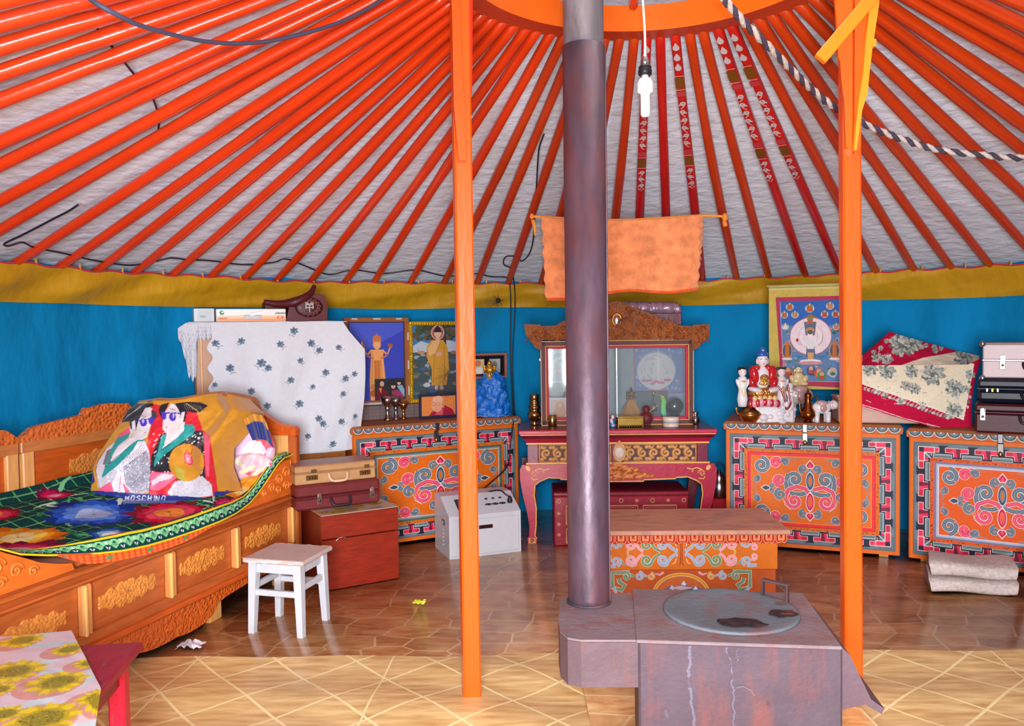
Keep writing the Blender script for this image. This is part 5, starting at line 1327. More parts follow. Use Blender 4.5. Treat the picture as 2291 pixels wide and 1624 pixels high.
def scroll_relief(mb,x0,x1,z0,z1,y,col,n):
    hgt=(z1-z0); cz=(z0+z1)/2; p=(x1-x0)/n
    for k in range(n):
        x=x0+p*(k+.5); s=1 if k%2 else -1
        mb.tube([Vector((a,y-.004,b_)) for a,b_ in spir(x,cz,min(p*.42,hgt*.40),1.35,s*PI/2,s,18)],lambda t:.0125-.005*t,col,6)
        mb.tube([Vector((x-p*.5,y-.002,cz-s*hgt*.36)),Vector((x-p*.2,y-.004,cz-s*hgt*.30)),Vector((x,y-.003,cz-s*hgt*.44))],.008,col,6)
        for dx,dz in ((-.38,.36),(.38,.36),(.38,-.36),(-.38,-.36)): mb.ell((x+p*dx,y-.003,cz+hgt*dz),(.016,.006,.012),col,8)
GD=c(206,148,88)
GOLDP=mat('gold_paint',.5,var=.15,scale=40)
for x0,x1 in ((.075,AW/2-.04),(AW/2+.04,AW-.075)):
    mb=MB(); mb.box(((x0+x1)/2,.0,.553),(x1-x0,.008,.112),c(70,20,36),.002); scroll_relief(mb,x0+.008,x1-.008,.503,.603,.0,GD,6)
    for z in (.5,.606): mb.tube([(x0,-.002,z),(x1,-.002,z)],.005,GD,6)
    for x in (x0,x1): mb.tube([(x,-.002,.5),(x,-.002,.606)],.005,GD,6)
    mb.build('gilt_frieze_panel',GOLDP,al)
mb=MB(); cxm=AW/2+.012
mb.prism([(cxm,.635),(cxm-.03,.60),(cxm-.042,.555),(cxm-.028,.515),(cxm,.498),(cxm+.028,.515),(cxm+.042,.555),(cxm+.03,.60)],-.018,-.004,GD); mb.ell((cxm,-.018,.558),(.032,.010,.034),c(228,206,196),16); mb.build('medallion',GOLDP,al)
# apron with carved arch and curved legs
def arch(x): return x
ap=[(-.03,.488),(AW+.03,.488),(AW+.045,.46),(AW+.04,.40),(AW-.045,.36),(AW-.075,.385),(AW-.13,.408),(AW-.20,.405),(AW-.205,.397),(AW*.5+.16,.392),(AW*.5+.155,.382),(AW*.5-.155,.382),(AW*.5-.16,.392),(.205,.397),(.20,.405),(.13,.408),(.075,.385),(.045,.36),(-.04,.40),(-.045,.46)]
mb=MB(); mb.prism(ap,-.03,.03,MR); 
mb.box((AW/2,AD/2,.45),(AW-.02,AD-.04,.06),MRD,.002); apo=mb.build('apron',PAINT,al)
mb=MB(); e=[Vector((x,-.031,z)) for x,z in ap[4:18]]; mb.tube(e,.0045,GL,6)
d=Dr()
for sx,xb in ((1,.045),(-1,AW-.045)):
    d.t=lambda x,y,sx=sx,xb=xb:(xb+sx*x,y)
    d.band(spir(.0,.43,.022,1.3,0,1),.008,[GL,c(190,110,60)]); d.line([(.0,.452),(.03,.465),(.06,.455),(.09,.462)],.006,GL); d.line([(-.02,.41),(-.01,.395),(.02,.40)],.005,GL); d.line([(.05,.45),(.06,.437)],.005,GL); d.ell(-.04,.465,.012,.018,GL,.6)
d.t=lambda x,y:(x,y)
d.emit(mb,(0,-.03,0),(1,0,0),(0,0,1),.0006); mb.build('gilt_line',GOLDP,apo)
mb=MB()     # carved flower spray in the middle
rs=random.Random(6)
for k in range(70):
    t=rs.uniform(-1,1)*rs.uniform(.3,1); x=AW/2+.01+t*.22; z=.415+.05*(1-abs(t))**1.3*rs.uniform(-.45,1.7)
    mb.ell((x,-.032,z),(.024*(1.1-abs(t)*.5),.008,.010),rs.choice([c(206,120,56),c(190,104,44),c(220,140,72)]),8,(0,rs.uniform(-.9,.9),0))
mb.build('carved_spray',GOLDP,apo)
def legout(s,x): 
    o=[(-.045,.46),(-.046,.40),(-.030,.30),(-.006,.20),(.010,.10),(.006,.045),(-.004,.035),(-.002,.0),(.052,.0),(.055,.03),(.042,.05),(.050,.12),(.052,.22),(.040,.30),(.046,.36),(.075,.385),(.13,.408),(.13,.46)]
    return [(x+s*a,b_) for a,b_ in o]
for s,x in ((1,0),(-1,AW)):
    for y,front in ((-.028,1),(AD-.06,0)):
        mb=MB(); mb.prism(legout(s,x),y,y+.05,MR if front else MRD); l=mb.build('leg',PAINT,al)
        if front:
            mb=MB(); mb.tube([Vector((px,y-.001,pz)) for px,pz in legout(s,x)[9:16]],.0042,GL,6); mb.box((x+s*.025,y-.002,.018),(.046,.006,.032),c(206,140,80),.002); mb.tube([Vector((x+s*(.025+a),y-.006,.018+b_)) for a,b_ in spir(0,0,.014,1.5,0,1,14)],.003,c(110,40,40),5); mb.build('gilt_foot',GOLDP,l)

# display case on the altar
ck=G(1212,952,AH); CY=5.20
def CP(x,y,Y=CY): return PL((AO.x,AO.y),AA_,Y,x,y)
cyl_=.20   # local depth of the case front
xl,zb=PL((AO.x,AO.y),AA_,cyl_,1211,950); xr,_=PL((AO.x,AO.y),AA_,cyl_,1553,952); _,ztp=PL((AO.x,AO.y),AA_,cyl_,1300,762)
zb=AH+.001
k_=math.radians(AA_); cl_=AO+Vector((math.cos(k_)*xl-math.sin(k_)*cyl_,math.sin(k_)*xl+math.cos(k_)*cyl_,zb))
dc=thing('display_case','glazed shrine case with dark red gold-edged frame and carved wooden crest on the altar','display case',tuple(cl_),AA_)
CW=xr-xl; CH=ztp-zb; CD=.25
FM=c(96,44,50)
mb=MB()
for x,w_ in ((.016,.032),(CW-.016,.032)): mb.box((x,.014,CH/2),(w_,.028,CH),FM,.003)
for z in (.016,CH-.016): mb.box((CW/2,.014,z),(CW,.028,.032),FM,.003)
mb.build('frame',MATT,dc)
mb=MB()
for i,wd in ((.003,.005),(.033,.005)):
    for x in (i,CW-i): mb.box((x,-.001,CH/2),(wd,.006,CH-2*i+wd),GL,.001)
    for z in (i,CH-i): mb.box((CW/2,-.001,z),(CW-2*i+wd,.006,wd),GL,.001)
mb.build('gold_edging',GOLDP,dc)
mb=MB()
for x in (.043,CW-.043): mb.box((x,.016,CH/2),(.016,.02,CH-.07),c(196,16,60),.002)
for z in (.043,CH-.043): mb.box((CW/2,.016,z),(CW-.07,.02,.016),c(196,16,60),.002)
mb.build('red_inner_frame',MATT,dc)
mb=MB(); mb.box((CW/2,CD-.006,CH/2),(CW,.012,CH),c(150,160,170),.002); mb.box((.006,CD/2,CH/2),(.012,CD-.03,CH),FM,.002); mb.box((CW-.006,CD/2,CH/2),(.012,CD-.03,CH),FM,.002); mb.box((CW/2,CD/2,.006),(CW,CD-.03,.012),FM,.002); mb.box((CW/2,CD/2,CH-.006),(CW,CD-.03,.012),FM,.002); mb.build('carcass',PAINT,dc)
mb=MB()
for x0,x1,y in ((.05,CW*.53,.020),(CW*.50,CW-.05,.026)): mb.box(((x0+x1)/2,y,CH/2),(x1-x0,.003,CH-.1),(.9,.9,.9),.0005)
mb.build('sliding_glass',GLASS,dc)
mb=MB(); mb.box((CW*.50,.022,CH/2),(.008,.008,CH-.1),c(180,190,196),.001); mb.build('glass_rail',STEEL,dc)
# carved crest
oc=[(232,375),(390,380),(400,395),(545,388),(600,348),(680,330),(760,300),(850,255),(960,215),(1030,190),(1080,158),(1145,146)]
oc+= [(2*1145-x,y) for x,y in oc[:-1][::-1]]
oc+= [(2055,500),(1985,540),(1960,600),(1890,640),(1880,530),(410,530),(400,635),(330,600),(305,540),(245,480)]
Mdc=I(dc)
def toc(x,y): 
    X,Z=PL((cl_.x,cl_.y),AA_,-.0,1120+x/4.406,640+y/4.406); return (X,Z-zb)
oc=[toc(*q) for q in oc]
mb=MB(); mb.prism(oc,-.012,.014,c(140,74,30)); rs=random.Random(4); cc_=[c(156,80,30),c(134,64,24),c(176,98,42)]
top=lambda X:0
xs=[p[0] for p in oc[:23]]; zs_=[p[1] for p in oc[:23]]
for k in range(330):
    X=rs.uniform(xs[0]+.02,xs[-1]-.02); zt_=np.interp(X,xs,zs_)-.020; z0_=(CH+.012) if -.005<X<CW+.005 else CH-.02
    if zt_<z0_+.005: continue
    Z=rs.uniform(z0_,zt_); 
    R=min(rs.uniform(.010,.022),zt_-Z+.012,Z-z0_+.014); mb.tube([Vector((a,-.0115,b_)) for a,b_ in spir(X,Z,R,rs.uniform(.7,1.3),rs.uniform(0,6),rs.choice([-1,1]),10)],lambda t:.0052*(1-t*.5),rs.choice(cc_),5)
cst=mb.build('crest',mat('crest_wood',.5,var=.22,scale=24,spec=.25,bump=.5,bscale=70,bkind='voronoi',bdist=.008),dc)
X,Z=toc(1145,335); mb=MB(); mb.ell((X,-.016,Z),(.024,.010,.036),c(214,206,206),14); mb.tube([(X+.028*math.cos(a),-.014,Z+.04*math.sin(a)) for a in np.linspace(0,2*PI,24)],.006,c(196,110,44),6); mb.build('crest_jewel',STEEL,cst)
def dcw(x,y,z): return (Matrix.Translation(dc.location)@dc.rotation_euler.to_matrix().to_4x4())@Vector((x,y,z))
def dcp(px,py,yl): return PL((cl_.x,cl_.y),AA_,yl,px,py)

# red chest under the altar
ro=G(1240,1222); rw=PL((ro.x,ro.y),-1,0,1541,1110)[0]
rc=thing('red_chest','low red chest with small gold marks, standing under the altar table','chest',(ro.x,ro.y+.0,0),-1)
RH=.305; RDp=.33
mb=MB(); mb.box((rw/2,RDp/2,RH/2),(rw,RDp,RH),c(150,24,50),.008)
d=Dr(); gm=c(206,160,96)
def mark(x,z,r): 
    for k in range(3): d.line([(x+r*math.cos(PI*k/3+.5),z+r*math.sin(PI*k/3+.5)),(x-r*math.cos(PI*k/3+.5),z-r*math.sin(PI*k/3+.5))],.0035,gm)
for k in range(9):
    x=.03+(rw-.06)*k/8
    if k%2: mark(x,RH-.03,.013)
    else: d.line([(x+.012*math.cos(a),RH-.03+.012*math.sin(a)) for a in np.linspace(0,6.3,10)],.004,gm)
for z in (.07,.135,.2): mark(.03,z,.012); mark(rw-.03,z,.012)
for x0 in np.linspace(.075,rw-.075-.2,3):
    for z0,z1 in ((.135,.245),(.02,.105)):
        d.line([(x0,z0),(x0+.2,z0),(x0+.2,z1),(x0,z1),(x0,z0)],.008,gm); d.line([(x0+.012,z0+.012),(x0+.188,z0+.012),(x0+.188,z1-.012),(x0+.012,z1-.012),(x0+.012,z0+.012)],.003,gm); d.line(spir(x0+.1,(z0+z1)/2,.03,1.5,0,1),.005,gm)
d.emit(mb,(0,0,0),(1,0,0),(0,0,1),.0006); mb.build('body',PAINT,rc)
mb=MB(); mb.box((rw/2,RDp/2,RH+.012),(rw+.006,RDp+.006,.024),c(130,18,40),.006); mb.build('lid',PAINT,rc)
# ================================================================== pictures and small things on the left chest
def LP(px,py,yl): return PL((LO2.x,LO2.y),27.7,yl,px,py)
def LW(x,y,z): a=math.radians(27.7); return Vector((LO2.x+x*math.cos(a)-y*math.sin(a),LO2.y+x*math.sin(a)+y*math.cos(a),z))
LT=LCH+.001
def pxdraw(px0,py0,px1,py1,w,h):
    d=Dr(); d.t=lambda x,y:((x-px0)/(px1-px0)*w,(py1-y)/(py1-py0)*h); return d
def picture(name,label,cat,box,yl,fr,fcol,fm,draw,depth=.022,pf=LP,wf=LW,rz=27.7,zb=None,border=None,group=None):
    px0,py0,px1,py1=box
    x0,za=pf(px0,py1,yl); x1,zb_=pf(px1,py1,yl); _,z1=pf((px0+px1)/2,py0,yl)
    z0=(za+zb_)/2 if zb is None else zb
    W,H=x1-x0,z1-z0
    p=wf(x0,yl,z0); t=thing(name,label,cat,tuple(p),rz,group)
    mb=MB()
    mb.box((fr/2,0,H/2),(fr,depth,H),fcol,.004); mb.box((W-fr/2,0,H/2),(fr,depth,H),fcol,.004); mb.box((W/2,0,fr/2),(W-2*fr+.002,depth,fr),fcol,.004); mb.box((W/2,0,H-fr/2),(W-2*fr+.002,depth,fr),fcol,.004)
    if border: border(mb,W,H,fr,depth)
    mb.build('frame',fm,t)
    mb=MB(); mb.box((W/2,depth*.3,H/2),(W-fr,.004,H-fr),c(60,50,46),.001)
    d=pxdraw(px0,py0,px1,py1,W,H); draw(d,W,H,fr); d.emit(mb,(0,depth*.3-.002,0),(1,0,0),(0,0,1),.0004,.00002)
    mb.build('print',PRINT,t); return t
def head(d,x,y,r,skin,hair=None,bald=True):
    d.ell(x,y,r*.8,r,skin)
    if hair: d.poly([(x+r*.85*math.cos(a),y-r*.25-r*.85*math.sin(a)) for a in np.linspace(0,PI,10)],hair)
    d.ell(x-r*.3,y-r*.05,r*.12,r*.06,c(60,30,30)); d.ell(x+r*.3,y-r*.05,r*.12,r*.06,c(60,30,30)); d.line([(x-r*.2,y+r*.5),(x+r*.2,y+r*.5)],.002,c(150,60,60))
# the dark rack at the back of the chest that the pictures stand on
x0,_=LP(770,935,.30); x1,_=LP(1000,935,.30); _,zr_=LP(880,906,.30)
rk=thing('wooden_rack','low dark wooden box at the back of the left chest, under the framed pictures','box',tuple(LW(x0,.30,LT)),27.7)
RKH=zr_-LT
mb=MB(); mb.box(((x1-x0)/2,.06,RKH/2),(x1-x0,.12,RKH),c(112,92,92),.003); d=Dr()
for k in range(9): d.rect((x1-x0)*k/9,0.0,(x1-x0)*k/9+.003,RKH,c(80,64,64))
for k in range(3): d.rect(0,RKH*(k+1)/4,x1-x0,RKH*(k+1)/4+.002,c(86,70,70))
d.emit(mb,(0,0,0),(1,0,0),(0,0,1)); mb.build('body',MATT,rk)
zrk=LT+RKH+.001
GDc=[c(206,120,60),c(232,160,96),c(176,92,44)]
def poster(d,W,H,fr):
    d.rect(785,722,905,897,c(58,70,186)); d.poly([(785,722),(905,722),(905,740),(785,800)],c(76,92,206))
    x=845
    d.poly([(x-13,790),(x+13,790),(x+18,850),(x+16,900),(x-16,900),(x-18,850)],GDc[1]); d.poly([(x-8,790),(x+8,790),(x+6,900),(x-6,900)],GDc[0])
    for k in range(4): d.line([(x-10+k*6,800),(x-12+k*8,885)],.002,GDc[2])
    d.poly([(x-16,782),(x+16,782),(x+11,806),(x-11,806)],GDc[1])
    for s in (-1,1): d.line([(x+s*14,786),(x+s*22,796),(x+s*8,802)],.012,GDc[0]); d.line([(x+s*14,786),(x+s*24,792),(x+s*30,776)],.010,GDc[1]); d.ell(x+s*31,774,4,5,GDc[0])
    d.ell(x-33,768,2,6,GDc[1]); d.ell(x+30,773,6,4,GDc[2]); d.ell(x,770,9,12,GDc[1]); d.poly([(x-10,764),(x+10,764),(x+8,752),(x+2,750),(x,744),(x-2,750),(x-8,752)],GDc[0]); d.ell(x,773,5,7,c(238,176,120)); d.line([(x-2,776),(x+2,776)],.002,GDc[2])
    d.ell(838,866,9,7,GDc[0]); d.ell(838,880,11,8,GDc[2])
def pborder(mb,W,H,fr,dp):
    for x,z,w_,h_ in ((W*.5,H-.010,.05,.012),(W*.16,H-.010,.04,.012),(W*.84,H-.01,.04,.012),(.008,H*.78,.012,.05),(W-.008,H*.78,.012,.05),(W-.008,H*.45,.012,.06),(W-.008,H*.15,.012,.06),(W*.5,.01,W*.7,.014)): mb.box((x,-dp/2,z),(w_,.006,h_),c(190,184,190),.002)
picture('framed_picture','blue picture of a golden standing deity in a brown and silver frame','picture',(772,710,917,906),.36,.030,c(150,86,46),MATT,poster,border=pborder,zb=zrk)
def buddha(d,W,H,fr):
    d.rect(926,728,1040,898,c(70,84,88)); d.rect(926,728,1040,775,c(66,120,176)); d.poly([(926,775),(945,764),(960,770),(985,758),(1040,772),(1040,790),(926,790)],c(178,190,206))
    rs=random.Random(2)
    for k in range(60): d.ell(rs.uniform(928,1038),rs.uniform(728,760),rs.uniform(4,9),rs.uniform(3,6),rs.choice([c(70,84,60),c(96,84,60),c(58,70,54)]))
    for k in range(60): d.ell(rs.uniform(928,1038),rs.uniform(790,890),rs.uniform(3,9),rs.uniform(2,5),rs.choice([c(58,86,78),c(88,110,100),c(150,160,166),c(70,96,140),c(150,110,80)]))
    d.rect(966,740,1000,800,c(74,56,56)); x=981
    d.ell(x,745,15,17,c(220,160,150)); d.ell(x,745,12.5,14.5,c(150,96,84))
    d.poly([(x-14,762),(x+12,762),(x+22,780),(x+24,830),(x+18,868),(x-16,868),(x-14,830),(x-26,800),(x-24,776)],c(206,150,56)); d.poly([(x-10,764),(x+6,764),(x-4,790),(x-20,800),(x-22,780)],c(222,176,120))
    d.line([(x+6,766),(x-8,800),(x-12,860)],.004,c(166,112,36)); d.line([(x+14,775),(x+14,860)],.004,c(166,112,36)); d.ell(x+2,795,8,5,c(210,160,140))
    d.ell(x-5,872,4,7,c(206,160,140)); d.ell(x+7,872,4,7,c(206,160,140)); d.rect(x-4,754,x+4,764,c(214,170,150)); d.ell(x,747,8,10,c(224,182,160)); d.poly([(x-9,744),(x+9,744),(x+6,735),(x,731),(x-6,735)],c(44,34,40)); d.ell(x,733,3.5,4,c(44,34,40)); d.line([(x-5,746),(x-2,746)],.0016,c(70,40,40)); d.line([(x+2,746),(x+5,746)],.0016,c(70,40,40)); d.line([(x-2,752),(x+2,752)],.0016,c(170,70,70))
    d.ell(955,866,8,5,c(190,190,196)); d.ell(962,857,3,4,c(190,190,196)); d.line([(962,855),(964,846)],.003,c(190,190,196)); d.ell(944,790,8,4,c(190,140,100)); d.line([(938,788),(936,778)],.003,c(190,140,100))
def gborder(mb,W,H,fr,dp):
    for k in range(34):
        for x in (fr*.5,W-fr*.5): mb.ell((x,-dp*.5,H*(k+.5)/34),(fr*.36,.005,H/70),c(232,190,40),6)
    for k in range(24):
        for z in (fr*.5,H-fr*.5): mb.ell((W*(k+.5)/24,-dp*.5,z),(W/50,.005,fr*.36),c(232,190,40),6)
GOLDF=mat('gold_frame',.22,metal=.6,var=.3,scale=40,bump=.5,bscale=60)
picture('framed_picture','picture of a standing robed buddha in a glittering gold frame, beside the left post','picture',(917,719,1048,906),.345,.026,c(236,190,40),GOLDF,buddha,border=gborder,zb=zrk)
def monk(d,W,H,fr):
    d.rect(944,886,1020,926,c(222,132,66)); d.poly([(960,926),(966,918),(980,914),(995,905),(1012,914),(1018,926)],c(160,26,60)); d.poly([(972,924),(984,914),(992,912),(990,926)],c(210,90,90))
    d.ell(978,903,13,16,c(226,160,126)); d.ell(980,893,12,8,c(232,172,140)); d.ell(992,906,2.5,5,c(206,130,104))
    for s in (-1,1): d.line([(975+s*5+4*math.cos(a),902+3.5*math.sin(a)) for a in np.linspace(0,2*PI,12)],.0016,c(90,50,40))
    d.line([(971,914),(980,914)],.002,c(170,70,70)); d.line([(975,903),(973,908),(977,909)],.0016,c(180,100,80))
picture('framed_picture','small framed portrait of an elderly monk with glasses, dark blue frame, on the left chest','picture',(938,880,1023,931),.17,.011,c(30,40,84),PAINT,monk,depth=.014,zb=LT+.002)
def trio(d,W,H,fr):
    d.rect(840,848,905,893,c(40,44,44)); head(d,855,858,6,c(214,160,130)); d.poly([(841,893),(845,868),(855,866),(868,876),(872,893)],c(110,22,40)); d.poly([(848,868),(854,866),(853,880)],c(226,130,50))
    head(d,880,864,6,c(220,170,150),c(50,40,40)); d.poly([(876,893),(877,874),(890,872),(902,882),(903,893)],c(150,56,96)); head(d,893,857,5,c(222,180,166),c(36,30,34)); d.poly([(888,864),(900,862),(905,872),(905,890),(893,872)],c(130,166,196))
picture('photograph','small unframed photo of a monk and two women propped against the blue picture','photograph',(839,847,906,894),.335,.002,c(60,60,60),PRINT,trio,depth=.004,zb=LP(870,894,.335)[1])
def collage(d,W,H,fr):
    d.rect(1062,797,1128,838,c(26,22,30)); d.rect(1062,803,1084,836,c(236,206,160)); d.ell(1070,812,7,7,c(214,140,100)); d.ell(1074,828,9,7,c(240,240,240)); d.rect(1095,803,1120,834,c(180,190,190)); d.rect(1097,805,1118,832,c(200,208,206)); d.ell(1108,816,6,8,c(150,150,150))
picture('framed_picture','small frame with two little photos on black, behind the blue bag','picture',(1052,790,1134,846),.40,.016,c(178,110,96),MATT,collage,zb=LP(1100,846,.40)[1])

# blue plastic bag round a gilt figure
p,_z=G(1101,931,LT),0; k=MPP(p)
bg_=thing('wrapped_figure','gilt crowned figure wrapped in a blue plastic bag, right of the left post','figurine',tuple(p))
mb=MB()
def bagf(u,v):
    a=2*PI*u; w_=np.interp(v,[0,.1,.5,.75,.9,1],[37,38,34,28,18,9])*k; z=v*104*k
    f=1+.09*math.sin(a*5+v*9)+.06*math.sin(a*9-v*14)+.05*math.sin(v*30+a*3)
    return (w_*f*math.cos(a),w_*.62*f*math.sin(a),z)
mb.grid(bagf,60,36,c(12,108,206)); mb.build('bag',BAG,bg_)
mb=MB(); mb.ell((-4*k,-8*k,92*k),(9*k,8*k,13*k),c(226,176,90),12); mb.lathe([(9*k,98*k),(12*k,104*k),(8*k,110*k),(4*k,122*k),(1*k,126*k)],c(214,156,60),10,(-4*k,-8*k,0))
for s in (-1,0,1): mb.ell((-4*k+s*11*k,-10*k,108*k),(3*k,3*k,8*k),c(230,180,90),8)
mb.ell((-4*k,-15*k,92*k),(5*k,3*k,8*k),c(236,200,140),8); mb.build('crowned_head',GILT,bg_)
mb=MB(); mb.grid(lambda u,v:(p.x+(-34+u*72)*k,p.y+(-22-6*math.sin(u*9))*k+v*20*k,LT+.004+.006*math.sin(u*14)**2+.003*math.sin(v*5)),24,6,c(222,160,60)); o=mb.build('yellow_cloth',SATIN); props(o,'folded yellow cloth under the blue plastic bag','cloth')
# offering cups
def goblet(name,label,px,py,h,w_,col,m,zt,foot=.7,bowl=.45,group=None,cat='cup'):
    p=G(px,py,zt); k=MPP(p); t=thing(name,label,cat,(p.x,p.y,zt),0,group); H=h*k; W=w_*k/2
    mb=MB(); mb.lathe([(W*foot,0),(W*foot,H*.04),(W*.42,H*.12),(W*.28,H*.30),(W*.30,H*.45),(W*.42,H*.52),(W*.26,H*.55),(W*.55,H*(1-bowl)+.04*H),(W*.9,H*.80),(W,H),(W*.92,H*.99),(W*.7,H*.86),(.001,H*.80)],col,20); mb.build('cup',m,t)
    return t
ZL=LT
t=goblet('butter_lamp','tallest silver butter lamp with a wide brass bowl, in front of the rack',867,940,54,31,c(196,186,180),STEEL,ZL,group='butter lamps on the left chest')
t=goblet('butter_lamp','silver butter lamp behind and right of the tallest one',886,938,50,26,c(176,168,166),STEEL,ZL,group='butter lamps on the left chest')
t=goblet('butter_lamp','small brass goblet right of the silver butter lamps',903,937,38,20,c(206,150,84),BRASS,ZL,group='butter lamps on the left chest')
t=goblet('butter_lamp','thin short brass cup left of the silver butter lamps',849,938,30,12,c(200,150,90),BRASS,ZL,group='butter lamps on the left chest')
# little stack beside the cloth
def small_box(name,label,cat,px0,py0,px1,py1,zt,dp,col,m,rz=27.7,part='body',draw=None,rnd=.003):
    p0=G(px0,py1,zt); a=math.radians(rz); (x1,_)=PL((p0.x,p0.y),rz,0,px1,py1); (_,z1)=PL((p0.x,p0.y),rz,0,(px0+px1)/2,py0)
    t=thing(name,label,cat,(p0.x,p0.y,zt),rz); mb=MB(); W=x1;H=z1-zt; mb.box((W/2,dp/2,H/2),(W,dp,H),col,rnd)
    if draw: d=Dr(); draw(d,W,H); d.emit(mb,(0,0,0),(1,0,0),(0,0,1))
    mb.build(part,m,t); return t,H,W
t,h1,w1=small_box('copper_box','copper coloured box with a pale flower, on the left chest by the white cloth','box',792,915,852,936,ZL,.12,c(196,110,70),GILT,draw=lambda d,W,H:[d.ell(W*.62+.02*math.cos(k),H*.5+.014*math.sin(k),.008,.006,c(226,180,190)) for k in range(6)])
t,h2,w2=small_box('wrapped_parcel','white wrapped parcel on the copper box, beside the white cloth','parcel',792,900,846,914,ZL+h1+.001,.10,c(222,222,232),CLOTH,rnd=.012)
p=G(816,899,ZL+h1+h2+.002); k=MPP(p); t=thing('shell_ornament','small silvery shell ornament lying on the white parcel','ornament',(p.x,p.y+.04,ZL+h1+h2+.002))
mb=MB(); mb.ell((0,0,.008),(.022,.014,.008),c(110,40,60),10); mb.build('cushion',SATIN,t); mb=MB()
for i in range(4): mb.ell((-.016+i*.011,0,.02+.004*math.sin(i*2)),(.008,.008,.007),c(206,196,196),8)
mb.build('shell',STEEL,t)
# peacock feathers
def feather(name,label,px0,py0,pts,Y,col,n,L,eye=True):
    P=smooth([D(x,y,Y+dy) for x,y,dy in pts],8); t=thing(name,label,'feather',tuple(P[0]))
    mb=MB(I(t)); mb.tube(P,lambda q:.0022*(1-.6*q),c(86,70,66),5); mb.build('quill',MATT,t)
    mb=MB(I(t)); rs=random.Random(int(px0)); N=len(P)
    for k in range(n):
        i=int(N*.15+(N*.84)*k/n); p=P[min(i,N-1)]; d_=(P[min(i+1,N-1)]-P[i-1]).normalized(); s=1 if k%2 else -1
        sd=d_.cross(Vector((0,1,0))).normalized()*s; l=L*(.5+.5*math.sin(PI*k/n))*rs.uniform(.7,1.1)
        mb.tube([p,p+d_*l*.35+sd*l*.45,p+d_*l*.6+sd*l*.8+Vector((0,0,-.1*l)),p+d_*l*.7+sd*l-Vector((0,0,.35*l))],lambda q:.0012*(1-.5*q),col,4,cap=False)
    mb.build('barbs',MATT,t); return t
feather('peacock_feather','dark peacock feather rising between the left post and the hanging wires',1060,860,[(1058,850,0),(1062,790,0),(1070,740,0),(1086,700,0),(1108,676,-.02)],5.3,c(36,60,66),46,.09)
feather('peacock_feather','drooping brown feather in front of the buddha picture',990,880,[(1030,890,0),(1018,850,0),(1004,832,0),(992,850,-.02),(988,880,-.03)],5.10,c(70,50,40),40,.07)
q=cyl(1115,672,RF-.05); t=thing('feather_eye','black spiky feather tuft stuck on the yellow valance left of the wires','feather',tuple(q))
mb=MB(); mb.ell((0,0,0),(.016,.008,.016),c(20,18,24),8); mb.build('tuft',MATT,t)
mb=MB(); rs=random.Random(3)
for k in range(26): a=rs.uniform(0,6.3); l=rs.uniform(.03,.055); mb.tube([(0,0,0),(l*.5*math.cos(a),-.008,l*.5*math.sin(a)),(l*math.cos(a),-.004,l*math.sin(a))],lambda q:.0018*(1-.7*q),c(24,22,28),4,cap=False)
mb.build('barbs',MATT,t)

# ================================================================== cabinet under the white flowered cloth
WO=Vector((-.995,4.84,0)); WA=24.0
def WP(px,py,yl): return PL((WO.x,WO.y),WA,yl,px,py)
def WW(x,y,z): a=math.radians(WA); return Vector((WO.x+x*math.cos(a)-y*math.sin(a),WO.y+x*math.sin(a)+y*math.cos(a),z))
xa,_=WP(437,850,0); xb=-.005; _,zt=WP(640,722,0); WDp=.245
wc=thing('tall_cabinet','tall brown cabinet behind the bed head, covered by a white flowered cloth','cabinet',tuple(WW(xa,0,0)),WA)
WWd=xb-xa; BRN=c(150,88,30)
mb=MB(); mb.box((WWd/2,WDp/2+.006,zt/2),(WWd,WDp-.012,zt-.004),BRN,.004); mb.build('carcass',WOODV,wc)
for a_,b_ in ((.004,WWd/2-.003),(WWd/2+.003,WWd-.004)):
    mb=MB(); mb.box(((a_+b_)/2,.0,zt/2),(b_-a_,.016,zt-.03),c(164,98,34),.003); mb.box((a_+.03,-.009,zt/2),(.012,.006,zt-.06),c(206,140,60),.002); mb.build('door',WOODV,wc)
d=Dr()
def rose(x,y,s=1.0,rot=0):
    for k,(dx,dy,r,cc) in enumerate(((0,0,1,c(116,136,156)),(-.25,.2,.6,c(88,106,130)),(.3,-.2,.55,c(140,158,174)),(.1,.3,.4,c(80,96,120)),(-.1,-.35,.4,c(96,114,138)))): d.ell(x+dx*.016*s,y+dy*.016*s,.020*s*r,.018*s*r,cc)
    for k in range(6): d.ell(x+.02*s*math.cos(k*1.05+rot),y+.019*s*math.sin(k*1.05+rot),.008*s,.007*s,c(104,124,146))
    a=-PI/2+rot; d.line([(x,y-.015*s),(x+.03*s*math.cos(a),y+.034*s*math.sin(a)),(x+.042*s*math.cos(a-.5),y+.045*s*math.sin(a-.5))],.004*s,c(120,140,160)); d.line([(x+.03*s*math.cos(a),y+.034*s*math.sin(a)),(x+.05*s*math.cos(a+.4),y+.04*s*math.sin(a+.4))],.004*s,c(120,140,160))
ROS=[(540,763,.8),(627,770,.8),(658,740,.9),(697,768,.9),(715,784,.8),(757,777,.7),(514,823,.9),(585,812,1),(600,823,.8),(672,807,.7),(728,833,.8),(650,850,.8),(563,875,.8),(700,865,.6),(598,908,.8),(670,903,.9),(765,880,.7),(712,936,.8),(722,948,.8),(762,942,.8),(688,975,.7),(745,993,.8),(480,860,.6),(482,768,.8),(545,930,.8),(640,965,.7),(790,836,.7),(793,930,.6),(770,846,.8)]
xl_,_=WP(470,850,0); xr_,_=WP(800,850,0)
for x,y,s in ROS:
    X,Z=WP(x,y,-.02); rose(X,Z,s*.98,(x*7%5-2)*.4)
nu,nv=230,210; Ug,Vg=np.meshgrid(np.linspace(0,1,nu),np.linspace(0,1,nv))
_,zbot=WP(740,1012,0)
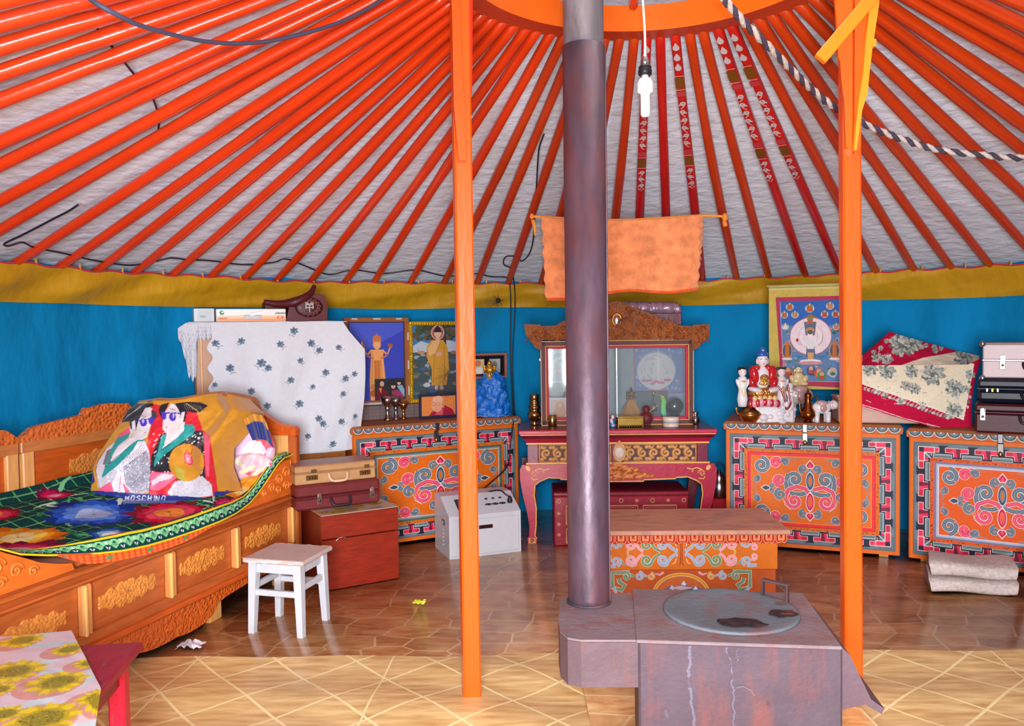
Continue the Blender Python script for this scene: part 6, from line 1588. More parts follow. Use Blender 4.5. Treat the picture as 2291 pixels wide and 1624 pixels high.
Z=zt+.006-(zt-zbot)*Vg+.012*vnoise(Ug*2,Vg*0,3,2)*Vg-.05*np.clip(.5-Ug,0,1)*Vg
flare=np.interp(Vg,[0,.08,.22,.6,.85,1],[-.085,-.05,.035,.03,.012,-.02])
X=xl_+(xr_-xl_+flare*Ug**6)*Ug+ -.012*np.sin(Vg*44)*(1-Ug)**20*1.2
Yl=-.014-.030*np.clip(Vg*3,0,1)*(.5+.5*np.sin(Ug*15+1.2*np.sin(Vg*2)))-.02*vnoise(Ug*2.2,Vg,19,3)*np.clip(Vg*2,0,1)-.03*Ug**8*np.sin(PI*np.clip(Vg*1.2,0,1))
Cc=d.sample(X,Z,c(216,218,228)); ax=np.array(WW(1,0,0)-WW(0,0,0)); ay=np.array(WW(0,1,0)-WW(0,0,0)); o0=np.array(WW(0,0,0))
P=o0+X[...,None]*ax+Yl[...,None]*ay+np.stack([X*0,X*0,Z],-1)
tc_=thing('flowered_cloth','white cloth with scattered blue-grey roses and a lace edge, draped over the tall cabinet','tablecloth',tuple(WW((xl_+xr_)/2,0,zbot)),WA)
WCL=mat('white_waffle_cloth',.9,var=.03,scale=40,bump=.35,bscale=170,spec=.2)
cloth('front_drape',P,Cc,WCL,tc_,.004)
nu,nv=60,16; Ug,Vg=np.meshgrid(np.linspace(0,1,nu),np.linspace(0,1,nv)); xlo=xa-.03
X=xlo+(xr_-.06-xlo)*Ug; Y_=-.016+(WDp+.0)*Vg; P=o0+X[...,None]*ax+Y_[...,None]*ay+np.stack([X*0,X*0,X*0+zt+.005+.002*vnoise(Ug*4,Vg,2,2)],-1); cloth('top_cover',P,c(212,214,224),WCL,tc_,.004)
# lace edge: a short frill over the front left, a longer tail off the corner
nu,nv=60,24; Ug,Vg=np.meshgrid(np.linspace(0,1,nu),np.linspace(0,1,nv)); Xa,_=WP(398,750,0)
X=Xa+(xl_+.01-Xa)*Ug; drop=np.interp(Ug,[0,.1,.3,.5,.56,1],[.05,.10,.30,.32,.10,.09])*(1+.06*np.sin(Ug*50)); topz=zt+.004-.05*np.clip(.25-Ug,0,1)*4*.6
Y_=-.02-.012*np.sin(Ug*26)*Vg; Z=topz-drop*Vg; P=o0+X[...,None]*ax+Y_[...,None]*ay+np.stack([X*0,X*0,Z],-1)
LACE=np.where(((np.sin(Ug*80)*np.sin(Vg*drop*160)>.55)&(Vg>.2))[...,None],np.array(c(170,172,190)),np.array(c(212,214,224))); cloth('lace_edge',P,LACE,WCL,tc_,.004)
ZT=zt+.009
# things on top of the cloth
def WG(px,py): return G(px,py,ZT)
def onW(px,yl): x,_=WP(px,722,yl); return WW(x,yl,ZT)
def wbox(px0,px1,pyt,yl):
    x0,_=WP(px0,720,yl); x1,_=WP(px1,720,yl); _,z=WP((px0+px1)/2,pyt,yl); return x1-x0,z-ZT
w_,h_=wbox(484,640,691,.03)
t=thing('cardboard_box','flat white and orange cardboard box with a carrying slot, on the white cloth','box',tuple(onW(484,.03)),WA)
mb=MB(); mb.box((w_/2,.09,h_/2),(w_,.18,h_),c(238,238,236),.003)
d=Dr()
for k in range(10): f=k/10; d.rect(0,h_*.45*(1-f)*.0+h_*.045*k*0+h_*.05*(9-k),w_,h_*.05*(10-k),(lin(244),lin(150+f*-40+40),lin(90+60*(k/10)))) if 0 else None
d.rect(.003,.003,w_-.003,h_*.22,c(240,150,90)); d.rect(.003,h_*.22,w_-.003,h_*.40,c(240,186,140)); d.rect(.003,h_*.40,w_-.003,h_*.52,c(240,214,186))
d.ell(w_*.08,h_*.70,.013,.013,c(24,120,70)); d.ell(w_*.09,h_*.74,.006,.005,c(230,240,230)); 
for k in range(6): d.rect(w_*.03+k*.008,h_*.18,w_*.03+k*.008+.0055,h_*.32,c(190,50,30))
d.rect(w_*.39,h_*.20,w_*.64,h_*.52,c(150,150,156)); d.rect(w_*.395,h_*.22,w_*.635,h_*.46,c(196,196,200)); d.poly([(w_*.44,h_*.62),(w_*.66,h_*.84),(w_*.68,h_*.74),(w_*.50,h_*.44)],c(246,246,246)); d.line([(w_*.44,h_*.62),(w_*.66,h_*.84)],.002,c(200,150,150))
for k in range(3):
    x=w_*.84+k*w_*.05; 
    for a,b_,e,f in ((0,.1,.02,.1),(.01,0,.01,.2),(0,.02,.024,.18),(.02,.0,.02,.2)): d.line([(x+a,h_*.56+b_*h_),(x+e,h_*.56+f*h_)],.0025,c(90,90,110))
for k in range(2):
    x=w_*.86+k*w_*.06; d.line([(x,h_*.30),(x+.018,h_*.30)],.003,c(206,40,40)); d.line([(x+.009,h_*.22),(x+.009,h_*.42)],.003,c(206,40,40)); d.line([(x,h_*.40),(x+.018,h_*.40)],.003,c(206,40,40))
d.emit(mb,(0,0,0),(1,0,0),(0,0,1)); mb.build('carton',PRINT,t)
BXH=h_
w_,h_=wbox(434,480,690,.05); t=thing('paper_box','small grey box printed with fine lines, left end of the white cloth','box',tuple(onW(434,.05)),WA)
mb=MB(); mb.box((w_/2,.08,h_/2),(w_,.16,h_),c(196,200,206),.002); d=Dr()
for k in range(9): d.rect(w_*.18,h_*(.12+k*.09),w_*.88,h_*(.12+k*.09)+.002,c(150,156,166))
d.rect(w_*.3,h_*.3,w_*.55,h_*.5,c(140,150,166)); d.emit(mb,(0,0,0),(1,0,0),(0,0,1)); mb.build('carton',PRINT,t)
w_,h_=wbox(640,732,656,.06); t=thing('carved_bag','dark red leather bag with a carved round badge, on the white covered cabinet','bag',tuple(onW(640,.06)),WA)
MB_=c(92,26,32)
mb=MB(); mb.prism([(-.0,0),(w_,0),(w_+.004,h_*.5),(w_-.01,h_*.9),(w_*.82,h_*1.0),(w_*.6,h_*.86),(w_*.3,h_*.74),(0.02,h_*.5)],0,.14,MB_); mb.build('body',LEATH,t)
xq,_=WP(598,700,.06); xq0,_=WP(640,700,.06); e=xq-xq0
mb=MB(); mb.tube(smooth([(e-.01,.05,h_*.70),(e*.4,.03,h_*.62),(w_*.15,.0,h_*.66),(w_*.4,-.01,h_*.80),(w_*.62,.0,h_*1.02),(w_*.72,.02,h_*1.28)],6),lambda q:.026*(1-.75*abs(q-.45)*1.6)+.003,c(84,22,30),9); mb.build('flap',LEATH,t)
mb=MB(); cxb,czb=w_*.56,h_*.50
mb.ell((cxb,-.004,czb),(w_*.34,.014,h_*.36),c(60,20,26),18)
for k in range(14): a=2*PI*k/14; mb.tube([Vector((cxb+q*math.cos(a)*1.15,-.016,czb+q*math.sin(a)*.85)) + Vector((b1,0,b2)) for q,(b1,b2) in zip([w_*.2]*10,spir(0,0,.014,1.2,a,1,9))],.003,c(140,80,78),5)
for x,z,w2,h2 in ((-.02,.01,.006,.04),(.02,.01,.006,.04),(0,.018,.04,.006),(0,-.002,.05,.006),(0,-.005,.006,.05),(-.01,.02,.006,.02),(.01,.02,.006,.02)): mb.box((cxb+x,-.019,czb+z),(w2,.004,h2),c(206,190,180),.001)
mb.build('badge',LEATH,t)
mb=MB(); mb.box((e*.5,.11,h_*.36),(abs(e)+.02,.10,h_*.7),c(58,26,30),.008); 
for k in range(8): mb.ell((e*(.1+.1*k),.058,h_*.55),(.009,.006,.012),c(120,70,66),7)
mb.build('side_pocket',LEATH,t)
# ================================================================== thangka on the wall behind the right chest
def RP(px,py,yl): return PL((RO.x,RO.y),ra,yl,px,py)
def RWp(x,y,z): a=math.radians(ra); return Vector((RO.x+x*math.cos(a)-y*math.sin(a),RO.y+x*math.sin(a)+y*math.cos(a),z))
RT=RCH+.001; yl=.43
x0,z1=RP(1720,642,yl); x1,z0=RP(1912,872,yl); W=x1-x0;H=z1-z0
tk=thing('thangka','yellow brocade scroll painting of a white many-armed deity, hanging behind the porcelain figures','scroll painting',tuple(RWp(x0,yl,z0)),ra)
mb=MB(); mb.box((W/2,0,H/2),(W,.006,H),c(206,178,60),.002)
d=pxdraw(1720,642,1912,872,W,H); rs=random.Random(14)
for k in range(260): 
    x,y=rs.uniform(1722,1910),rs.uniform(645,870); d.line([(x,y),(x+rs.uniform(-3,3),y+2),(x+rs.uniform(-3,3),y-2)],.003,rs.choice([c(170,150,40),c(226,204,100),c(190,190,120)]))
d.rect(1720,642,1912,650,c(214,196,110)); d.rect(1720,643,1912,645,c(120,130,60))
d.emit(mb,(0,-.003,0),(1,0,0),(0,0,1),.0003,.000008); mb.build('brocade',SATIN,tk)
mb=MB(); d=pxdraw(1720,642,1912,872,W,H)
d.poly([(1736,666),(1898,666),(1898,868),(1748,862)],c(186,64,96)); d.poly([(1745,675),(1890,675),(1890,854),(1754,852)],c(104,140,190))
d.poly([(1745,675),(1890,675),(1890,730),(1746,730)],c(60,112,196))
cols=[c(206,110,60),c(196,84,76),c(214,140,100),c(90,120,100),c(110,130,170),c(226,200,190)]
for k in range(120): d.ell(rs.uniform(1750,1886),rs.uniform(735,850),rs.uniform(2,5),rs.uniform(1.5,4),rs.choice([c(90,136,110),c(120,150,150),c(200,130,130),c(150,170,200),c(80,110,96),c(206,170,160)]))
def seat(x,y,s,col):
    d.ell(x,y+2*s,9*s,8*s,c(190,210,220)); d.ell(x,y,6*s,7*s,c(120,140,110)); d.poly([(x-7*s,y+8*s),(x+7*s,y+8*s),(x+4*s,y),(x-4*s,y)],col); d.ell(x,y-1*s,3.2*s,4*s,col); d.ell(x,y-5*s,2*s,2.6*s,c(230,190,160))
for x,y,s,cc in ((1768,686,1,cols[0]),(1756,704,.95,cols[0]),(1780,704,.95,cols[2]),(1813,690,1.15,cols[0]),(1858,686,1,cols[2]),(1846,704,.95,cols[1]),(1870,704,.95,cols[1]),(1758,730,.9,c(236,220,214)),(1872,732,.9,cols[2])): seat(x,y,s,cc)
cx_,cy_=1815,754
d.poly([(1786,722),(1815,704),(1846,722)],c(170,120,70)); d.ell(cx_,cy_,47,42,c(206,120,130),0,40); d.ell(cx_,cy_,45.5,40.5,c(244,226,234),0,40); d.ell(cx_,cy_,28,27,c(232,196,210),0,30); d.ell(cx_,cy_,26,25,c(246,234,240),0,30); d.ell(cx_,cy_+1,17,17,c(226,196,210),0,24); d.ell(cx_,cy_+1,15.5,15.5,c(244,230,236),0,24)
d.poly([(1800,722),(1828,722),(1824,752),(1804,752)],c(110,120,140)); 
for k,cc in enumerate((c(130,150,110),c(210,100,80),c(90,120,150),c(200,150,110))): d.ell(1814,716+k*8,7+k*.8,6,cc)
d.poly([(1807,768),(1823,768),(1826,800),(1804,800)],c(110,120,150)); d.poly([(1808,790),(1822,790),(1821,806),(1809,806)],c(226,170,120)); d.poly([(1803,762),(1827,762),(1822,782),(1808,782)],c(236,236,240)); d.ell(1814,749,6,8,c(246,240,240)); d.ell(1814,745,6,5,c(120,96,90))
for s in (-1,1): d.line([(1814+s*10,764),(1814+s*17,774),(1814+s*3,776)],.007,c(240,238,240)); d.line([(1814+s*11,770),(1814+s*20,782)],.004,c(240,236,240))
d.ell(1785,762,3,4,c(180,60,70)); d.line([(1785,766),(1790,772),(1798,774)],.002,c(160,110,110)); d.line([(1832,776),(1842,764),(1842,750)],.002,c(160,110,110))
d.ell(1815,809,24,4,c(236,240,238)); d.ell(1815,813,28,4,c(226,150,160)); d.poly([(1800,798),(1775,796),(1790,804)],c(70,130,180)); d.poly([(1828,798),(1855,796),(1840,804)],c(70,130,180))
for x in (1762,1868):
    d.ell(x,786,12,18,c(214,160,90)); d.ell(x,786,10,16,c(84,96,120)); d.poly([(x-5,802),(x+5,802),(x+4,772),(x-4,772)],c(206,120,60)); d.ell(x,768,4,5,c(220,120,60)); d.ell(x,804,12,3,c(236,226,226))
for x,y,cc in ((1763,834,c(206,120,60)),(1790,836,c(100,110,130)),(1816,830,c(80,90,140)),(1833,836,c(220,100,60)),(1840,842,c(80,150,90)),(1864,834,c(190,200,210)),(1778,842,c(170,70,90))): d.ell(x,y,10,11,cc); d.ell(x,y-4,5,6,c(214,170,150)); d.ell(x,y+3,6,4,rs.choice(cols))
d.line([(1746,676),(1755,853),(1890,855)],.002,c(236,220,226))
d.emit(mb,(0,-.003,0),(1,0,0),(0,0,1),.0030,.000012); mb.build('painting',CANVAS,tk)
mb=MB(); mb.tube([(-.012,0,H+.004),(W+.012,0,H+.004)],.007,c(214,196,120),8); mb.build('hanging_rod',SATIN,tk)

# ================================================================== porcelain and brass on the right chest
def stand(px,py,zt=None,dy=0):
    p=G(px,py,RT if zt is None else zt); p.y+=dy; return p,MPP(p)
PW=c(232,230,236)
p,k=stand(1712,944); p.z=RT
pb_=thing('porcelain_buddha','glazed porcelain seated buddha in a red robe with blue hair, child attendants on one base','figurine',tuple(p))
E_=lambda mb,px,py,rx,ry,col,dep=0,rd=None,rot=None: mb.ell(((px-1712)*k,dep*k,(944-py)*k),(rx*k,(rd if rd is not None else min(rx,ry)*.8)*k,ry*k),col,14,rot)
mb=MB(); rs=random.Random(5)
for i in range(60): E_(mb,rs.uniform(1690,1774),rs.uniform(909,942),rs.uniform(6,11),rs.uniform(5,9),rs.choice([PW,c(214,206,216),c(226,214,220),c(240,238,242)]),rs.uniform(-14,10))
mb.box((18*k,0,18*k),(84*k,26*k,36*k),PW,.006); mb.build('rock_base',PORC,pb_)
mb=MB()
for i in range(9): E_(mb,1675+i*7.5,898+3*abs(i-4)*.3,6,9,(c(224,150,170) if i%2 else c(176,40,50)),-16-6*math.cos((i-4)*.35),4)
for i in range(5): E_(mb,1684+i*11,890,6,7,c(222,186,120),-18,4)
mb.lathe([(20*k,36*k),(31*k,44*k),(33*k,56*k),(28*k,60*k)],c(170,40,48),20,(-6*k,0,0),sy=.62); mb.build('lotus_throne',PORC,pb_)
mb=MB(); mb.lathe([(26*k,58*k),(33*k,62*k),(33*k,70*k),(24*k,76*k),(10*k,78*k)],c(206,140,70),22,(-6*k,0,0),sy=.66); E_(mb,1706,845,10,9,c(226,170,90),-14); E_(mb,1706,856,13,5,c(226,176,100),-17); mb.build('gilt_lap',GILT,pb_)
mb=MB(); E_(mb,1690,872,20,7,c(214,210,222),-8,14,(0,.25,0)); E_(mb,1724,872,20,7,c(214,210,222),-8,14,(0,-.25,0)); E_(mb,1706,845,17,26,c(226,220,228),-2,11); mb.build('body',PORC,pb_)
mb=MB()
for s in (-1,1): E_(mb,1706+s*19,838,11,21,c(190,24,34),-2,12,(0,s*.28,0)); E_(mb,1706+s*24,856,9,14,c(182,20,32),-6,10,(0,s*.5,0)); E_(mb,1706+s*13,823,9,7,c(196,28,40),0,9)
mb.build('robe',PORC,pb_)
mb=MB(); E_(mb,1705.5,818,6,7,c(232,218,222),0,6); E_(mb,1705.5,805,12.5,16,c(236,222,226),-1,12); E_(mb,1694,808,2.5,7,c(230,214,220),0,3); E_(mb,1717.5,808,2.5,7,c(230,214,220),0,3); E_(mb,1705.5,806,2,4,c(238,226,230),-13,2)
for s in (-1,1): E_(mb,1705.5+s*5,803,3,1,c(70,60,90),-11.5,1.5)
E_(mb,1705.5,813,2.4,1,c(206,96,110),-11,1.5); hd=mb.build('head',PORC,pb_)
mb=MB(); E_(mb,1705.5,793,13.5,9,c(30,90,180),1,13); E_(mb,1706,783,6.5,6.5,c(36,100,192),1,6.5); mb.ell(((1706-1712)*k,-7*k,(944-784)*k),(2*k,2*k,2*k),c(226,190,120),8); mb.build('hair',PORC,hd)
def attendant(px,ptop,pbot,col,hairc,sash,facing=0,nm='attendant',dep=-4):
    h=pbot-ptop; mb=MB()
    E_(mb,px,ptop+h*.13,h*.105,h*.12,c(236,222,224),dep,h*.1); 
    mb.lathe([(h*.11*k,0),(h*.135*k,h*.18*k),(h*.10*k,h*.42*k),(h*.14*k,h*.62*k),(h*.10*k,h*.74*k),(h*.045*k,h*.78*k)],col,14,((px-1712)*k,dep*k,(944-pbot)*k))
    E_(mb,px-h*.11,ptop+h*.42,h*.05,h*.13,col,dep-3,h*.05,(0,-.4,0)); E_(mb,px+h*.11,ptop+h*.42,h*.05,h*.13,col,dep-3,h*.05,(0,.4,0)); E_(mb,px,ptop+h*.36,h*.06,h*.03,c(222,160,80),dep-h*.12,h*.03)
    E_(mb,px,ptop+h*.62,h*.045,h*.14,sash,dep-h*.125,h*.03)
    for s in (-1,1): E_(mb,px+s*h*.04,ptop+h*.12,h*.014,h*.01,c(60,40,50),dep-h*.09,h*.01)
    o=mb.build(nm,PORC,pb_)
    mb=MB(); E_(mb,px,ptop+h*.055,h*.11,h*.065,hairc,dep+2,h*.1)
    for s in (-1,1): E_(mb,px+s*h*.10,ptop+h*.03,h*.035,h*.035,hairc,dep,h*.035)
    mb.build('hair',PORC,o); return o
attendant(1660,820,908,c(234,232,238),c(20,20,34),c(232,220,180)); attendant(1747,821,908,c(222,216,224),c(60,52,60),c(206,150,80)); attendant(1765,856,916,c(232,230,234),c(196,188,196),c(226,226,232),dep=-10)
mb=MB(); mb.tube(smooth([((x-1712)*k,(dy)*k,(944-y)*k) for x,y,dy in ((1732,860,-16),(1744,876,-20),(1749,895,-22),(1752,914,-22),(1762,902,-20),(1760,880,-18),(1757,860,-16))],5),2.2*k,c(150,30,46),7); E_(mb,1752,903,6,7,PW,-22); mb.build('red_ribbon',PORC,pb_)
# brass pot
def lat(name,label,cat,px,py,prof,col,m,part='body',zt=None,sy=1,group=None,n=26,dy=0):
    p,k=stand(px,py,zt,dy); t=thing(name,label,cat,tuple(p),0,group); mb=MB(); mb.lathe([(r*k,z*k) for r,z in prof],col,n,sy=sy); mb.build(part,m,t); return t,k
t,k=lat('brass_pot','round brass pot with a domed lid at the left corner of the right chest','pot',1678,944,[(16,0),(20,4),(27,16),(27,20),(24,22)],c(186,140,70),BRASS)
mb=MB(); mb.lathe([(26*k,20*k),(24*k,24*k),(16*k,33*k),(6*k,37*k),(3*k,41*k),(1*k,43*k)],c(160,116,66),26); mb.build('lid',BRASS,t)
for s in (-1,1):
    mb=MB(); mb.tube(smooth([(s*24*k,0,16*k),(s*29*k,0,22*k),(s*31*k,0,33*k),(s*27*k,0,28*k)],5),2.4*k,c(196,150,80),7); mb.build('handle',BRASS,t)
# ewer
t,k=lat('brass_ewer','dark shiny brass ewer with a tall neck, between the porcelain figures and the elephant','ewer',1808,944,[(10,0),(7,4),(9,6),(18,14),(17,20),(10,34),(7,46),(6.5,56),(8,60),(6,64),(2,68),(2.5,72),(.5,75)],c(150,84,40),BRASS)
mb=MB(); mb.tube(smooth([(-14*k,0,18*k),(-18*k,0,28*k),(-19*k,0,44*k),(-21*k,0,54*k)],6),lambda q:(3-1.6*q)*k,c(160,92,44),8); mb.build('spout',BRASS,t)
mb=MB(); mb.tube(smooth([(9*k,0,54*k),(18*k,0,58*k),(21*k,0,44*k),(19*k,0,26*k),(14*k,0,18*k)],6),1.6*k,c(160,92,44),7); mb.build('handle',BRASS,t)
# elephants
def elephant(label,px,py,h,s,col,col2,dy,fig=False):
    p,k=stand(px,py,None,0); p=p+Vector((0,dy,0)); t=thing('porcelain_elephant',label,'figurine',tuple(p)); H=h*k
    mb=MB(); mb.ell((0,0,H*.62),(H*.42,H*.26,H*.27),col,18)
    for sx in (-1,1):
        for sy in (-1,1): mb.lathe([(H*.11,0),(H*.10,H*.1),(H*.12,H*.45)],col,10,(sx*H*.24,sy*H*.12,0))
    mb.build('body',PORC,t)
    mb=MB(); mb.ell((s*H*.48,-.01,H*.74),(H*.20,H*.18,H*.20),col,14)
    for sy in (-1,1): mb.ell((s*H*.40,sy*H*.20,H*.72),(H*.11,H*.04,H*.17),col2,10); mb.ell((s*H*.58,sy*H*.13,H*.78),(H*.02,H*.02,H*.025),c(40,30,40),6)
    hd=mb.build('head',PORC,t)
    mb=MB(); mb.tube(smooth([(s*H*.6,0,H*.68),(s*H*.78,-.005,H*.60),(s*H*.86,-.005,H*.82),(s*H*.78,-.005,H*1.02),(s*H*.66,-.005,H*1.14)],6),lambda q:H*(.085-.045*q),c(222,196,130) if not fig else col2,9); mb.build('trunk',PORC,hd)
    mb=MB(); mb.ell((0,0,H*.80),(H*.28,H*.27,H*.14),c(206,170,176),14); mb.ell((0,-H*.18,H*.62),(H*.18,H*.1,H*.18),c(196,150,150),10); mb.build('saddle_cloth',PORC,t)
    return t,p,k,H
t,p,k,H=elephant('white porcelain elephant with raised yellow trunk, nearest the right post',1838,944,52,1,c(234,230,236),c(222,190,196),.0)
t,p,k,H=elephant('greyish porcelain elephant behind the brass ewer, carrying the laughing figure',1797,934,76,-1,c(206,198,196),c(200,184,170),.07,True)
p2=p+Vector((0,-.005,H*.93)); t=thing('laughing_buddha','cream laughing buddha figure riding on the greyish elephant','figurine',tuple(p2)); k=MPP(p2); CRm=c(230,206,150)
mb=MB(); mb.ell((-3*k,0,10*k),(19*k,12*k,11*k),CRm,16); mb.ell((-3*k,-2*k,20*k),(12*k,9*k,10*k),c(236,214,160),14)
for s in (-1,1): mb.ell((-3*k+s*14*k,-4*k,14*k),(7*k,6*k,10*k),CRm,10,(0,s*.5,0)); mb.ell((-3*k+s*11*k,-9*k,4*k),(9*k,5*k,4.5*k),CRm,10)
mb.build('body',PORC,t)
mb=MB(); mb.ell((-3*k,-1*k,34*k),(7.5*k,7*k,8*k),c(240,220,176),14); mb.ell((-3*k,-8*k,33*k),(1.6*k,1.5*k,2*k),c(240,216,170),7); mb.tube([(-7*k,-7*k,30.5*k),(-3*k,-8*k,29*k),(1*k,-7*k,30.5*k)],.7*k,c(170,90,80),5)
for s in (-1,1): mb.ell((-3*k+s*8*k,0,33*k),(2*k,2*k,4.5*k),c(236,212,160),7); mb.ell((-3*k+s*3*k,-7*k,35.5*k),(1.3*k,.8*k,.6*k),c(60,40,40),6)
mb.build('head',PORC,t)

# ================================================================== blanket over bundles, right end
YB=4.62
bx0,bz=D(1893,964,YB),RT
bw=D(2165,930,YB).x-bx0.x
t=thing('storage_trunk','pale pinkish flat trunk on the right chest, under the flowered crimson blanket','trunk',(bx0.x-.04,YB+.0,FCH+.004 if 0 else RT+.002),-14)
mb=MB(); mb.box((.26,.15,.065),(.52,.28,.13),c(206,166,150),.006); mb.build('body',MATT,t)
mb=MB(); mb.box((.26,.15,.137),(.53,.29,.012),c(190,150,136),.003); mb.build('lid',MATT,t)
CRIM=c(190,16,62); CREAM=c(238,226,200); FG=[c(146,156,150),c(184,188,180),c(110,120,118),c(210,208,196)]
bl_=thing('flowered_blanket','crimson and cream blanket printed with grey flowers, heaped at the right end','blanket',tuple(D(2050,930,YB-.05)))
def gflower(d,x,y,R,seed):
    r=random.Random(seed)
    for ring,f in enumerate((1,.72,.45)):
        for i in range(13):
            a=2*PI*i/13+r.uniform(-.15,.15); L=R*f*r.uniform(.8,1.1)
            d.ell(x+L*.55*math.cos(a),y+L*.5*math.sin(a),L*.42,L*.2,FG[(i+ring)%4],a,10)
    d.ell(x,y,R*.2,R*.18,FG[2],0,10)
d=Dr(); d.w=1/3.222; d.t=lambda x,y:(1580+x/3.222,640+y/3.222)
d.poly([(900,560),(1930,560),(1850,965),(1640,880),(1110,700),(900,690)],CREAM)
for x,y,R,s in ((1300,620,70,1),(1630,640,95,2),(1790,740,80,3),(1480,620,60,4),(1500,740,50,5),(1180,600,60,6),(1440,720,45,7),(1780,900,70,8),(1060,640,60,9),(1400,830,34,10),(1290,780,26,12),(1230,760,24,13),(1900,640,40,14),(1870,740,30,15),(1560,860,30,16)): gflower(d,x,y,R,s)
rs=random.Random(3)
for i in range(50):
    x,y=rs.uniform(1150,1800),rs.uniform(600,860); d.line([(x,y),(x+rs.uniform(-40,40),y+rs.uniform(-20,20))],4,rs.choice(FG))
d.line([(900,640),(1110,702),(1640,882),(1852,962),(1925,575)],6,c(246,236,226))
for o in (0,14): d.line([(900,800+o),(1110,850+o),(1240,890+o),(1420,950+o),(1700,1020+o),(1780,1036+o)],5,c(236,200,204))
for i in range(24): x=1140+i*26; y=730+(x-1110)*.35; d.ell(x,y,10,14,FG[i%4],rs.uniform(0,3),8); d.line([(x,y),(x+20,y-20)],4,c(226,200,196))
for i in range(8): d.ell(1890+rs.uniform(-14,20),620+i*36,10,12,FG[i%4])
nu,nv=210,130; Ug,Vg=np.meshgrid(np.linspace(0,1,nu),np.linspace(0,1,nv))
us=np.linspace(0,1,nu)
xt=np.interp(us,[0,.1,1],[1893,1925,2195]); yt=np.interp(us,[0,.1,.9,1],[816,818,816,802]); xb_=np.interp(us,[0,.1,.45,.8,.93,1],[1893,1925,2015,2110,2150,2176]); yb=np.interp(us,[0,.1,.45,.8,.93,1],[900,910,935,962,973,966])
PX=xt*(1-Vg)+xb_*Vg+ -10*np.sin(PI*Vg)*(Ug**6); PY=yt*(1-Vg)+yb*Vg
Yd=YB+.02-.06*np.sin(PI*Vg*.75)-.012*np.sin(Ug*9+Vg*4)-.05*Vg-.08*Ug
P=np.zeros((nv,nu,3))
for j in range(nv):
    for i in range(nu): P[j,i]=D(PX[j,i],PY[j,i],Yd[j,i])
cloth('front_fold',P,d.sample(PX,PY,CRIM),QUILT,bl_,.008)
d=Dr(); d.w=1/3.222; d.t=lambda x,y:(1580+x/3.222,640+y/3.222)
d.poly([(1400,575),(1560,520),(1840,472),(1990,500),(1990,600),(1400,600)],CREAM); gflower(d,1400,420,110,21); gflower(d,1480,420,90,22); gflower(d,1300,530,50,23); gflower(d,1850,520,70,24); gflower(d,1650,470,24,25); gflower(d,1230,520,40,26)
for x,y in ((1300,400),(1260,450),(1580,430),(1640,440),(1690,450),(1210,480)): gflower(d,x,y,22,int(x))
for q in ([(1240,560),(1250,440)],[(1300,500),(1320,560)],[(1120,560),(1130,500)]): d.line(q,5,c(236,190,200))
nu,nv=180,80; Ug,Vg=np.meshgrid(np.linspace(0,1,nu),np.linspace(0,1,nv)); us=np.linspace(0,1,nu)
xt=np.interp(us,[0,.12,.36,.45,.8,1],[1893,1928,1990,2012,2130,2190]); yt=np.interp(us,[0,.12,.30,.36,.45,.8,1],[812,798,758,743,750,783,797])
PX=np.repeat(xt[None],nv,0); PY=yt*(1-Vg)+(828-10*us)*Vg
Yd=YB+.20*(1-Vg)+.015*np.sin(Ug*11)*(1-Vg)+.012*vnoise(Ug*3,Vg*2,4,3)
P=np.zeros((nv,nu,3))
for j in range(nv):
    for i in range(nu): P[j,i]=D(PX[j,i],PY[j,i],Yd[j,i])
cloth('back_fold',P,d.sample(PX,PY,CRIM),QUILT,bl_,.008)
mb=MB(I(bl_)); q=D(2035,850,YB+.16); mb.ell(q,(.28,.11,.15),c(176,60,84),20); mb.build('bundled_quilt',QUILT,bl_)

# cases on the far-right chest
def casepos(px,py,zt): return G(px,py,zt)
z0=FCH+.001
p=G(2180,968,z0); 
t=case('suitcase','old maroon suitcase at the bottom of the stack at the right edge',(p.x,p.y,z0),-32,.50,.27,.155,c(70,18,28),LEATH,.30,.012,(.075,.75),c(50,30,34),RUBB)
z2=z0+.158; p2=D(2184,900,p.y+.005)
t=case('suitcase','black zipped case lying between the silver case and the maroon suitcase',(p2.x+.004,p2.y,z2),-32,.49,.25,.125,c(20,26,44),RUBB,.42,.045,(),c(16,18,30),RUBB)
mb=MB()
for i,cc in enumerate((c(170,170,170),c(190,150,40),c(170,170,170))): mb.box((.045+i*.024,-.002,.066),(.010,.006,.02),cc,.002)
mb.build('combination_dial',STEEL,t)
z3=z2+.127; p3=D(2198,846,p.y+.01)
ALU=c(186,166,170)
t=case('equipment_case','silver aluminium case with chrome latch and corner caps, topmost of the stack',(p3.x,p3.y,z3),-32,.45,.24,.178,ALU,mat('brushed_aluminium',.45,metal=.1,var=.06,scale=20,stretch=(1,20,20)),.48,.006,(.20,.8),c(24,24,34),RUBB,corners=c(186,186,190)); t['category']='case'
mb=MB(); mb.box((.225,.12,.180),(.44,.235,.004),c(196,140,96),.001); mb.build('top_lining',LEATH,t)
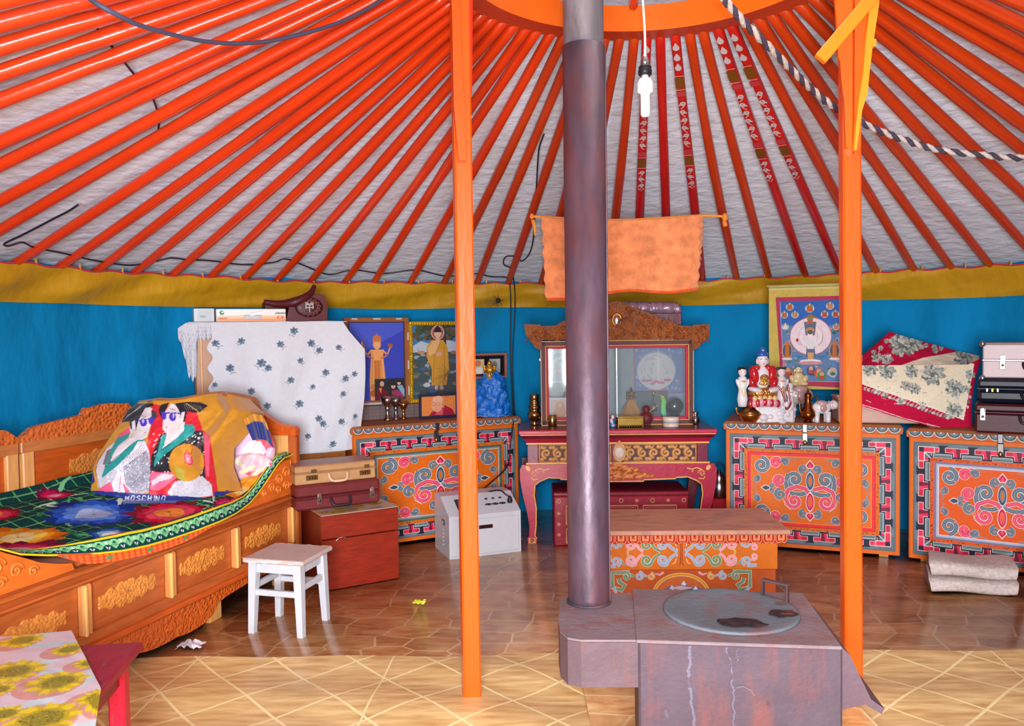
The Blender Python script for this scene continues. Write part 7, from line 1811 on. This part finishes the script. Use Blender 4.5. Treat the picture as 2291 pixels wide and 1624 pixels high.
# folded felt on the floor
pA,pB=G(2097,1331),G(2285,1338); fang=math.degrees(math.atan2(pB.y-pA.y,pB.x-pA.x)); fL=(pB-pA).length
t=thing('felt_mat','folded pale grey felt mat on the floor in front of the far right chest','felt mat',(pA.x,pA.y,0),fang)
def slab(y0,y1,za,zb,wob,sk):
    def f(u,v):
        a=2*PI*v; cy_=(y0+y1)/2; cz=(za+zb)/2; hx=(y1-y0)/2; hz=(zb-za)/2
        ca,sa=math.cos(a),math.sin(a); y=cy_+hx*math.copysign(abs(ca)**.45,ca); z=cz+hz*math.copysign(abs(sa)**.6,sa)
        return (-.03+sk*(y)+u*fL*1.04+.006*math.sin(a*2+u*3),y+wob*math.sin(u*7+a),z*(1-.10*u*(za>.05))+.006*math.sin(u*6+y*9))
    return f
mb=MB(); FC=c(206,190,186)
for y0,y1,za,zb,w_,sk in ((.0,.30,.002,.075,.006,.22),(.02,.27,.078,.155,.006,.26)):
    f=slab(y0,y1,za,zb,w_,sk); mb.grid(f,40,36,FC); mb.poly([f(0,k/36) for k in range(36)],c(150,134,140)); mb.poly([f(1,k/36) for k in range(36)],c(150,134,140))
mb.build('folded_layers',FELT,t)
p=G(2292,1350); t=thing('red_box','corner of a dark red wooden box at the right edge, beside the folded felt','box',(p.x+.03,p.y+.04,0),-30)
mb=MB(); mb.box((.15,.1,.09),(.3,.2,.18),c(120,24,24),.006); mb.build('body',REDWOOD,t); mb=MB(); mb.box((.15,.1,.185),(.31,.21,.012),c(170,50,24),.003); mb.build('lid',REDWOOD,t)

# ================================================================== on and in the altar
AT=AH+.002
def A_(name,label,cat,px,py,prof,col,m,part='body',sy=1,zt=None,group=None,dy=0):
    return lat(name,label,cat,px,py,prof,col,m,part,AT if zt is None else zt,sy,group,24,dy)
t,k=A_('brass_burner','tall tiered brass incense burner at the left end of the altar','incense burner',1196,951,[(8,0),(10,3),(6,8),(8,10),(15,20),(16,26),(11,31),(9,33),(13,38),(13,42),(9,45),(11,48),(11,53),(8,56),(10,58),(10,68),(9,69)],c(176,140,84),BRASS)
t,k=A_('brass_cup','small brass cup with shiny side, front left of the altar','cup',1236,953,[(9,0),(10,1),(10,23),(9,24),(8.4,23),(8,4),(.5,3)],c(196,160,110),BRASS)
t,k=A_('incense_figure','tiny pewter figure beside the brass burner','figurine',1212,951,[(5,0),(6,2),(3,6),(5,10),(4,15),(2,18),(3,21),(1,24)],c(150,140,140),STEEL)
t,k=A_('silver_vase','small flared silver vase at the right end of the altar','vase',1556,949,[(7,0),(8,3),(9,8),(9,13),(5,18),(4,22),(8,29),(7,29)],c(176,166,166),STEEL)
t,k=A_('round_box','round white cosmetic box with grey band, in front of the case','box',1501,954,[(17.5,0),(18,2),(18,9)],c(226,200,190),PLAST)
mb=MB(); mb.lathe([(18.2*k,9*k),(18.2*k,11.5*k)],c(150,160,170),24); mb.lathe([(18.6*k,11.5*k),(18.8*k,21*k),(17*k,22*k),(.5*k,22*k)],c(232,212,200),24); mb.build('lid',PLAST,t)
p,k=stand(1382,956,AT); t=thing('brass_casket','flat rectangular brass casket in front of the shrine case','casket',(p.x,p.y,AT),0)
mb=MB(); mb.box((29*k,14*k,12*k),(58*k,28*k,18*k),c(176,140,70),.002); mb.box((29*k,14*k,22.3*k),(59*k,29*k,2*k),c(206,170,90),.001)
for i in range(10): mb.box((4*k+i*5.6*k,-.4*k,3*k),(3*k,1*k,5*k),c(110,80,40),.0005)
for x in (1.5*k,56.5*k): mb.box((x,1.5*k,1.6*k),(3*k,3*k,3*k),c(176,140,70),.0005)
mb.build('body',BRASS,t)
p,k=stand(1446,950,AT); t=thing('pouch','dark red round cloth pouch beside the brass casket','pouch',(p.x,p.y,AT))
mb=MB(); mb.lathe([(9*k,0),(15*k,4*k),(17*k,14*k),(15*k,24*k),(10*k,29*k),(8*k,31*k),(10*k,36*k),(7*k,42*k),(2*k,44*k)],c(104,18,28),18); mb.build('bag',SATIN,t)
mb=MB(); mb.tube([(6*k,-6*k,30*k),(16*k,-8*k,38*k),(24*k,-8*k,44*k)],.8*k,c(196,180,190),5); mb.build('drawstring',SATIN,t)
p,k=stand(1371,955,AT); t=thing('china_figurine','little blue and white china figurine just right of the stove pipe','figurine',(p.x,p.y,AT))
mb=MB(); mb.lathe([(7*k,0),(8*k,4*k),(5*k,10*k),(7*k,15*k),(3*k,19*k)],c(40,120,180),12); mb.ell((0,0,22*k),(4*k,4*k,5*k),c(230,236,240),10); mb.ell((-3*k,-4*k,14*k),(4*k,3*k,6*k),c(230,236,244),8); mb.ell((0,-6*k,4*k),(5*k,4*k,4*k),c(196,200,240),8); mb.build('body',PORC,t)
# inside the glass
zi=dcw(0,0,.013).z
def inside(px,yl):  # point on the case floor under photo column px at local depth yl
    x,_=dcp(px,940,yl); return dcw(x,yl,.013)
def iprint(name,label,cat,box,yl,col,draw,z0=.013,part='print',m=None):
    xa_,zb_=dcp(box[0],box[3],yl); xb_,zt_=dcp(box[2],box[1],yl); W=xb_-xa_; zb_=max(zb_-AH-.001,z0); H=zt_-AH-.001-zb_
    p=dcw(xa_,yl,zb_); t=thing(name,label,cat,tuple(p),AA_); mb=MB(); mb.box((W/2,0,H/2),(W,.006,H),col,.001); d=pxdraw(box[0],box[1],box[2],box[3],W,H); draw(d); d.emit(mb,(0,-.003,0),(1,0,0),(0,0,1),.0003); mb.build(part,m or PRINT,t); return t
def th2(d):
    d.rect(1420,776,1528,880,c(110,130,190)); d.line([(1420,776),(1528,776),(1528,880),(1420,880),(1420,776)],.006,c(190,60,90)); r=random.Random(2)
    for i in range(60): d.ell(r.uniform(1424,1524),r.uniform(780,876),r.uniform(2,5),r.uniform(2,4),r.choice([c(140,160,200),c(180,180,200),c(120,150,170),c(196,170,180)]))
    d.ell(1468,828,44,44,c(150,160,196),0,32); d.ell(1468,830,42,42,c(214,210,214),0,32)
    for i in range(40): a=r.uniform(0,6.3); q=r.uniform(5,36); d.line([(1468+q*math.cos(a),828+q*math.sin(a)),(1468+q*math.cos(a+.3),828+q*math.sin(a+.3))],.0022,r.choice([c(110,120,170),c(170,110,130),c(150,150,170)]))
    for i in range(9): d.ell(1440+i*7,852+r.uniform(-3,6),5,3,c(214,110,150))
    d.rect(1444,872,1492,880,c(200,120,150))
iprint('scroll_print','pale blue deity print with round white halo inside the glazed case','print',(1418,774,1532,890),.23,c(150,160,190),th2)
def lp(d):
    d.rect(1222,775,1330,938,c(186,196,206)); r=random.Random(6)
    for i in range(30): d.ell(r.uniform(1225,1325),r.uniform(780,850),r.uniform(8,20),r.uniform(4,9),r.choice([c(206,214,220),c(150,170,200),c(200,180,190),c(170,196,206)]))
    d.rect(1222,852,1330,855,c(226,230,236))
iprint('wall_print','pale cloudy blue print lining the left half of the glazed case','print',(1222,776,1350,940),.234,c(186,196,206),lp)
def fo(d): d.rect(1232,894,1275,934,c(244,200,190)); d.ell(1253,908,9,10,c(236,130,80)); d.ell(1253,922,15,12,c(240,150,90)); d.ell(1253,906,5,6,c(244,190,160))
iprint('photo_frame','white framed orange portrait photo inside the left of the glazed case','framed photo',(1228,889,1280,940),.10,c(232,232,236),fo)
iprint('dark_screen','dark upright panel standing behind the silver ball in the glazed case','panel',(1426,874,1494,940),.20,c(62,70,80),lambda d:d.rect(1428,876,1492,938,c(70,78,90)))
def iobj(name,label,cat,px,yl): p=inside(px,yl); return thing(name,label,cat,tuple(p)),MPP(p)
t,k=iobj('wrapped_statue','statue wrapped in yellow cloth inside the glazed case, right of the pipe','statue',1413,.13)
mb=MB()
def wr(u,v):
    a=2*PI*u; r=np.interp(v,[0,.5,.8,1],[26,19,11,5])*k*(1+.10*math.sin(a*4+v*6)+.05*math.sin(a*7)); return (r*math.cos(a),r*.6*math.sin(a),v*50*k)
mb.grid(wr,40,20,c(220,146,36)); mb.build('wrapping',SATIN,t)
mb=MB(); mb.ell((0,0,52*k),(6*k,6*k,8*k),c(190,130,80),10); mb.lathe([(6*k,57*k),(9*k,60*k),(4*k,66*k),(1*k,74*k)],c(206,150,90),10)
for s in (-1,1): mb.ell((s*9*k,0,56*k),(2.4*k,2.4*k,10*k),c(196,130,90),8)
mb.build('crowned_head',GILT,t)
t,k=iobj('steel_ball','shiny dark steel ball inside the right of the glazed case','ball',1509,.10)
mb=MB(); mb.ell((0,0,33*k),(20*k,20*k,20*k),c(96,96,104),24); mb.build('ball',STEEL,t); mb=MB(); mb.lathe([(12*k,0),(14*k,3*k),(9*k,8*k),(13*k,15*k)],c(110,106,110),16); mb.build('stand',STEEL,t)
t,k=iobj('prayer_bell','small brass bell on a thin stand inside the glazed case','bell',1462,.11)
mb=MB(); mb.tube([(0,0,0),(0,0,66*k)],1.0*k,c(150,120,70),6); mb.lathe([(9*k,22*k),(8*k,30*k),(5*k,38*k),(2*k,42*k)],c(226,190,110),14); mb.ell((0,0,62*k),(3*k,3*k,5*k),c(226,186,100),8); mb.lathe([(8*k,0),(8*k,2*k),(2*k,4*k)],c(150,110,60),12); mb.build('bell',BRASS,t)
p=inside(1478,.06); k=MPP(p); t=thing('green_ribbon','bright green and yellow iridescent ribbon inside the glazed case','ribbon',tuple(p))
pts=[(-10,63,9),(2,60,9),(8,48,9),(6,34,9),(6,20,10),(12,8,5),(10,1,3)]
mb=MB(); V=[];C=[]
for i,(x,z,w_) in enumerate(pts): V+=[((x-w_*.6)*k,math.sin(i)*2*k,z*k),((x+w_*.6)*k,math.sin(i)*2*k-1*k,(z-2)*k)]; cc=[c(236,236,60),c(200,240,70),c(110,240,90),c(130,240,120),c(90,240,190),c(80,236,190),c(90,240,170)][i]; C+=[cc,cc]
mb.add(V,[(2*i,2*i+1,2*i+3,2*i+2) for i in range(len(pts)-1)],C,True); mb.build('ribbon',SATIN,t,solid=.002)
t,k=iobj('draped_statue','orange robed statue inside the left half of the glazed case','statue',1272,.16)
mb=MB(); mb.grid(lambda u,v:(np.interp(v,[0,.6,1],[30,18,8])*k*math.cos(2*PI*u)*(1+.08*math.sin(10*PI*u)),12*k*math.sin(2*PI*u),v*66*k),32,14,c(206,110,60)); mb.build('robe',SATIN,t); mb=MB(); mb.ell((2*k,0,76*k),(8*k,8*k,12*k),c(110,104,110),12); mb.build('head',STEEL,t)
# rolled bundle on top of the case
Yr=dc.location.y+.17; r0,r1=D(1395,688,Yr),D(1520,690,Yr)
t=thing('rolled_bundle','shiny mauve rolled bundle lying behind the carved crest of the shrine case','roll',(r0.x,Yr,dcw(0,0,CH).z))
mb=MB(I(t)); n=30; mb.tube([r0+(r1-r0)*(i/n)+Vector((0,.004*math.sin(i),.003*math.sin(i*1.7))) for i in range(n+1)],lambda q:MPP(r0)*13.5*(1+.05*math.sin(q*40)),c(176,140,160),20); 
e=r1+Vector((.002,0,0)); mb.tube([e+Vector((.0015,-.0+.001*i,0))+Vector((0,math.cos(i*.5)*MPP(r0)*(11-i*.28),math.sin(i*.5)*MPP(r0)*(11-i*.28))) for i in range(36)],.0016,c(110,80,96),5); mb.build('roll',mat('satin_foil',.3,metal=.35,var=.15,bump=.5,bscale=30,bdist=.02),t)
q0=D(1478,700,Yr); q1=D(1518,716,Yr); zc0=dcw(0,0,CH).z+.002
t=thing('maroon_box','small maroon box on top of the shrine case, under the rolled bundle','box',(q0.x,Yr-.05,zc0),AA_)
hh=max(.02,r0.z-MPP(r0)*14-zc0); mb=MB(); mb.box(((q1.x-q0.x)/2-.05,.05,hh/2),(q1.x-q0.x+.12,.10,hh),c(104,26,50),.003); mb.build('body',PAINT,t)
# kettle behind the altar's right leg
p=G(1609,1118,0.30); kz=.24
p=D(1609,1105,5.12); k=MPP(p); t=thing('red_stand','small red stand on the floor between altar and right chest, the kettle on it','stand',(p.x,p.y,0))
sz=D(1609,1112,5.12).z; mb=MB(); mb.box((0,0,sz/2),(.12,.12,sz),c(176,24,36),.006); mb.build('block',PAINT,t)
t=thing('kettle','polished steel kettle with a hoop handle, just left of the right chest','kettle',(p.x,p.y,sz+.001))
mb=MB(); mb.lathe([(15*k,0),(17*k,4*k),(18*k,22*k),(15*k,36*k),(12*k,40*k),(13*k,46*k),(8*k,54*k),(3*k,58*k),(3*k,62*k)],c(190,190,198),22); mb.build('body',STEEL,t)
mb=MB(); mb.tube(smooth([(-15*k,0,44*k),(-14*k,0,66*k),(0,0,78*k),(13*k,0,66*k),(14*k,0,44*k)],6),2*k,c(40,40,50),7); mb.build('handle',RUBB,t)
# litter on the floor
p=G(938,1352); t=thing('sweet_wrapper','crumpled yellow-green sweet wrapper on the brown linoleum','wrapper',tuple(p))
mb=MB(); rs=random.Random(7); mb.grid(lambda u,v:((u-.5)*.055+.006*math.sin(v*9),(v-.5)*.04+.008*math.sin(u*8),.004+.014*abs(math.sin(u*7+v*5))),12,10,c(214,226,60),sm=False); mb.build('foil',PRINT,t,solid=.001)
p=G(425,1448); t=thing('plastic_scrap','scrap of clear crumpled plastic under the bed apron','plastic scrap',tuple(p))
mb=MB(); mb.grid(lambda u,v:((u-.5)*.10+.006*math.sin(v*9),(v-.5)*.07+.008*math.sin(u*8),.006+.022*abs(math.sin(u*8+v*6))*math.sin(PI*u)),14,10,c(220,214,226),sm=False); mb.build('film',BAG,t,solid=.001)
